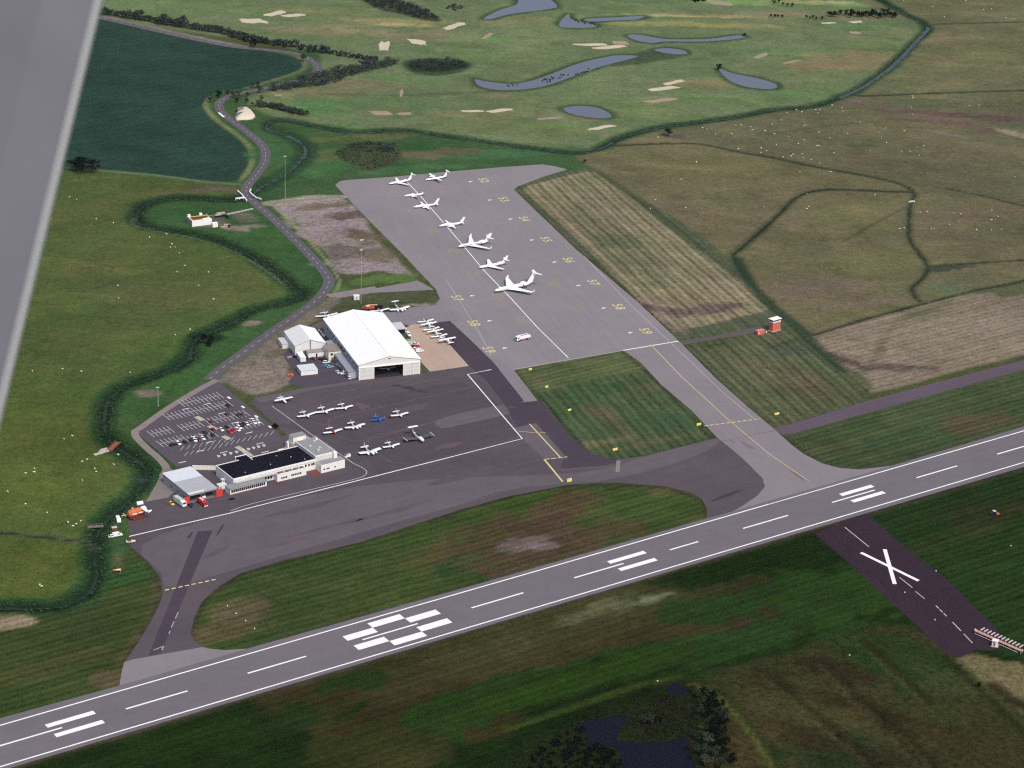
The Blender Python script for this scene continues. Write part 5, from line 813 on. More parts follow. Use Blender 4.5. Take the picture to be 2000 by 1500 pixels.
U2 = thing('equipment_hut', 'small red hut beside the red lookout tower', 'hut', (*tuple(G(1480, 655.5))[:2], 0), R(38)); mb = MB(); mb.box(0, 5.6, 0, 2.6, .05, 2.5); wl = part(mb, 'wall', TRED, U2); mb = MB(); mb.box(-.1, 5.7, -.1, 2.7, 2.51, 2.62); part(mb, 'roof', M('pink roof', (.5, .22, .18), .8, .2), U2); mb = MB(); mb.box(.4, 1.3, -.05, -.01, .9, 2.0); part(mb, 'window', M('pale panel', (.7, .6, .56)), wl); mb = MB(); mb.box(-.07, -.01, .8, 1.8, .1, 2.1); part(mb, 'door', M('darker red', (.38, .09, .07)), wl)
o = thing('marker_post', 'white drum shaped marker between red hut and red tower', 'marker', G(1496.5, 650)); mb = MB(); mb.tube((0, 0, 0), (0, 0, .9), .45, .4, 10); part(mb, 'drum', M('marker white', (.7, .65, .6)), o); mb = MB(); mb.tube((0, 0, .91), (0, 0, 1.05), .48, .3, 10); part(mb, 'lid', M('pale lid', (.66, .66, .64)), o)
# --- white roofless house
Fm = thing('ruined_house', 'roofless white walled house in a bend of the ditch', 'house', (-218.6, 1539.1, 0), R(27)); FW_ = M('limewashed wall', (.80, .79, .76), .8, .2, var=.06); TIMB = M('rust timber', (.36, .20, .09), .9, .1)
mb = MB(); mb.box(0, 14, 0, .5, 0, 4.2); mb.box(13.5, 14, .5, 8.5, 0, 3.6); mb.box(.5, 1.0, .5, 11, 0, 4.0); mb.box(9, 13.4, .52, 5, 0, 3.4); part(mb, 'wall', FW_, Fm); mb = MB(); mb.box(0, .48, .5, 11.5, 0, 3.9); part(mb, 'gable_wall', M('grey weathered wall', (.32, .28, .27), .9, .1, var=.2), Fm)
mb = MB(); mb.box(1.02, 13.4, 10.5, 11, 0, 3.2); mb.box(1.02, 8.9, 5.2, 5.5, 0, 2); part(mb, 'inner_wall', TIMB, Fm); mb = MB(); [mb.box(x, x + 1.9, y, y + 1.3, 3.9, 5.4) for x, y in ((0.3, 9.3), (8.6, 9.4))]; part(mb, 'chimney', FW_, Fm); mb = MB(); mb.box(1.05, 8.95, .6, 10.4, .05, .2); part(mb, 'floor', DARK, Fm); mb = MB(); mb.xprism([(9, 3.4), (10.4, 3.4), (10.2, 3.7), (9.2, 3.7)], 1.1, 13); mb.box(13.2, 14.2, 6, 11, 3.62, 3.9); part(mb, 'roof_beam', M('orange timber', (.48, .30, .12), .9, .1), Fm)
o = thing('outhouse', 'small white outhouse next to the roofless house', 'outhouse', (*tuple(G(415.6, 444.6))[:2], 0), R(27)); mb = MB(); mb.box(0, 3.6, 0, 2.8, 0, 2.7); wl = part(mb, 'wall', FW_, o); mb = MB(); mb.box(-.1, 3.7, -.1, 2.9, 2.71, 2.85); part(mb, 'roof', ROOFW, o); mb = MB(); mb.box(3.62, 3.7, .6, 1.9, .1, 2.0); part(mb, 'doorway', DARK, wl)
def clutter(name, label, cat, px, py, rz, boxes, mats):
    o = thing(name, label, cat, (*tuple(G(px, py))[:2], 0), rz)
    for i, bx_ in enumerate(boxes): mb = MB(); mb.box(*bx_); part(mb, 'slab' if i else 'heap', mats[i % len(mats)], o)
    return o
clutter('rubble', 'broken wall remains right of the roofless house', 'rubble', 421, 425, R(27), [(0, 6, 0, 1, 0, .8), (1, 5, 3, 4, 0, 1.0), (6.5, 8, -4, 2, 0, .7), (3, 9, 6, 7, 0, .9)], [DARK, M('pale rubble', (.42, .37, .33), .9, .1, var=.3)])
clutter('rubble', 'low stone wall fragments at the right end of the ruin yard', 'rubble', 437, 440, R(10), [(0, 4, 0, .8, 0, .7), (3, 4, -5, 0, 0, .6), (-2, 2, -4, -3.4, 0, .6)], [M('pale rubble', (.42, .37, .33)), DARK])
# --- road bridge rails, footbridges, gate
def wall_along(name, label, cat, pts, h, wd, mat, pn='rail', post=True):
    P = [G(x, y) for x, y in pts]; o = thing(name, label, cat, (P[0].x, P[0].y, 0)); mb = MB()
    for a, b_ in zip(P[:-1], P[1:]):
        d = (b_ - a); n_ = Vector((-d.y, d.x, 0)).normalized() * wd / 2; a2, b2 = a - P[0], b_ - P[0]
        mb.prism([(a2 - n_).to_2d()[:], (b2 - n_).to_2d()[:], (b2 + n_).to_2d()[:], (a2 + n_).to_2d()[:]], h * .45 if post else 0, h)
    part(mb, pn, mat, o)
    if post:
        mb = MB()
        for p in P: q = p - P[0]; mb.box(q.x - .15, q.x + .15, q.y - .15, q.y + .15, 0, h * 1.05)
        part(mb, 'post', mat, o)
    return o
RW = M('rail white', (.8, .8, .8), .6, .3)
wall_along('bridge_rail', 'straight white parapet rail on the left side of the road bridge', 'railing', [(464, 375), (472, 382), (478, 389), (482, 394)], 1.3, .7, RW); wall_along('bridge_rail', 'curved white parapet rail on the right side of the road bridge', 'railing', [(490, 372), (487.5, 377), (493, 383), (500, 388), (510, 391)], 1.3, .7, RW)
wall_along('field_gate', 'white field gate at the left end of the road bridge', 'gate', [(460.5, 391), (468, 390), (476, 389)], 1.8, .25, RW); wall_along('field_gate', 'small white gate across the far ditch in the right pasture', 'gate', [(1775, 397), (1781, 396), (1786, 396)], 1.6, .4, M('gate white', (.62, .62, .56)))
wall_along('lane_wall', 'pale low boundary wall from the road towards the ruin', 'wall', [(444, 419.5), (465, 415), (494, 408.5)], .8, .6, M('pale rubble', (.42, .37, .33)), 'wall_panel', False)
def bridge(label, a, b_, wd, mat, rail=True):
    p, q = G(*a), G(*b_); o = thing('footbridge', label, 'footbridge', (p.x, p.y, 0), math.atan2(q.y - p.y, q.x - p.x)); L = (q - p).length; mb = MB()
    n_ = max(4, int(L / .6)); [mb.box(L * i / n_, L * i / n_ + L / n_ * .86, -wd / 2, wd / 2, .12, .3) for i in range(n_)]; part(mb, 'deck', mat, o)
    for s_ in (-1, 1):
        mb = MB(); mb.box(0, L, s_ * wd / 2 - .06, s_ * wd / 2 + .06, 1.0, 1.12); [mb.box(L * i / 5 - .05, L * i / 5 + .05, s_ * wd / 2 - .05, s_ * wd / 2 + .05, .3, 1.0) for i in range(6)]; part(mb, 'handrail', mat, o)
bridge('red brown footbridge over the ditch beside the car park', (214, 880), (231, 864), 3.0, M('red bridge planks', (.26, .09, .06), .9, .1, var=.2)); bridge('grey brown plank bridge over the ditch at the pasture corner', (171, 1030), (202, 1028), 2.4, M('grey planks', (.20, .17, .14), .9, .1, var=.2))
clutter('stone_ramp', 'pale stone landing at the pasture end of the red brown footbridge', 'ramp', 198, 886, R(40), [(0, 5, 0, 3.5, 0, .25), (-4, 1, -.5, 2, 0, .15), (2, 6, 3.0, 5, 0, .2)], [M('pale rubble', (.42, .37, .33))])
# --- masts, signs, windsock
def mast(px, py, h, label, r=.16, col=(.34, .38, .33)):
    o = thing('mast', label, 'mast', G(px, py)); mt = M('mast paint', col, .6, .3); mb = MB(); mb.tube((0, 0, 0), (0, 0, h), r, r * .5, 8); part(mb, 'pole', mt, o); mb = MB(); mb.box(-.6, .6, -.6, .6, 0, .3); part(mb, 'footing', SLAB, o); mb = MB(); mb.box(-.9, .9, -.25, .25, h, h + .5); part(mb, 'lamp_head', M('lamp housing', (.5, .5, .5)), o); return o
mast(705, 592, 35, 'very tall thin lighting mast beside the small white cabin behind the big hangar'); mast(557, 389, 31, 'very tall thin lighting mast on the grass beside the stream'); mast(309, 793, 11, 'short pale lighting mast on the grass left of the car park', .2, (.55, .6, .5))
def sign(px, py, wd, label, h=1.5, rz=R(-55) + R(90)):
    o = thing('taxiway_sign', label, 'sign', G(px, py), rz); yl = M('sign yellow', (.80, .66, .10), .5, .3); mb = MB(); mb.box(-wd / 2, wd / 2, -.25, .25, .4, h); bd = part(mb, 'panel', yl, o); mb = MB(); mb.box(-wd / 2 - .06, wd / 2 + .06, -.3, .3, h + .01, h + .1); part(mb, 'frame', M('sign frame', (.75, .68, .35)), bd)
    for x in (-wd / 2 + .3, wd / 2 - .3): mb = MB(); mb.tube((x, 0, 0), (x, 0, .4), .08); part(mb, 'leg', LINE, o)
sign(1364.5, 832, 3.0, 'yellow sign at the grass edge by the dashed hold line of the taxiway'); sign(1201, 881, 3.0, 'yellow sign in the bottom corner of the mown block beside the dark apron'); sign(1111.5, 942, 3.0, 'yellow sign at the top edge of the grass island, right of the zigzag line', 2.0); sign(1112, 803.5, 2.2, 'small yellow sign inside the mown block, lowest of its three', 1.3); sign(1067.5, 758, 2.0, 'small yellow sign inside the mown block, middle of its three', 1.3); sign(1035.5, 724, 2.2, 'small yellow sign inside the mown block, nearest the apron corner', 1.3); sign(1517, 811, 3.2, 'yellow sign in the corner of taxiway and side taxiway', 1.3)
o = thing('windsock', 'orange and white windsock on the grass at the left end of the apron', 'windsock', G(236, 1118), R(170)); mb = MB(); mb.tube((0, 0, 0), (0, 0, 1.6), .08); part(mb, 'pole', STEEL, o); mb = MB(); mb.tube((0, 0, 1.5), (2.1, .2, 1.2), .55, .45, 10); sk = part(mb, 'sleeve', M('windsock cream', (.75, .6, .36)), o); mb = MB(); mb.tube((2.1, .2, 1.2), (3.8, .4, .9), .45, .3, 10); part(mb, 'sleeve_tip', M('windsock orange', (.75, .28, .05)), o)
# --- localizer aerial at the end of the disused runway
Lz = thing('aerial_array', 'pinkish localizer aerial array on a long trestle beside the rough ground', 'aerial', (222.5, 1010.8, 0), R(-44.5)); PINK = M('faded red timber', (.46, .27, .25), .8, .2, var=.2); PALE = M('pale aerial fibreglass', (.50, .44, .42), .6, .3)
mb = MB(); mb.box(0, 26.5, -.9, .9, 1.3, 1.55); part(mb, 'trestle', PINK, Lz); mb = MB(); [mb.box(x, x + .25, y, y + .25, 0, 1.3) for x in np.linspace(.3, 26, 9) for y in (-.8, .55)]; part(mb, 'leg', PINK, Lz); mb = MB(); mb.box(1, 25, -1.6, -1.35, .5, .7); part(mb, 'cable_tray', PALE, Lz); mb = MB(); [mb.tube((x, 0, 1.6), (x, 0, 2.2), .5, .35, 8) for x in (0, 26.3)]; part(mb, 'end_cap', PALE, Lz)
for i in range(12):
    x = 2.6 + i * 1.98; mb = MB(); mb.box(x - .28, x + .28, .4, 3.6, 2.2, 2.6); el = part(mb, 'aerial_element', PALE, Lz); mb = MB(); mb.box(x - .1, x + .1, .6, .8, 1.55, 2.2); part(mb, 'stem', PINK, el)
o = thing('striped_hut', 'white hut with dark red stripe in front of the aerial array', 'hut', (*tuple(G(1937, 1262.5))[:2], 0), R(-15)); mb = MB(); mb.box(0, 2.6, 0, 2.2, .2, 2.9); wl = part(mb, 'wall', M('hut white', (.8, .77, .72)), o); mb = MB(); mb.box(-.1, 2.7, -.1, 2.3, 2.91, 3.05); part(mb, 'roof', ROOFW, o); mb = MB(); mb.box(.45, .85, -.05, -.01, .3, 2.8); part(mb, 'stripe', M('darker red', (.38, .09, .07)), wl); mb = MB(); mb.box(1.05, 1.45, -.05, -.01, .3, 2.8); part(mb, 'doorway', DARK, wl); mb = MB(); mb.box(-.4, 3, -.6, 2.6, 0, .19); part(mb, 'plinth', PINK, o)
for px, py, l in ((1767, 1157.5, 'white marker stone on the disused runway just below the cross'), (1826, 1211, 'white marker stone on the disused runway, lower one'), (1659, 1280, 'white marker stone in the rough grass left of the disused runway'), (1284, 1330.5, 'tiny white marker at the edge of the dark pond'), (1974, 1066.5, 'tiny white marker on the grass right of the disused runway'), (1828, 1115.5, 'small pale marker at the right edge of the disused runway')):
    o = thing('marker_stone', l, 'marker', G(px, py)); mb = MB(); mb.loft([[(math.cos(a) * r, math.sin(a) * r, z) for a in np.linspace(0, 5.5, 8)] for r, z in ((.5, 0), (.45, .3), (.25, .5))]); part(mb, 'stone', M('marker stone', (.42, .40, .40)), o, smooth=True)
for i, (px, py) in enumerate([(444, 1183.5), (461, 1198), (480, 1212.5), (497, 1228)]):
    o = thing('edge_marker', 'small yellow white edge marker on the grass by the runway turn-off', 'marker', G(px, py), 0, 'edge markers by the turn-off'); mb = MB(); mb.tube((0, 0, 0), (0, 0, .5), .35, .15, 8); part(mb, 'cone', M('marker yellow', (.75, .7, .4)), o)
# --- orange fire rig
Rg_ = thing('training_rig', 'orange steel fire training rig with white wing at the apron edge', 'training rig', (*tuple(G(254, 1014))[:2], 0), R(40)); ORG = M('scorched orange steel', (.50, .13, .06), .7, .3, var=.35, scale=.6); RUST = M('dark rust', (.16, .035, .025), .9, .1, var=.3)
mb = MB(); rr = lambda x, r, z: [(x, math.cos(a) * r, z + math.sin(a) * r) for a in np.linspace(0, 2 * math.pi, 11)[:-1]]
mb.loft([rr(-1, 1.2, 3.0), rr(0, 2.0, 3.0), rr(6.5, 2.0, 3.0), rr(8, 1.5, 3.2)]); part(mb, 'fuselage', ORG, Rg_, smooth=False); mb = MB(); [mb.box(x, x + .5, y, y + .5, 0, 2.2) for x in (.3, 5.6) for y in (-1.8, 1.3)]; mb.box(-.8, 7.6, -2.1, 2.1, .9, 1.3); mb.box(0, 7, -3.2, -2.15, .2, 1.6); part(mb, 'frame', RUST, Rg_)
mb = MB(); mb.box(6.0, 7.7, -5.6, 0.2, 4.6, 4.9); part(mb, 'wing', ROOFW, Rg_); mb = MB(); mb.box(7.8, 10, 0.4, 2.6, 2.0, 3.8); part(mb, 'tail_box', ROOFW, Rg_); mb = MB(); mb.box(.2, 2.6, -2.6, -2.2, 3.2, 3.6); mb.box(3.4, 6, -3.1, -2.7, 3.5, 3.8); mb.tube((7.2, -6.0, 4.4), (9.2, -5.2, 4.4), .5); part(mb, 'white_panel', ROOFW, Rg_); mb = MB(); mb.box(1.5, 2.5, .2, 1.2, 5.0, 5.5); part(mb, 'hatch', M('pale orange', (.6, .36, .2)), Rg_)
o = thing('tank_trailer', 'white humped tank just behind the orange fire training rig', 'tank', (*tuple(G(273, 988))[:2], 0), R(30)); mb = MB(); mb.tube((-1.6, 0, 1.5), (1.6, 0, 1.5), 1.1, 1.1, 10); part(mb, 'tank', ROOFW, o); mb = MB(); mb.box(-1.6, 1.6, -.8, .8, .3, .6); part(mb, 'chassis', LINE, o); mb = MB(); [mb.tube((x, -.9, .35), (x, .9, .35), .35, .35, 10) for x in (-1, 1)]; part(mb, 'wheel', DARK, o)
# --- planters in front of the terminal
for u in (16.8, 20.4, 24.1, 27.6, 31.5, 34.9, 38.0, 41.0, 44.2):
    c = Vector((TF[0][0], TF[0][1], 0)) + CU * u + CV * 44.8; o = thing('planter', 'round white concrete planter in the row between car park and terminal', 'planter', c, 0, 'white planters in front of the terminal'); mb = MB(); mb.loft([[(math.cos(a) * r, math.sin(a) * r, z) for a in np.linspace(0, 2 * math.pi, 13)[:-1]] for r, z in ((.5, 0), (.8, .3), (.95, .9), (.8, .9), (.76, .75))]); part(mb, 'bowl', RW, o); mb = MB(); mb.loft([[(math.cos(a) * r, math.sin(a) * r, z) for a in np.linspace(0, 2 * math.pi, 9)[:-1]] for r, z in ((.75, .76), (.4, .85))]); part(mb, 'soil', GROOF, o)
o = thing('site_cabin', 'small white square cabin on the track behind the big hangar', 'cabin', (*tuple(G(691.5, 587))[:2], 0), R(15)); mb = MB(); mb.box(0, 3.4, 0, 2.6, .2, 2.8); wl = part(mb, 'wall', WALLW, o); mb = MB(); mb.box(-.1, 3.5, -.1, 2.7, 2.81, 2.95); part(mb, 'roof', ROOFW, o); mb = MB(); mb.box(1.2, 2.2, -.05, -.01, .5, 2.3); part(mb, 'door', GREYC, wl)
HF = ((-88.5, 1287.5), R(20.5))
o = local_thing('store_container', 'grey flat topped store at the far right wall of the big hangar', 'container', HF, 42.6, 62); mb = MB(); mb.box(0, 5.5, 0, 11, .1, 2.9); wl = part(mb, 'box', GREYC, o); mb = MB(); mb.box(-.1, 5.6, -.1, 11.1, 2.91, 3.05); part(mb, 'roof', M('light grey roof', (.5, .5, .52)), o); mb = MB(); mb.box(.3, 5, -.05, -.01, .2, 2.6); part(mb, 'doorway', DARK, wl)
o = local_thing('covered_stack', 'grey green tarpaulin covered stack beside the right hangar wall', 'stack', HF, 43.2, 43); mb = MB(); mb.xprism([(0, 0), (6, 0), (5.6, 1.5), (3, 1.9), (.4, 1.5)], 0, 5); part(mb, 'tarpaulin', M('grey green tarpaulin', (.36, .40, .36), .7, .2, var=.2), o); mb = MB(); mb.box(-.1, 5.1, 2.6, 2.8, 0, 2.0); part(mb, 'strap', LINE, o)
clutter('scrap_heap', 'orange scrap on the stony ground left of the yard', 'scrap', 562, 735, R(20), [(0, 3.4, 0, 1.4, 0, .9), (.4, 2, -.9, -.1, 0, .6), (2.2, 3.2, -.7, -.1, 0, .7)], [M('scrap orange', (.55, .14, .05)), RUST])
clutter('scrap_heap', 'jumbled grey pallets between the smaller hangar and the gravel', 'scrap', 562, 700, R(40), [(0, 3, 0, 1.2, 0, .6), (3.5, 6, -2, -.5, 0, .9), (5, 8, -5, -3, 0, .5), (7, 9, -8, -7, 0, .8)], [M('pallet grey', (.34, .32, .29)), DARK])
for i, (x, y) in enumerate([(875, 525), (912, 560), (940, 605), (968, 628), (1085, 730)]):
    o = thing('gas_cylinder', 'small white drum in the line on the stony yard between the two hangars', 'drum', G(530 + x * .10667, 590 + y * .10667), 0, 'white drums between the hangars'); mb = MB(); mb.tube((0, 0, 0), (0, 0, 1.0), .6, .6, 10); part(mb, 'drum', ROOFW, o); mb = MB(); mb.tube((0, 0, 1.01), (0, 0, 1.1), .3, .2, 8); part(mb, 'lid', LINE, o)

o = thing('sand_heap', 'large pale sand heap inside the bend of the road', 'sand heap', (*tuple(G(478, 224))[:2], 0), 0); r_ = random.Random(5); SANDH = M('heap sand', (.56, .50, .40), .95, .05, var=.08, scale=.3); mb = MB(); O2 = o.location
HO = [G(*z8_(x, y)) - O2 for x, y in ((290, 890), (325, 890), (318, 862), (340, 815), (370, 790), (430, 785), (480, 820), (520, 870), (522, 890), (490, 912), (440, 920), (380, 918), (330, 925))]
cen = sum(HO, Vector()) / len(HO); mb.loft([[(p.x + (cen.x - p.x) * k, p.y + (cen.y - p.y) * k, z + r_.uniform(-.15, .15) * (k > 0)) for p in HO] for k, z in ((0, 0), (.12, 1.2), (.35, 2.2), (.6, 2.6), (.85, 2.9))]); part(mb, 'heap', SANDH, o, smooth=True)
p = G(*z8_(365, 832)) - O2; mb = MB(); mb.loft([[(p.x + math.cos(q) * r, p.y + math.sin(q) * r * 1.4, z) for q in np.linspace(0, 5.7, 9)] for r, z in ((3.4, 1.8), (2.6, 3.0), (1.2, 3.6))]); part(mb, 'soil_mound', M('dark soil mound', (.20, .14, .12), .95, .05, var=.3), o, smooth=True)
# ------------------------------------------------------------------ aircraft (nose along +X)
AW = M('aircraft white', (.82, .82, .82), .3, .5, var=.03); AGL = GLASS; AGREY = M('aircraft grey', (.22, .22, .24), .5, .4, var=.08); TYRE = M('tyre', (.02, .02, .022), .9, .1); PROPM = M('propeller', (.05, .05, .05), .4, .4)
def ring(x, z, ry, rz, n=12): return [(x, math.cos(a) * ry, z + math.sin(a) * rz) for a in np.linspace(0, 2 * math.pi, n + 1)[:-1]]
def fus(mb, st, n=12): return mb.loft([ring(*s_, n=n) for s_ in st])
def foil(mb, root, tip, thick=.12):
    """lifting surface between two stations (x_leading, y, z, chord), thickness across the span's normal"""
    d = Vector((0, tip[1] - root[1], tip[2] - root[2])).normalized(); nz = Vector((0, -d.z, d.y))
    rg = []
    for x, y, z, c in (root, tip):
        rg.append([Vector((x - c * f, y, z)) + nz * (c * thick * t) for f, t in ((0, 0), (.12, .42), (.4, .5), (1, .04), (1, -.04), (.4, -.4), (.12, -.36))])
    return mb.loft(rg)
def wheels(root, pts, r):
    for x, y in pts:
        mb = MB(); mb.tube((x, y - .12, r), (x, y + .12, r), r, r, 12); wl = part(mb, 'wheel', TYRE, root); mb = MB(); mb.tube((x, y, r), (x, y * .95, r * 2.6), .07); part(mb, 'strut', STEEL, wl)
def make_jet(label, L, span, sweep, noz, tail='T', eng=2, winglet=True, wingmat=AW, bodymat=AW, prop=False, sweepback=None, xw=.07, croot=.2, ctip=.07, wz=-.55, stripe=None, name='business_jet', group='jets parked on the apron', fin_h=.21):
    p = noz; r = L * .043; cz = r + L * .035
    t = thing(name, label, 'aircraft', (0, 0, 0), 0, group)
    mb = MB(); fus(mb, [(L * .5, cz - r * .3, .05, .05), (L * .485, cz - r * .22, r * .4, r * .38), (L * .45, cz - r * .1, r * .75, r * .72), (L * .40, cz, r * .97, r * .98), (L * .33, cz, r, r), (-L * .22, cz, r, r), (-L * .33, cz + r * .18, r * .8, r * .8), (-L * .42, cz + r * .4, r * .45, r * .5), (-L * .48, cz + r * .55, r * .12, r * .15)]); fb = part(mb, 'fuselage', bodymat, t, smooth=True)
    mb = MB()
    for s_ in (-1, 1): mb.add([(L * .418, s_ * r * .15, cz + r * .93), (L * .405, s_ * r * .75, cz + r * .66), (L * .435, s_ * r * .72, cz + r * .32), (L * .452, s_ * r * .2, cz + r * .62)], [(0, 1, 2, 3)])
    part(mb, 'windscreen', AGL, fb)
    mb = MB(); n_ = int(L * .36)
    for s_ in (-1, 1):
        for i in range(n_): x = L * .30 - i * L * .42 / n_; mb.add([(x, s_ * r * 1.004, cz + r * .16), (x + .36, s_ * r * 1.004, cz + r * .16), (x + .36, s_ * r * .985, cz + r * .40), (x, s_ * r * .985, cz + r * .40)], [(0, 1, 2, 3)])
    part(mb, 'cabin_window', AGL, fb)
    if stripe:
        mb = MB()
        for s_ in (-1, 1): mb.add([(L * .41, s_ * r * 1.0, cz + r * .05), (-L * .2, s_ * r * 1.012, cz + r * .1), (-L * .2, s_ * r * .97, cz + r * .42), (L * .41, s_ * r * .965, cz + r * .32)], [(0, 1, 2, 3)])
        part(mb, 'stripe', stripe, fb)
    zr = cz + r * wz
    for s_ in (-1, 1):
        mb = MB(); foil(mb, (L * (xw + croot * .5), s_ * r * .5, zr, L * croot), (L * (xw + croot * .5) - span / 2 * math.tan(sweep), s_ * span / 2, zr + span * .03, L * ctip)); wg = part(mb, 'wing', wingmat, t)
        if winglet: mb = MB(); xt = L * (xw + croot * .5) - span / 2 * math.tan(sweep); foil(mb, (xt - .1 * L * ctip, s_ * span / 2, zr + span * .03, L * ctip * .9), (xt - L * ctip * .9, s_ * (span / 2 + .3), zr + span * .03 + 1.5, L * ctip * .4)); part(mb, 'winglet', wingmat, wg)
    if prop:
        for s_ in (-1, 1):
            y = s_ * span * .17; mb = MB(); fus(mb, [(L * .5 * 0 + L * (xw + .18), zr + .25, .15, .15), (L * (xw + .165), zr + .25, r * .5, r * .55), (L * (xw + .02), zr + .25, r * .55, r * .6), (L * (xw - .1), zr + .2, r * .3, r * .25)], 10); mb.v = [(a, b_ + y, c) for a, b_, c in mb.v]; en = part(mb, 'engine', AW, t)
            mb = MB()
            for k in range(4): an = k * 1.571 + .5; mb.add([(L * (xw + .18), y + math.cos(an + o_) * q, zr + .25 + math.sin(an + o_) * q) for o_, q in ((-.2, .2), (-.07, r * 1.25), (.07, r * 1.25), (.2, .2))], [(0, 1, 2, 3)])
            part(mb, 'propeller', PROPM, en)
    else:
        for s_ in (-1, 1):
            y = s_ * (r * 1.55); z = cz + r * .45; mb = MB(); fus(mb, [(-L * .20, z, r * .34, r * .34), (-L * .212, z, r * .55, r * .55), (-L * .27, z, r * .58, r * .58), (-L * .335, z, r * .34, r * .34)], 10); mb.v = [(a, b_ + y, c) for a, b_, c in mb.v]; en = part(mb, 'engine', AW, t, smooth=True)
            mb = MB(); mb.tube((-L * .199, y, z), (-L * .2, y, z), r * .33, r * .33, 10); part(mb, 'intake', DARK, en); mb = MB(); foil(mb, (-L * .24, s_ * r * .8, z, L * .07), (-L * .24, s_ * r * 1.2, z, L * .07)); part(mb, 'pylon', AW, en)
        if eng == 3: mb = MB(); fus(mb, [(-L * .21, cz + r * 1.35, r * .3, r * .34), (-L * .24, cz + r * 1.3, r * .42, r * .5), (-L * .34, cz + r * 1.0, r * .4, r * .5), (-L * .46, cz + r * .6, r * .25, r * .25)], 10); part(mb, 'centre_engine', AW, t, smooth=True)
    h = L * fin_h; zf = cz + r * .55; mb = MB(); xr, xt = -L * .32, -L * .32 - h * .78
    rg = [[Vector((x - c * f, w_ * c, z)) for f, w_ in ((0, 0), (.3, .05), (1, .005), (1, -.005), (.3, -.05))] for x, z, c in ((xr, zf, L * .15), (xt, zf + h, L * .09))]; mb.loft(rg); fin = part(mb, 'fin', bodymat, t)
    zt = zf + h * (.97 if tail == 'T' else (.45 if tail == 'M' else .02)); xt_ = -L * .32 - (zt - zf) * .78 - L * (.0 if tail != 'L' else .05); mb = MB()
    for s_ in (-1, 1): foil(mb, (xt_, 0, zt, L * .095), (xt_ - span * .17 * math.tan(R(28) if not prop else R(12)), s_ * span * .17, zt + .1, L * .05))
    part(mb, 'tailplane', wingmat, t); wheels(t, [(L * .36, 0.001), (-L * .02, r * 1.3), (-L * .02, -r * 1.3)], L * .016 + .12)
    set_nose(t, noz, L, cz); return t
def set_nose(t, noz, L, z):
    nx, ny, rz = noz; p = G(nx, ny, z); t.location = (p.x - math.cos(rz) * L / 2, p.y - math.sin(rz) * L / 2, 0); t.rotation_euler = (0, 0, rz)
NAVY = M('navy stripe', (.05, .05, .07), .4, .4); HD = R(180)
make_jet('largest white jet with upturned wing tips and T tail, nearest of the apron row', 29.5, 29.5, R(31), (966.5, 567, HD + R(34.5)), 'T', croot=.25, fin_h=.2)
make_jet('white three engined jet with plain wing tips, next in the row behind the largest jet', 20.5, 20.5, R(28), (935.5, 522, HD + R(31)), 'M', 3, False, croot=.23)
make_jet('white three engined jet with dark cheat line and winglets, third in the row', 24, 27, R(31), (895, 481, HD + R(31)), 'M', 3, True, stripe=NAVY, croot=.22)
make_jet('slim white turboprop airliner with straight wings, nearer of the two alike', 18.5, 17, R(3), (857, 441, HD + R(26)), 'L', prop=True, winglet=False, croot=.13, ctip=.06, xw=.02, name='turboprop', group='turboprops parked on the apron', fin_h=.2)
make_jet('slim white turboprop airliner with straight wings, farther of the two alike', 18.5, 16.5, R(3), (807.5, 404, HD + R(25)), 'L', prop=True, winglet=False, croot=.13, ctip=.06, xw=.02, name='turboprop', group='turboprops parked on the apron', fin_h=.2)
make_jet('white bodied plane whose dark grey wings and tail hardly show on the apron', 15.5, 15, R(4), (789, 382.5, HD + R(22)), 'T', prop=True, winglet=False, wingmat=M('apron grey wing', (.17, .16, .18), .6, .3), croot=.12, ctip=.06, xw=.02, name='turboprop', group='turboprops parked on the apron', fin_h=.12)
make_jet('small white T tailed jet at the far left corner of the apron', 18.5, 18, R(26), (759.5, 358.5, HD + R(33)), 'T', winglet=False, croot=.22)
make_jet('white T tailed high winged plane at the far apron edge, right of the corner jet', 17.5, 17.5, R(6), (831, 351, HD + R(31)), 'T', prop=True, winglet=False, wz=.75, croot=.14, ctip=.08, xw=.06, name='turboprop', group='turboprops parked on the apron')
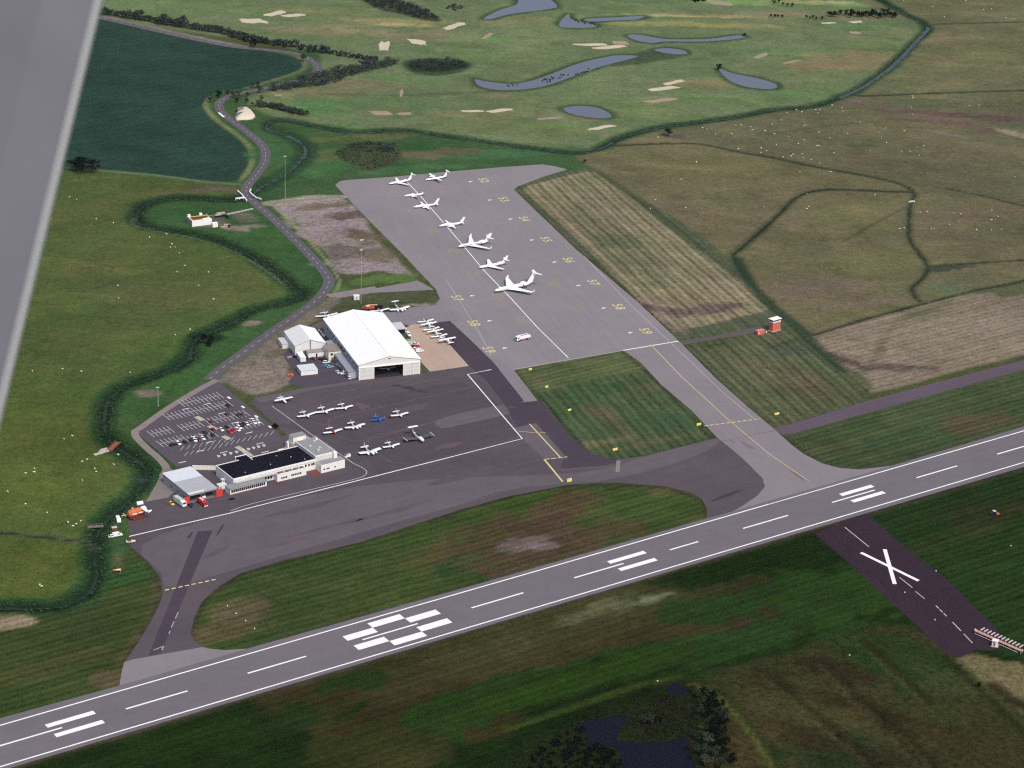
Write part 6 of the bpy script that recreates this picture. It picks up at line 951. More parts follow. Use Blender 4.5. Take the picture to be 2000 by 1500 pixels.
def make_light(label, px, py, rz, span=10.6, L=7.6, wing='low', twin=False, wingmat=None, body=None, tailmat=None, finmat=None, centre=None, ttail=False, group='light aircraft parked on the lower apron', tip=None, cat='light aircraft'):
    wingmat = wingmat or AW; body = body or AW; tailmat = tailmat or AW; finmat = finmat or tailmat
    L *= 1.1; span *= 1.06
    t = thing('light_aircraft', label, cat, G(px, py), rz, group); r = L * .075; cz = r + .75; f = L / 7.6
    mb = MB(); fus(mb, [(L * .43, cz - .05, r * .3, r * .35), (L * .42, cz, r * .72, r * .7), (L * .25, cz, r * .9, r * .85), (L * .12, cz + .05, r, r), (-L * .08, cz + .05, r * .95, r), (-L * .25, cz + .1, r * .55, r * .6), (-L * .45, cz + .25, r * .2, r * .3)], 10); fb = part(mb, 'fuselage', body, t, smooth=True)
    mb = MB(); fus(mb, [(L * .20, cz + r * .7, r * .5, .05), (L * .13, cz + r * 1.1, r * .72, r * .35), (-L * .05, cz + r * 1.12, r * .7, r * .34), (-L * .17, cz + r * .75, r * .4, .06)], 8); part(mb, 'canopy', AGL if wing == 'low' else body, fb)
    zr = cz - r * .6 if wing == 'low' else cz + r * 1.5
    for s_ in (-1, 1):
        mb = MB(); foil(mb, (L * .18, s_ * (r * .5 if wing == 'low' else 0), zr, L * .26), (L * .16, s_ * span / 2, zr + (span * .05 if wing == 'low' else .1), L * .21), .13); wg = part(mb, 'wing', wingmat, t)
        if tip: mb = MB(); y = s_ * span / 2; z = zr + span * .05; fus(mb, [(L * .25, z, .05, .05), (L * .2, z, .34, .34), (-L * .08, z, .32, .32), (-L * .16, z, .05, .05)], 8); mb.v = [(a, b_ + y, c) for a, b_, c in mb.v]; part(mb, 'tip_tank', tip, wg)
        if centre: mb = MB(); foil(mb, (L * .18, s_ * r * .5, zr + .02, L * .24), (L * .175, s_ * span * .13, zr + .06, L * .23), .15); part(mb, 'wing_root', centre, wg)
    h = L * .2; mb = MB(); mb.loft([[Vector((x - c * q, w_ * c, z)) for q, w_ in ((0, 0), (.3, .06), (1, .01), (1, -.01), (.3, -.06))] for x, z, c in ((-L * .32, cz + .2, L * .15), (-L * .41, cz + .2 + h, L * .085))]); part(mb, 'fin', finmat, t)
    mb = MB(); zt = cz + .25 + (h if ttail else .05)
    for s_ in (-1, 1): foil(mb, (-L * .35, 0, zt, L * .14), (-L * .36, s_ * span * .18, zt, L * .12))
    part(mb, 'tailplane', tailmat, t)
    nac = [(-span * .18, .2, .55), (span * .18, .2, .55)] if twin else [(0, L * .43 / L, 0)]
    for y, xf, rr_ in nac:
        x = L * (.36 if twin else .435); z = zr + .25 if twin else cz
        if twin: mb = MB(); fus(mb, [(L * .36, z, .2, .2), (L * .34, z, .48, .45), (L * .15, z, .5, .42), (-L * .08, z, .15, .12)], 8); mb.v = [(a, b_ + y, c) for a, b_, c in mb.v]; part(mb, 'engine', body, t, smooth=True)
        mb = MB()
        for k in (0, 1): an = .6 + k * math.pi; mb.add([(x, y + math.cos(an + o_) * q, z + math.sin(an + o_) * q) for o_, q in ((-.3, .12), (-.08, .95), (.08, .95), (.3, .12))], [(0, 1, 2, 3)])
        mb.tube((x - .05, y, z), (x + .22, y, z), .14, .03, 8); part(mb, 'propeller', PROPM, t)
    wheels(t, [(L * .34, .001), (L * .03, span * .12), (L * .03, -span * .12)], .26); return t
D_ = R(-55); ABLU = M('aircraft blue', (.02, .12, .50), .35, .5, var=.05); ARED = M('aircraft red', (.45, .02, .03), .35, .5, var=.05)
make_light('white high winged light aircraft alone at the top left of the lower apron', 553, 786, R(-57), 10.6, 7.8, 'high')
make_light('white low winged light aircraft, left one of the three in the top row', 597, 814, D_); make_light('white low winged light aircraft, middle one of the three in the top row', 633, 806, R(-58), 11.2, 8.2); make_light('white low winged light aircraft, right one of the three in the top row', 671, 799, R(-60), 10.4)
make_light('white winged light aircraft with a dark red body', 649, 846, R(-56), 11, 7.6, body=ARED, finmat=AW, centre=ARED); make_light('white twin engined light aircraft between the red bodied one and the blue one', 692, 836, R(-57), 11.6, 8.6, twin=True)
make_light('bright blue light aircraft with a white fin', 738, 822, R(-60), 8.4, 6.4, wingmat=ABLU, body=ABLU, tailmat=ABLU, finmat=AW); make_light('white light aircraft with red leading edges, farthest right in its row', 779, 813, R(-60), 10.8, 7.6, tip=ARED)
make_light('large white twin engined aircraft nearest the terminal', 721, 885, R(-56), 12.6, 10.8, twin=True); make_light('white low winged light aircraft right of the large twin', 763, 874, R(-57), 9.8, 7.2)
make_light('white bodied T tailed aircraft with grey wings and white tip tanks', 816, 858, R(-60), 15.5, 13.5, wingmat=M('tarmac grey wing', (.085, .075, .085), .6, .3), tailmat=AW, ttail=True, tip=M('tip tank grey', (.42, .42, .44), .4, .4), twin=False, cat='light aircraft')
for i, (px, py, l) in enumerate([(832, 631, 'topmost one'), (838, 639, 'second from far end'), (843, 646.5, 'third from the far end'), (851, 653, 'fourth from the far end'), (858, 660, 'second from the near end')]):
    make_light('white light aircraft in the tight row beside the hangar, ' + l, px, py, R(122), 10.4, 7.6, 'high' if i % 2 else 'low', group='light aircraft in the row beside the hangar')
make_light('white high winged light aircraft at the near end of the row beside the hangar', 874, 670, R(122), 10.8, 8.6, 'high', group='light aircraft in the row beside the hangar')
make_light('white T tailed twin standing behind the far right corner of the big hangar', 779, 606, R(-58), 13, 11, twin=True, ttail=True, group='aircraft behind the big hangar'); make_light('white long winged glider like plane behind the far left corner of the big hangar', 637, 619, R(-62), 14, 7.5, group='aircraft behind the big hangar'); make_light('white winged plane mostly hidden behind the big hangar ridge', 741, 609, R(-62), 12, 8, group='aircraft behind the big hangar')
o = thing('wreck', 'red and yellow aircraft wreck behind the big hangar', 'wreck', G(722, 606), R(10)); mb = MB(); fus(mb, [(4, 1.4, .5, .6), (2, 1.6, 1.3, 1.3), (-2, 1.6, 1.3, 1.3), (-5, 1.8, .5, .5)], 10); part(mb, 'hull', M('wreck red', (.3, .05, .04), .6, .3), o); mb = MB(); mb.box(-2.6, -.2, -1.6, .4, 2.9, 3.3); part(mb, 'panel', M('wreck cream', (.7, .5, .26)), o); mb = MB(); mb.box(3.2, 8, -1.6, 1.6, .3, 2.6); part(mb, 'cabin', DARK, o); mb = MB(); mb.box(-1, 5, 2.6, 3.2, 2.2, 2.6); part(mb, 'boom', M('wreck cream', (.7, .5, .26)), o)
make_light('small white plane standing just inside the open doorway of the big hangar', 756, 722, R(-70), 10, 7.2, group=None).location.z = .1
# ------------------------------------------------------------------ vehicles (front along +X)
PAINTS = {}
def paint(n):
    c = {'white': (.78, .78, .78), 'silver': (.42, .44, .46), 'black': (.012, .012, .016), 'navy': (.016, .022, .06), 'dark grey': (.04, .042, .05), 'red': (.45, .015, .03), 'dark red': (.14, .015, .025), 'blue': (.10, .22, .42), 'pale blue': (.26, .42, .62), 'yellow': (.70, .50, .03), 'tan': (.36, .30, .22)}[n]
    return M('car ' + n, c, .3, .5, var=.04)
def body_prof(L, W, pts, z0):   # side profile (x, z), narrowed slightly upwards
    return pts
CARS = {}
def car(label, px, py, rz, col, L=4.2, kind='car', group=None, name=None, cat=None, z=0.0):
    name = name or {'car': 'parked_car', 'van': 'van', 'estate': 'parked_car'}[kind]; cat = cat or {'car': 'car', 'van': 'van', 'estate': 'car'}[kind]
    p = G(px, py); p.z = z
    if (kind, col) in CARS:
        o = dup(CARS[kind, col], p, rz, label); o['category'] = cat; o.name = name
        if group: o['group'] = group
        elif 'group' in o: del o['group']
        return o
    t = thing(name, label, cat, p, rz, group); CARS[kind, col] = t; W = 1.72 if kind != 'van' else 1.9; H = {'car': 1.42, 'van': 2.1, 'estate': 1.5}[kind]; L = {'car': 4.1, 'van': 5.0, 'estate': 4.5}[kind]; h = L / 2
    if kind == 'van': low = [(h, .35), (h, .95), (h - .9, 1.2), (-h, 1.2), (-h, .35)]; cab = [(h - .9, 1.2), (h - 1.5, H - .1), (h - 1.8, H), (-h + .1, H), (-h, 1.2)]
    else: low = [(h, .3), (h, .66), (h - .25, .78), (h - 1.15, .92), (-h + .35, .95), (-h, .86), (-h, .3)]; b_ = .35 if kind == 'car' else .1; cab = [(h - 1.15, .92), (h - 1.85, H - .04), (h - 2.2, H), (-h + b_ + .55, H - .02), (-h + b_, .95)]
    mb = MB(); mb.yprism(low, -W / 2, W / 2); mb2 = MB()
    bd = part(mb, 'body', paint(col), t); bv = bd.modifiers.new('round', 'BEVEL'); bv.width = .09; bv.segments = 2
    n_ = len(cab); w1, w2 = W * .47, W * .39; zz = [q[1] for q in cab]; wv = [w1 + (w2 - w1) * (z_ - min(zz)) / (max(zz) - min(zz)) for z_ in zz] if kind != 'van' else [W * .5, W * .47, W * .46, W * .46, W * .5]
    mb = MB(); mb.add([(x, -wv[i], z_) for i, (x, z_) in enumerate(cab)] + [(x, wv[i], z_) for i, (x, z_) in enumerate(cab)], [tuple(range(n_)), tuple(range(n_, 2 * n_))[::-1]] + [(i, (i + 1) % n_, n_ + (i + 1) % n_, n_ + i) for i in range(n_)]); part(mb, 'cab', paint(col) if kind == 'van' else GLASS, t)
    if kind != 'van': mb = MB(); i0, i1 = 1, 3; mb.box(cab[3][0] + .02, cab[1][0] - .05, -w2 - .01, w2 + .01, H - .05, H + .02); part(mb, 'roof', paint(col), t)
    else: mb = MB(); mb.add([(h - .92, -.8, 1.24), (h - .92, .8, 1.24), (h - 1.5, .76, H - .14), (h - 1.5, -.76, H - .14)], [(0, 1, 2, 3)]); mb.v = [(a + .03, b2, c) for a, b2, c in mb.v]; mb.box(h - 2.4, h - 1.6, -.955, -.935, 1.25, 1.8); mb.box(h - 2.4, h - 1.6, .935, .955, 1.25, 1.8); part(mb, 'windscreen', GLASS, t)
    for x in (h - .8, -h + .8):
        for s_ in (-1, 1): mb = MB(); mb.tube((x, s_ * (W / 2 - .2), .31), (x, s_ * (W / 2 + .02), .31), .31, .31, 12); part(mb, 'wheel', TYRE, t)
    mb = MB(); mb.box(h - .03, h + .02, -.75, -.4, .55, .72); mb.box(h - .03, h + .02, .4, .75, .55, .72); part(mb, 'headlight', STEEL, t); return t
GP = 'cars in the car park'; up, dn = R(125), R(-55)
for x, y, c, k, a, l in [(1240, 292, 'black', 'car', dn, 'black car alone near the upper right end of the second bay row'), (1225, 412, 'dark red', 'car', dn, 'dark red car at the top of the third bay row, left of a dark pair'), (1372, 420, 'dark grey', 'car', dn, 'dark grey car in the third bay row, left one of a pair'), (1418, 414, 'dark red', 'car', dn, 'dark red car in the third bay row, right one of a pair'), (1018, 508, 'dark red', 'car', dn, 'dark maroon car by the cream walkway, at the left end of the third bay row'),
                         (1548, 478, 'white', 'car', up, 'white car in the upper line at the right end, left one of two'), (1602, 474, 'silver', 'car', up, 'silver car in the upper line at the right end, last one'), (1575, 512, 'white', 'car', dn, 'white car in the lower line at the right end, left of the last'), (1625, 503, 'white', 'car', dn, 'white car in the lower line at the right end, last one'), (1515, 512, 'tan', 'car', up, 'tan car between the black cars and the white cars at the right end'), (1475, 528, 'white', 'car', up, 'white car right beside the tan car'), (1440, 526, 'black', 'car', up, 'black car in the right block, left of the white and tan pair'), (1400, 545, 'black', 'car', up, 'black car right of the cluster of white cars'), (1355, 530, 'white', 'car', up, 'white car at the top of the white cluster'), (1382, 578, 'white', 'car', dn, 'white car in the middle of the white cluster'), (1360, 605, 'white', 'estate', dn, 'white estate car beside the bright red cars'), (1310, 612, 'red', 'car', dn, 'bright red car, right one of the red pair'), (1258, 634, 'red', 'car', dn, 'bright red car, left one of the red pair'), (1222, 568, 'black', 'car', up, 'black car above the bright red pair'), (1148, 604, 'white', 'car', dn, 'white car between cream walkway and red pair'),
                         (1048, 612, 'dark red', 'estate', dn, 'maroon estate car at the left side of the middle walkway'), (1042, 676, 'navy', 'car', dn, 'navy car in the lower line beside the maroon estate car'), (935, 640, 'navy', 'estate', up, 'navy estate car at the top of the left block'), (885, 688, 'silver', 'car', up, 'silver car in the upper line of the left block'), (945, 702, 'navy', 'car', dn, 'dark blue car right of the white one in the left block'), (906, 716, 'white', 'car', dn, 'white car in the lower line of the left block, right of a red one'), (856, 732, 'dark red', 'car', dn, 'dark red car between two white ones in the left block'), (800, 742, 'white', 'car', dn, 'white car in the lower line of the left block, left of a red one'), (788, 714, 'white', 'car', up, 'white car in the upper line of the left block'), (764, 742, 'black', 'car', dn, 'black car at the left end of the left block'), (680, 768, 'black', 'car', dn, 'black car alone between left block and white estate'), (588, 782, 'white', 'estate', dn, 'white estate car near the left end of the car park'), (528, 800, 'black', 'estate', R(35), 'black estate car parked at the far left end of the car park')]:
    car(l, 260 + x * .15, 750 + y * .15, a + R(rng.uniform(-4, 4)), c, kind=k, group=GP)
zA = lambda x, y: (530 + x * .10667, 590 + y * .10667)
car('dark red car parked against the front extension of the smaller hangar', *zA(770, 1055), R(-30), 'dark red'); car('black car parked by the cream building, left one', *zA(915, 1060), R(-20), 'black'); car('black car parked by the cream building, right one', *zA(975, 1075), R(-20), 'black', kind='estate'); car('white car in the yard below the cream building', *zA(1005, 1115), R(20), 'white', kind='estate'); car('blue car in the yard, left one of the blue pair', *zA(1010, 1180), R(20), 'blue'); car('pale blue car in the yard, right one of the blue pair', *zA(1075, 1200), R(20), 'pale blue')
car('white van at the left foot of the big hangar front', *zA(1340, 1320), R(205), 'white', kind='van'); car('white van close to the front left corner of the big hangar', *zA(1500, 1355), R(60), 'white', kind='van'); car('small white car beside the trailer left of the big hangar', *zA(1210, 1295), R(120), 'white'); car('white estate car in front of the trailer at the left foot of the big hangar', *zA(1430, 1395), R(100), 'white', kind='estate')
o = thing('boat_trailer', 'grey trailer with rails left of the big hangar', 'trailer', G(*zA(1250, 1190)), R(-60)); mb = MB(); mb.box(-4, 4, -1.1, 1.1, .5, .75); part(mb, 'bed', AGREY, o); mb = MB(); [mb.tube((-4, s_, 1.1), (4, s_, 1.1), .09) for s_ in (-1.0, 1.0)]; [mb.tube((x, s_, .7), (x, s_, 1.1), .07) for s_ in (-1, 1) for x in (-3.5, 0, 3.5)]; part(mb, 'rail', STEEL, o); [part(MB().tube((x, -1.1, .3), (x, 1.1, .3), .3, .3, 10), 'wheel', TYRE, o) for x in (-1, 1)]
zB = lambda x, y: (680 + x * .12, 580 + y * .12)
car('dark red car beside the grey store at the right hangar wall', *zB(930, 485), R(20), 'dark red'); car('white van beside the right hangar wall, behind a second one', *zB(905, 552), R(60), 'white', kind='van'); car('white van with dark gap in front, beside the right hangar wall', *zB(975, 625), R(-60), 'white', kind='van'); car('bright red car at the right hangar wall near its front', *zB(1105, 815), R(20), 'red', kind='estate'); car('white car just behind the bright red car at the hangar wall', *zB(1100, 780), R(20), 'white'); car('white van nearest the front right corner of the big hangar', *zB(1160, 895), R(20), 'white', kind='van'); car('white car behind the van at the front right hangar corner', *zB(1100, 858), R(20), 'white', kind='estate')
zC = lambda x, y: (200 + x * .13, 880 + y * .13)
car('yellow car beside the white horse box lorry', *zC(1035, 808), R(-50), 'yellow'); car('black car with white bonnet between lorry and fire engine', *zC(1335, 840), R(-50), 'navy'); car('white van standing in the open doorway of the fire station', *zC(1505, 700), R(-60), 'white', kind='van', z=.12); car('white van on the grass by the ditch, longer one', *zC(240, 1060), R(-70), 'white', kind='van'); car('white van on the grass below the longer van', *zC(225, 1285), R(25), 'white', kind='van'); car('small white car standing close to the shorter van on the grass', *zC(150, 1300), R(25), 'white')
o = thing('skip', 'brown and white skip between the two vans on the grass', 'skip', G(*zC(180, 1190)), R(20)); mb = MB(); mb.yprism([(-1, 0), (1, 0), (1.5, 1.3), (-1.5, 1.3)], -.9, .9); part(mb, 'bin', M('skip brown', (.16, .07, .05)), o); mb = MB(); mb.box(-1.3, 1.3, -.8, .8, 1.31, 1.6); part(mb, 'load', M('skip load', (.5, .47, .42)), o)
o = thing('cream_dinghy', 'small white boat like trailer at the apron corner below the fire rig', 'trailer', G(*zC(425, 1385)), R(20)); mb = MB(); mb.loft([[(x, y * w_, z) for y, z in ((-1, 1.1), (-.7, .4), (.7, .4), (1, 1.1))] for x, w_ in ((-2.2, .9), (.6, 1), (2.4, .25))]); part(mb, 'hull', M('dinghy cream', (.75, .68, .58)), o); mb = MB(); mb.tube((-.4, -1, .3), (-.4, 1, .3), .3, .3, 10); part(mb, 'wheel', TYRE, o); mb = MB(); mb.box(-1.6, .4, -.6, .6, 1.12, 1.3); part(mb, 'cover', M('skip brown', (.16, .07, .05)), o)
o = thing('cream_canopy', 'cream broken awning frame between vans and fire rig', 'frame', G(*zC(330, 1005)), R(30)); mb = MB(); mb.box(-1.6, 1.6, -.2, .2, 1.1, 1.3); mb.box(-.2, .2, -1.6, 1.6, 1.31, 1.5); part(mb, 'beam', M('windsock cream', (.75, .6, .36)), o); mb = MB(); [mb.tube((x, 0, 0), (x, 0, 1.1), .1) for x in (-1.3, 1.3)]; part(mb, 'post', STEEL, o)
o = thing('lorry', 'white and pale green box lorry parked in front of the fire station', 'lorry', G(*zC(1165, 810)), R(-50)); mb = MB(); mb.box(-4.4, 2.6, -1.25, 1.25, .9, 3.5); part(mb, 'box', M('lorry green white', (.50, .58, .52), .5, .3), o); mb = MB(); mb.yprism([(2.65, .6), (4.5, .6), (4.5, 1.9), (4.2, 3.0), (2.65, 3.2)], -1.2, 1.2); cb = part(mb, 'cab', AW, o); mb = MB(); mb.add([(4.53, -1, 1.95), (4.53, 1, 1.95), (4.26, .95, 2.85), (4.26, -.95, 2.85)], [(0, 1, 2, 3)]); part(mb, 'windscreen', GLASS, cb); mb = MB(); [mb.box(x, x + .5, -1.27, 1.27, 3.51, 3.58) for x in (-3.5, -2, -.5, 1)]; part(mb, 'roof_band', M('lorry roof band', (.3, .36, .33)), o); mb = MB(); mb.box(-4.4, 2.6, -1.27, 1.27, .6, .88); part(mb, 'chassis', LINE, o); [part(MB().tube((x, s_ * .95, .48), (x, s_ * 1.25, .48), .48, .48, 12), 'wheel', TYRE, o) for x in (-3, 3.4) for s_ in (-1, 1)]
o = thing('fire_engine', 'red fire engine parked outside the fire station', 'fire engine', G(*zC(1505, 812)), R(-52)); FR = M('fire engine red', (.48, .015, .03), .35, .5, var=.06); mb = MB(); mb.box(-3.6, 1.2, -1.2, 1.2, .7, 2.7); part(mb, 'body', FR, o); mb = MB(); mb.yprism([(1.25, .6), (3.6, .6), (3.6, 1.6), (3.1, 2.5), (1.25, 2.6)], -1.15, 1.15); cb = part(mb, 'cab', FR, o); mb = MB(); mb.add([(3.63, -1, 1.62), (3.63, 1, 1.62), (3.18, .95, 2.4), (3.18, -.95, 2.4)], [(0, 1, 2, 3)]); part(mb, 'windscreen', GLASS, cb); mb = MB(); mb.box(-2.8, .6, -.5, .5, 2.71, 3.0); part(mb, 'equipment', M('pinkish white paint', (.7, .62, .6)), o); mb = MB(); mb.box(3.6, 3.75, -1.1, 1.1, .5, .9); part(mb, 'bumper', AW, o); [part(MB().tube((x, s_ * .9, .5), (x, s_ * 1.2, .5), .5, .5, 12), 'wheel', TYRE, o) for x in (-2.4, 2.4) for s_ in (-1, 1)]
o = thing('airport_fire_tender', 'white and dark red airport tender on the open apron', 'fire engine', G(1020.5, 664), R(215)); mb = MB(); mb.yprism([(-5, 1.35), (2.6, 1.35), (2.6, 3.15), (-4.3, 3.15), (-5, 2.4)], -1.35, 1.35); part(mb, 'tank_body', AW, o); mb = MB(); mb.yprism([(2.62, .8), (4.9, .8), (5.0, 1.6), (4.4, 2.9), (2.62, 3.05)], -1.33, 1.33); cb = part(mb, 'cab', AW, o); mb = MB(); mb.add([(5.02, -1.15, 1.65), (5.02, 1.15, 1.65), (4.46, 1.1, 2.75), (4.46, -1.1, 2.75)], [(0, 1, 2, 3)]); mb.box(3.2, 4.2, -1.36, -1.335, 1.7, 2.6); mb.box(3.2, 4.2, 1.335, 1.36, 1.7, 2.6); part(mb, 'windscreen', GLASS, cb); mb = MB(); mb.box(-4.2, 1.6, -.25, .45, 3.16, 3.26); part(mb, 'roof_hatch', M('dark grey hatch', (.06, .06, .065)), o); mb = MB(); mb.box(-4.9, 2.6, -1.33, 1.33, .55, 1.33); part(mb, 'skirt', M('tender dark red', (.22, .01, .05), .4, .4), o); mb = MB(); [mb.box(x, x + .9, y, y + .03, .65, 1.2) for x in (-3.9, -1.4, .2) for y in (-1.37, 1.34)]; part(mb, 'locker_panel', M('tender pink panel', (.6, .35, .42)), o); [part(MB().tube((x, s_ * 1.0, .55), (x, s_ * 1.36, .55), .55, .55, 12), 'wheel', TYRE, o) for x in (-3, -1.6, 3.2) for s_ in (-1, 1)]
o = thing('tractor', 'dark blue tractor mowing the dark grass right of the disused runway', 'tractor', G(1940, 1006), R(-150)); TB = M('tractor blue', (.015, .025, .09), .4, .4); mb = MB(); mb.yprism([(.3, .7), (2.2, .7), (2.2, 1.4), (.3, 1.55)], -.45, .45); part(mb, 'bonnet', TB, o); mb = MB(); mb.box(-1.0, .35, -.7, .7, .8, 2.3); cb = part(mb, 'cab', GLASS, o); mb = MB(); mb.box(-1.15, .5, -.8, .8, 2.31, 2.45); part(mb, 'roof', M('pale tractor roof', (.5, .55, .55)), cb); mb = MB(); mb.box(-3.2, -1.3, -1.4, 1.4, .3, .8); part(mb, 'mower_deck', M('mower orange', (.35, .12, .05)), o)
for x, r_, y in ((-.6, .85, .85), (1.7, .55, .7)):
    for s_ in (-1, 1): part(MB().tube((x, s_ * (y - .2), r_), (x, s_ * (y + .2), r_), r_, r_, 14), 'wheel', TYRE, o)
for px, py, l in ((702, 740, 'x'),): pass
car('pale car on the apron edge of the terminal walkway', 672, 903.5, R(35), 'white', kind='car') if False else None
o = thing('mobile_stairs', 'white wheeled steps at the right corner of the terminal', 'steps', G(679, 892.5), R(35)); mb = MB(); [mb.box(-1.6 + i * .8, -.8 + i * .8, -.6, .6, .2, .5 + i * .35) for i in range(4)]; part(mb, 'steps', AW, o); mb = MB(); [mb.box(-1.6, 1.6, y, y + .06, 1.6, 1.7) for y in (-.6, .54)]; part(mb, 'handrail', STEEL, o)
o = thing('notice_board', 'dark noticeboard lying at the fire station side of the terminal', 'board', G(*z3_(235, 1110)) if False else G(452.5, 975.5), R(35)); mb = MB(); mb.box(-1.4, 1.4, -.7, .7, .1, .5); part(mb, 'board', DARK, o); mb = MB(); mb.box(-1.2, -1, -.3, .3, 0, .1); mb.box(1, 1.2, -.3, .3, 0, .1); part(mb, 'foot', LINE, o)
# ------------------------------------------------------------------ sheep
WOOL = M('wool', (.62, .60, .54), .95, .1, var=.08)
def sheep_mesh():
    mb = MB(); fus(mb, [(.55, .72, .12, .14), (.45, .72, .24, .26), (.1, .70, .32, .32), (-.35, .70, .32, .32), (-.58, .72, .16, .18)], 10); fus(mb, [(.52, .80, .10, .11), (.72, .86, .12, .13), (.88, .78, .07, .08)], 8)
    [mb.tube((x, y, 0), (x, y, .5), .045, .06, 6) for x in (.32, -.36) for y in (-.16, .16)]; mb.tube((.68, .1, .95), (.66, .22, .93), .03, .01, 5); mb.tube((.68, -.1, .95), (.66, -.22, .93), .03, .01, 5); mb.tube((-.56, 0, .75), (-.66, 0, .5), .04, .02, 5); return mb
first = [None]
def sheep(pts, label, group):
    for px, py in pts:
        p = G(px, py); s_ = rng.uniform(.85, 1.1)
        if first[0] is None: first[0] = sheep_mesh().build('sheep', WOOL, smooth=True); o = first[0]
        else: o = first[0].copy(); COL.objects.link(o); o.name = 'sheep'
        o.location = p; o.rotation_euler = (0, 0, rng.uniform(0, 6.28)); o.scale = (s_, s_, s_); tag(o, label, 'sheep', group)
sheep([(136, 386), (150, 391), (188, 429), (221, 437), (325, 459), (292, 465), (333, 484), (342, 484), (336, 478), (350, 496), (361, 520), (346, 533), (407, 533), (388, 559), (417, 586), (230, 559), (232, 584), (371, 645), (342, 656), (63, 726), (122, 722), (159, 727), (254, 729)], 'white sheep grazing in the upper part of the olive pasture on the left', 'sheep in the upper left pasture')
sheep([(125, 859), (141, 853), (231, 890), (222, 909), (185, 917), (188, 923), (161, 903), (170, 899), (67, 917), (50, 926), (67, 924), (161, 940), (15, 962), (50, 986), (92, 1003), (133, 1022), (149, 1025), (158, 1019), (143, 1029)], 'white sheep grazing in the lower green part of the left pasture by the footbridges', 'sheep in the lower left pasture')
sheep([(78, 1144), (81, 1147)], 'white sheep, one of the pair in the small paddock at the lower left', 'sheep in the small paddock')
sheep([(1625, 207), (1644, 212), (1646, 219), (1601, 215), (1593, 216), (1597, 222), (1566, 220), (1555, 216), (1537, 222), (1526, 236), (1508, 244), (1570, 247), (1574, 246), (1599, 259), (1620, 271), (1570, 274), (1559, 282), (1516, 284), (1595, 286), (1599, 286), (1730, 252), (1716, 260), (1766, 257), (1721, 269), (1731, 280), (1699, 296), (1792, 289), (1804, 286), (1761, 298), (1777, 297), (1795, 305), (1567, 302), (1545, 306), (1569, 309), (1584, 313), (1601, 320), (1529, 308), (1549, 303), (1447, 245), (1380, 254), (1372, 251), (1397, 263), (1285, 270), (1442, 292), (1486, 291), (1497, 296), (1494, 257), (1470, 255), (1429, 263), (1466, 249), (1437, 246), (1486, 300), (1512, 263), (1540, 268), (1628, 300), (1655, 262), (1680, 240), (1780, 211), (1782, 224), (1894, 208), (1912, 207)], 'white sheep of the flock spread below the marsh ditch, beside the golf course', 'sheep in the middle marsh pasture')
sheep([(1562, 338), (1622, 337), (1270, 409), (1339, 407), (1492, 405), (1280, 392), (1982, 347), (1330, 352), (1360, 318)], 'white sheep in the brownish pasture right of the hay strips', 'sheep in the brownish pasture')
sheep([(1576, 380), (1579, 405), (1576, 409), (1709, 382), (1766, 447), (1757, 448)], 'white sheep in the pasture enclosed by the curling ditch', 'sheep in the ditch loop')
sheep([(1797, 416), (1810, 415), (1862, 418), (1876, 419), (1872, 434), (1936, 431), (1949, 424), (1854, 440), (1819, 449), (1824, 448), (1936, 450), (1956, 450), (1907, 450), (1937, 412)], 'white sheep in the pasture at the right edge, beyond the white ditch gate', 'sheep by the right edge')
sheep([(1764, 2), (1886, 3), (1821, 14), (1844, 34), (1965, 36), (1936, 19), (1894, 26), (1921, 20), (1782, 189), (1783, 193)], 'white sheep in the farthest pasture at the top right', 'sheep in the far pasture')
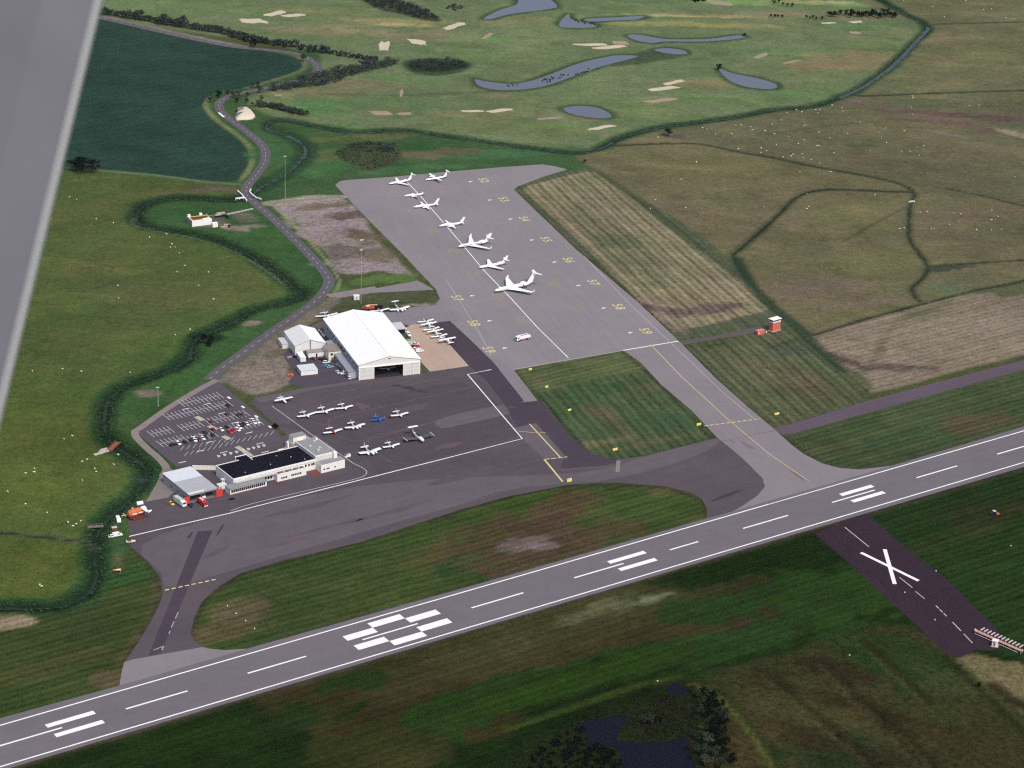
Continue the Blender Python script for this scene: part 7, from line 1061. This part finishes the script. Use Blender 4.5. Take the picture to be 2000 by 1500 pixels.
# ------------------------------------------------------------------ the photographer's own aircraft: a wing panel close by on the left
def cpt(px, py, d): return CAM + (FW + RT * ((px - 1000) / FPX) - UP * ((py - 750) / FPX)) * d
dd = 1.7; a0, a1_ = cpt(203 + 94, -400, dd), cpt(-218, 1730, dd); ax = (a1_ - a0).normalized(); out = (-RT - ax * (-RT).dot(ax)).normalized(); dep = ax.cross(out).normalized()
if dep.dot(FW) < 0: dep = -dep
wg = thing('aircraft_wing', 'smooth grey wing panel of the viewing aircraft filling the left edge', 'aircraft wing', a0)
def panel(mb, prof):
    L = a1_ - a0; mb.loft([[out * u + dep * v + k * L for u, v in prof] for k in (0.0, 0.25, 0.5, 0.75, 1.0)])
mW, t, b = base_mat('wing skin', .38, .4); P = nd(t, 'ShaderNodeNewGeometry').outputs['Position']; f = math_(t, 'ADD', .82, math_(t, 'MULTIPLY', noise(t, P, 14, 4), .3)); t.links.new(scale_col(t, (.118, .118, .142), f), b.inputs['Base Color'])
mb = MB(); panel(mb, [(.0065, 0.0), (.04, -.004), (.12, -.008), (.30, -.006), (.60, .0), (.60, .02), (.30, .03), (.12, .03), (.03, .018), (.0065, .006)]); part(mb, 'wing_skin', mW, wg, smooth=False)
mE, t, b = base_mat('wing edge', .35, .5); b.inputs['Base Color'].default_value = (.26, .27, .28, 1)  # paler than the skin: light caught along the edge is painted in
mb = MB(); panel(mb, [(.0, .002), (.001, -.001), (.003, -.0018), (.0062, -.0012), (.0062, .007), (.001, .006)]); part(mb, 'edge_strip', mE, wg)
# ------------------------------------------------------------------ tidy: drop plant prototypes that were never planted
for k_, o in PROTO.items():
    if k_ not in USED:
        for c in list(o.children): bpy.data.objects.remove(c)
        bpy.data.objects.remove(o)
# ------------------------------------------------------------------ haze: the air between the aircraft and the land
mb = MB(); mb.box(-15500, 15500, -7500, 23500, -3.0, 553.0)
hm = bpy.data.materials.new('haze air'); hm.use_nodes = True; t = hm.node_tree; t.nodes.remove(t.nodes['Principled BSDF'])
pv = nd(t, 'ShaderNodeVolumePrincipled'); pv.inputs['Color'].default_value = (.93, .95, 1.0, 1); pv.inputs['Density'].default_value = 0.000009; pv.inputs['Anisotropy'].default_value = 0.0
t.links.new(pv.outputs[0], t.nodes['Material Output'].inputs['Volume'])
hz = mb.build('haze', hm); tag(hz, kind='stuff')
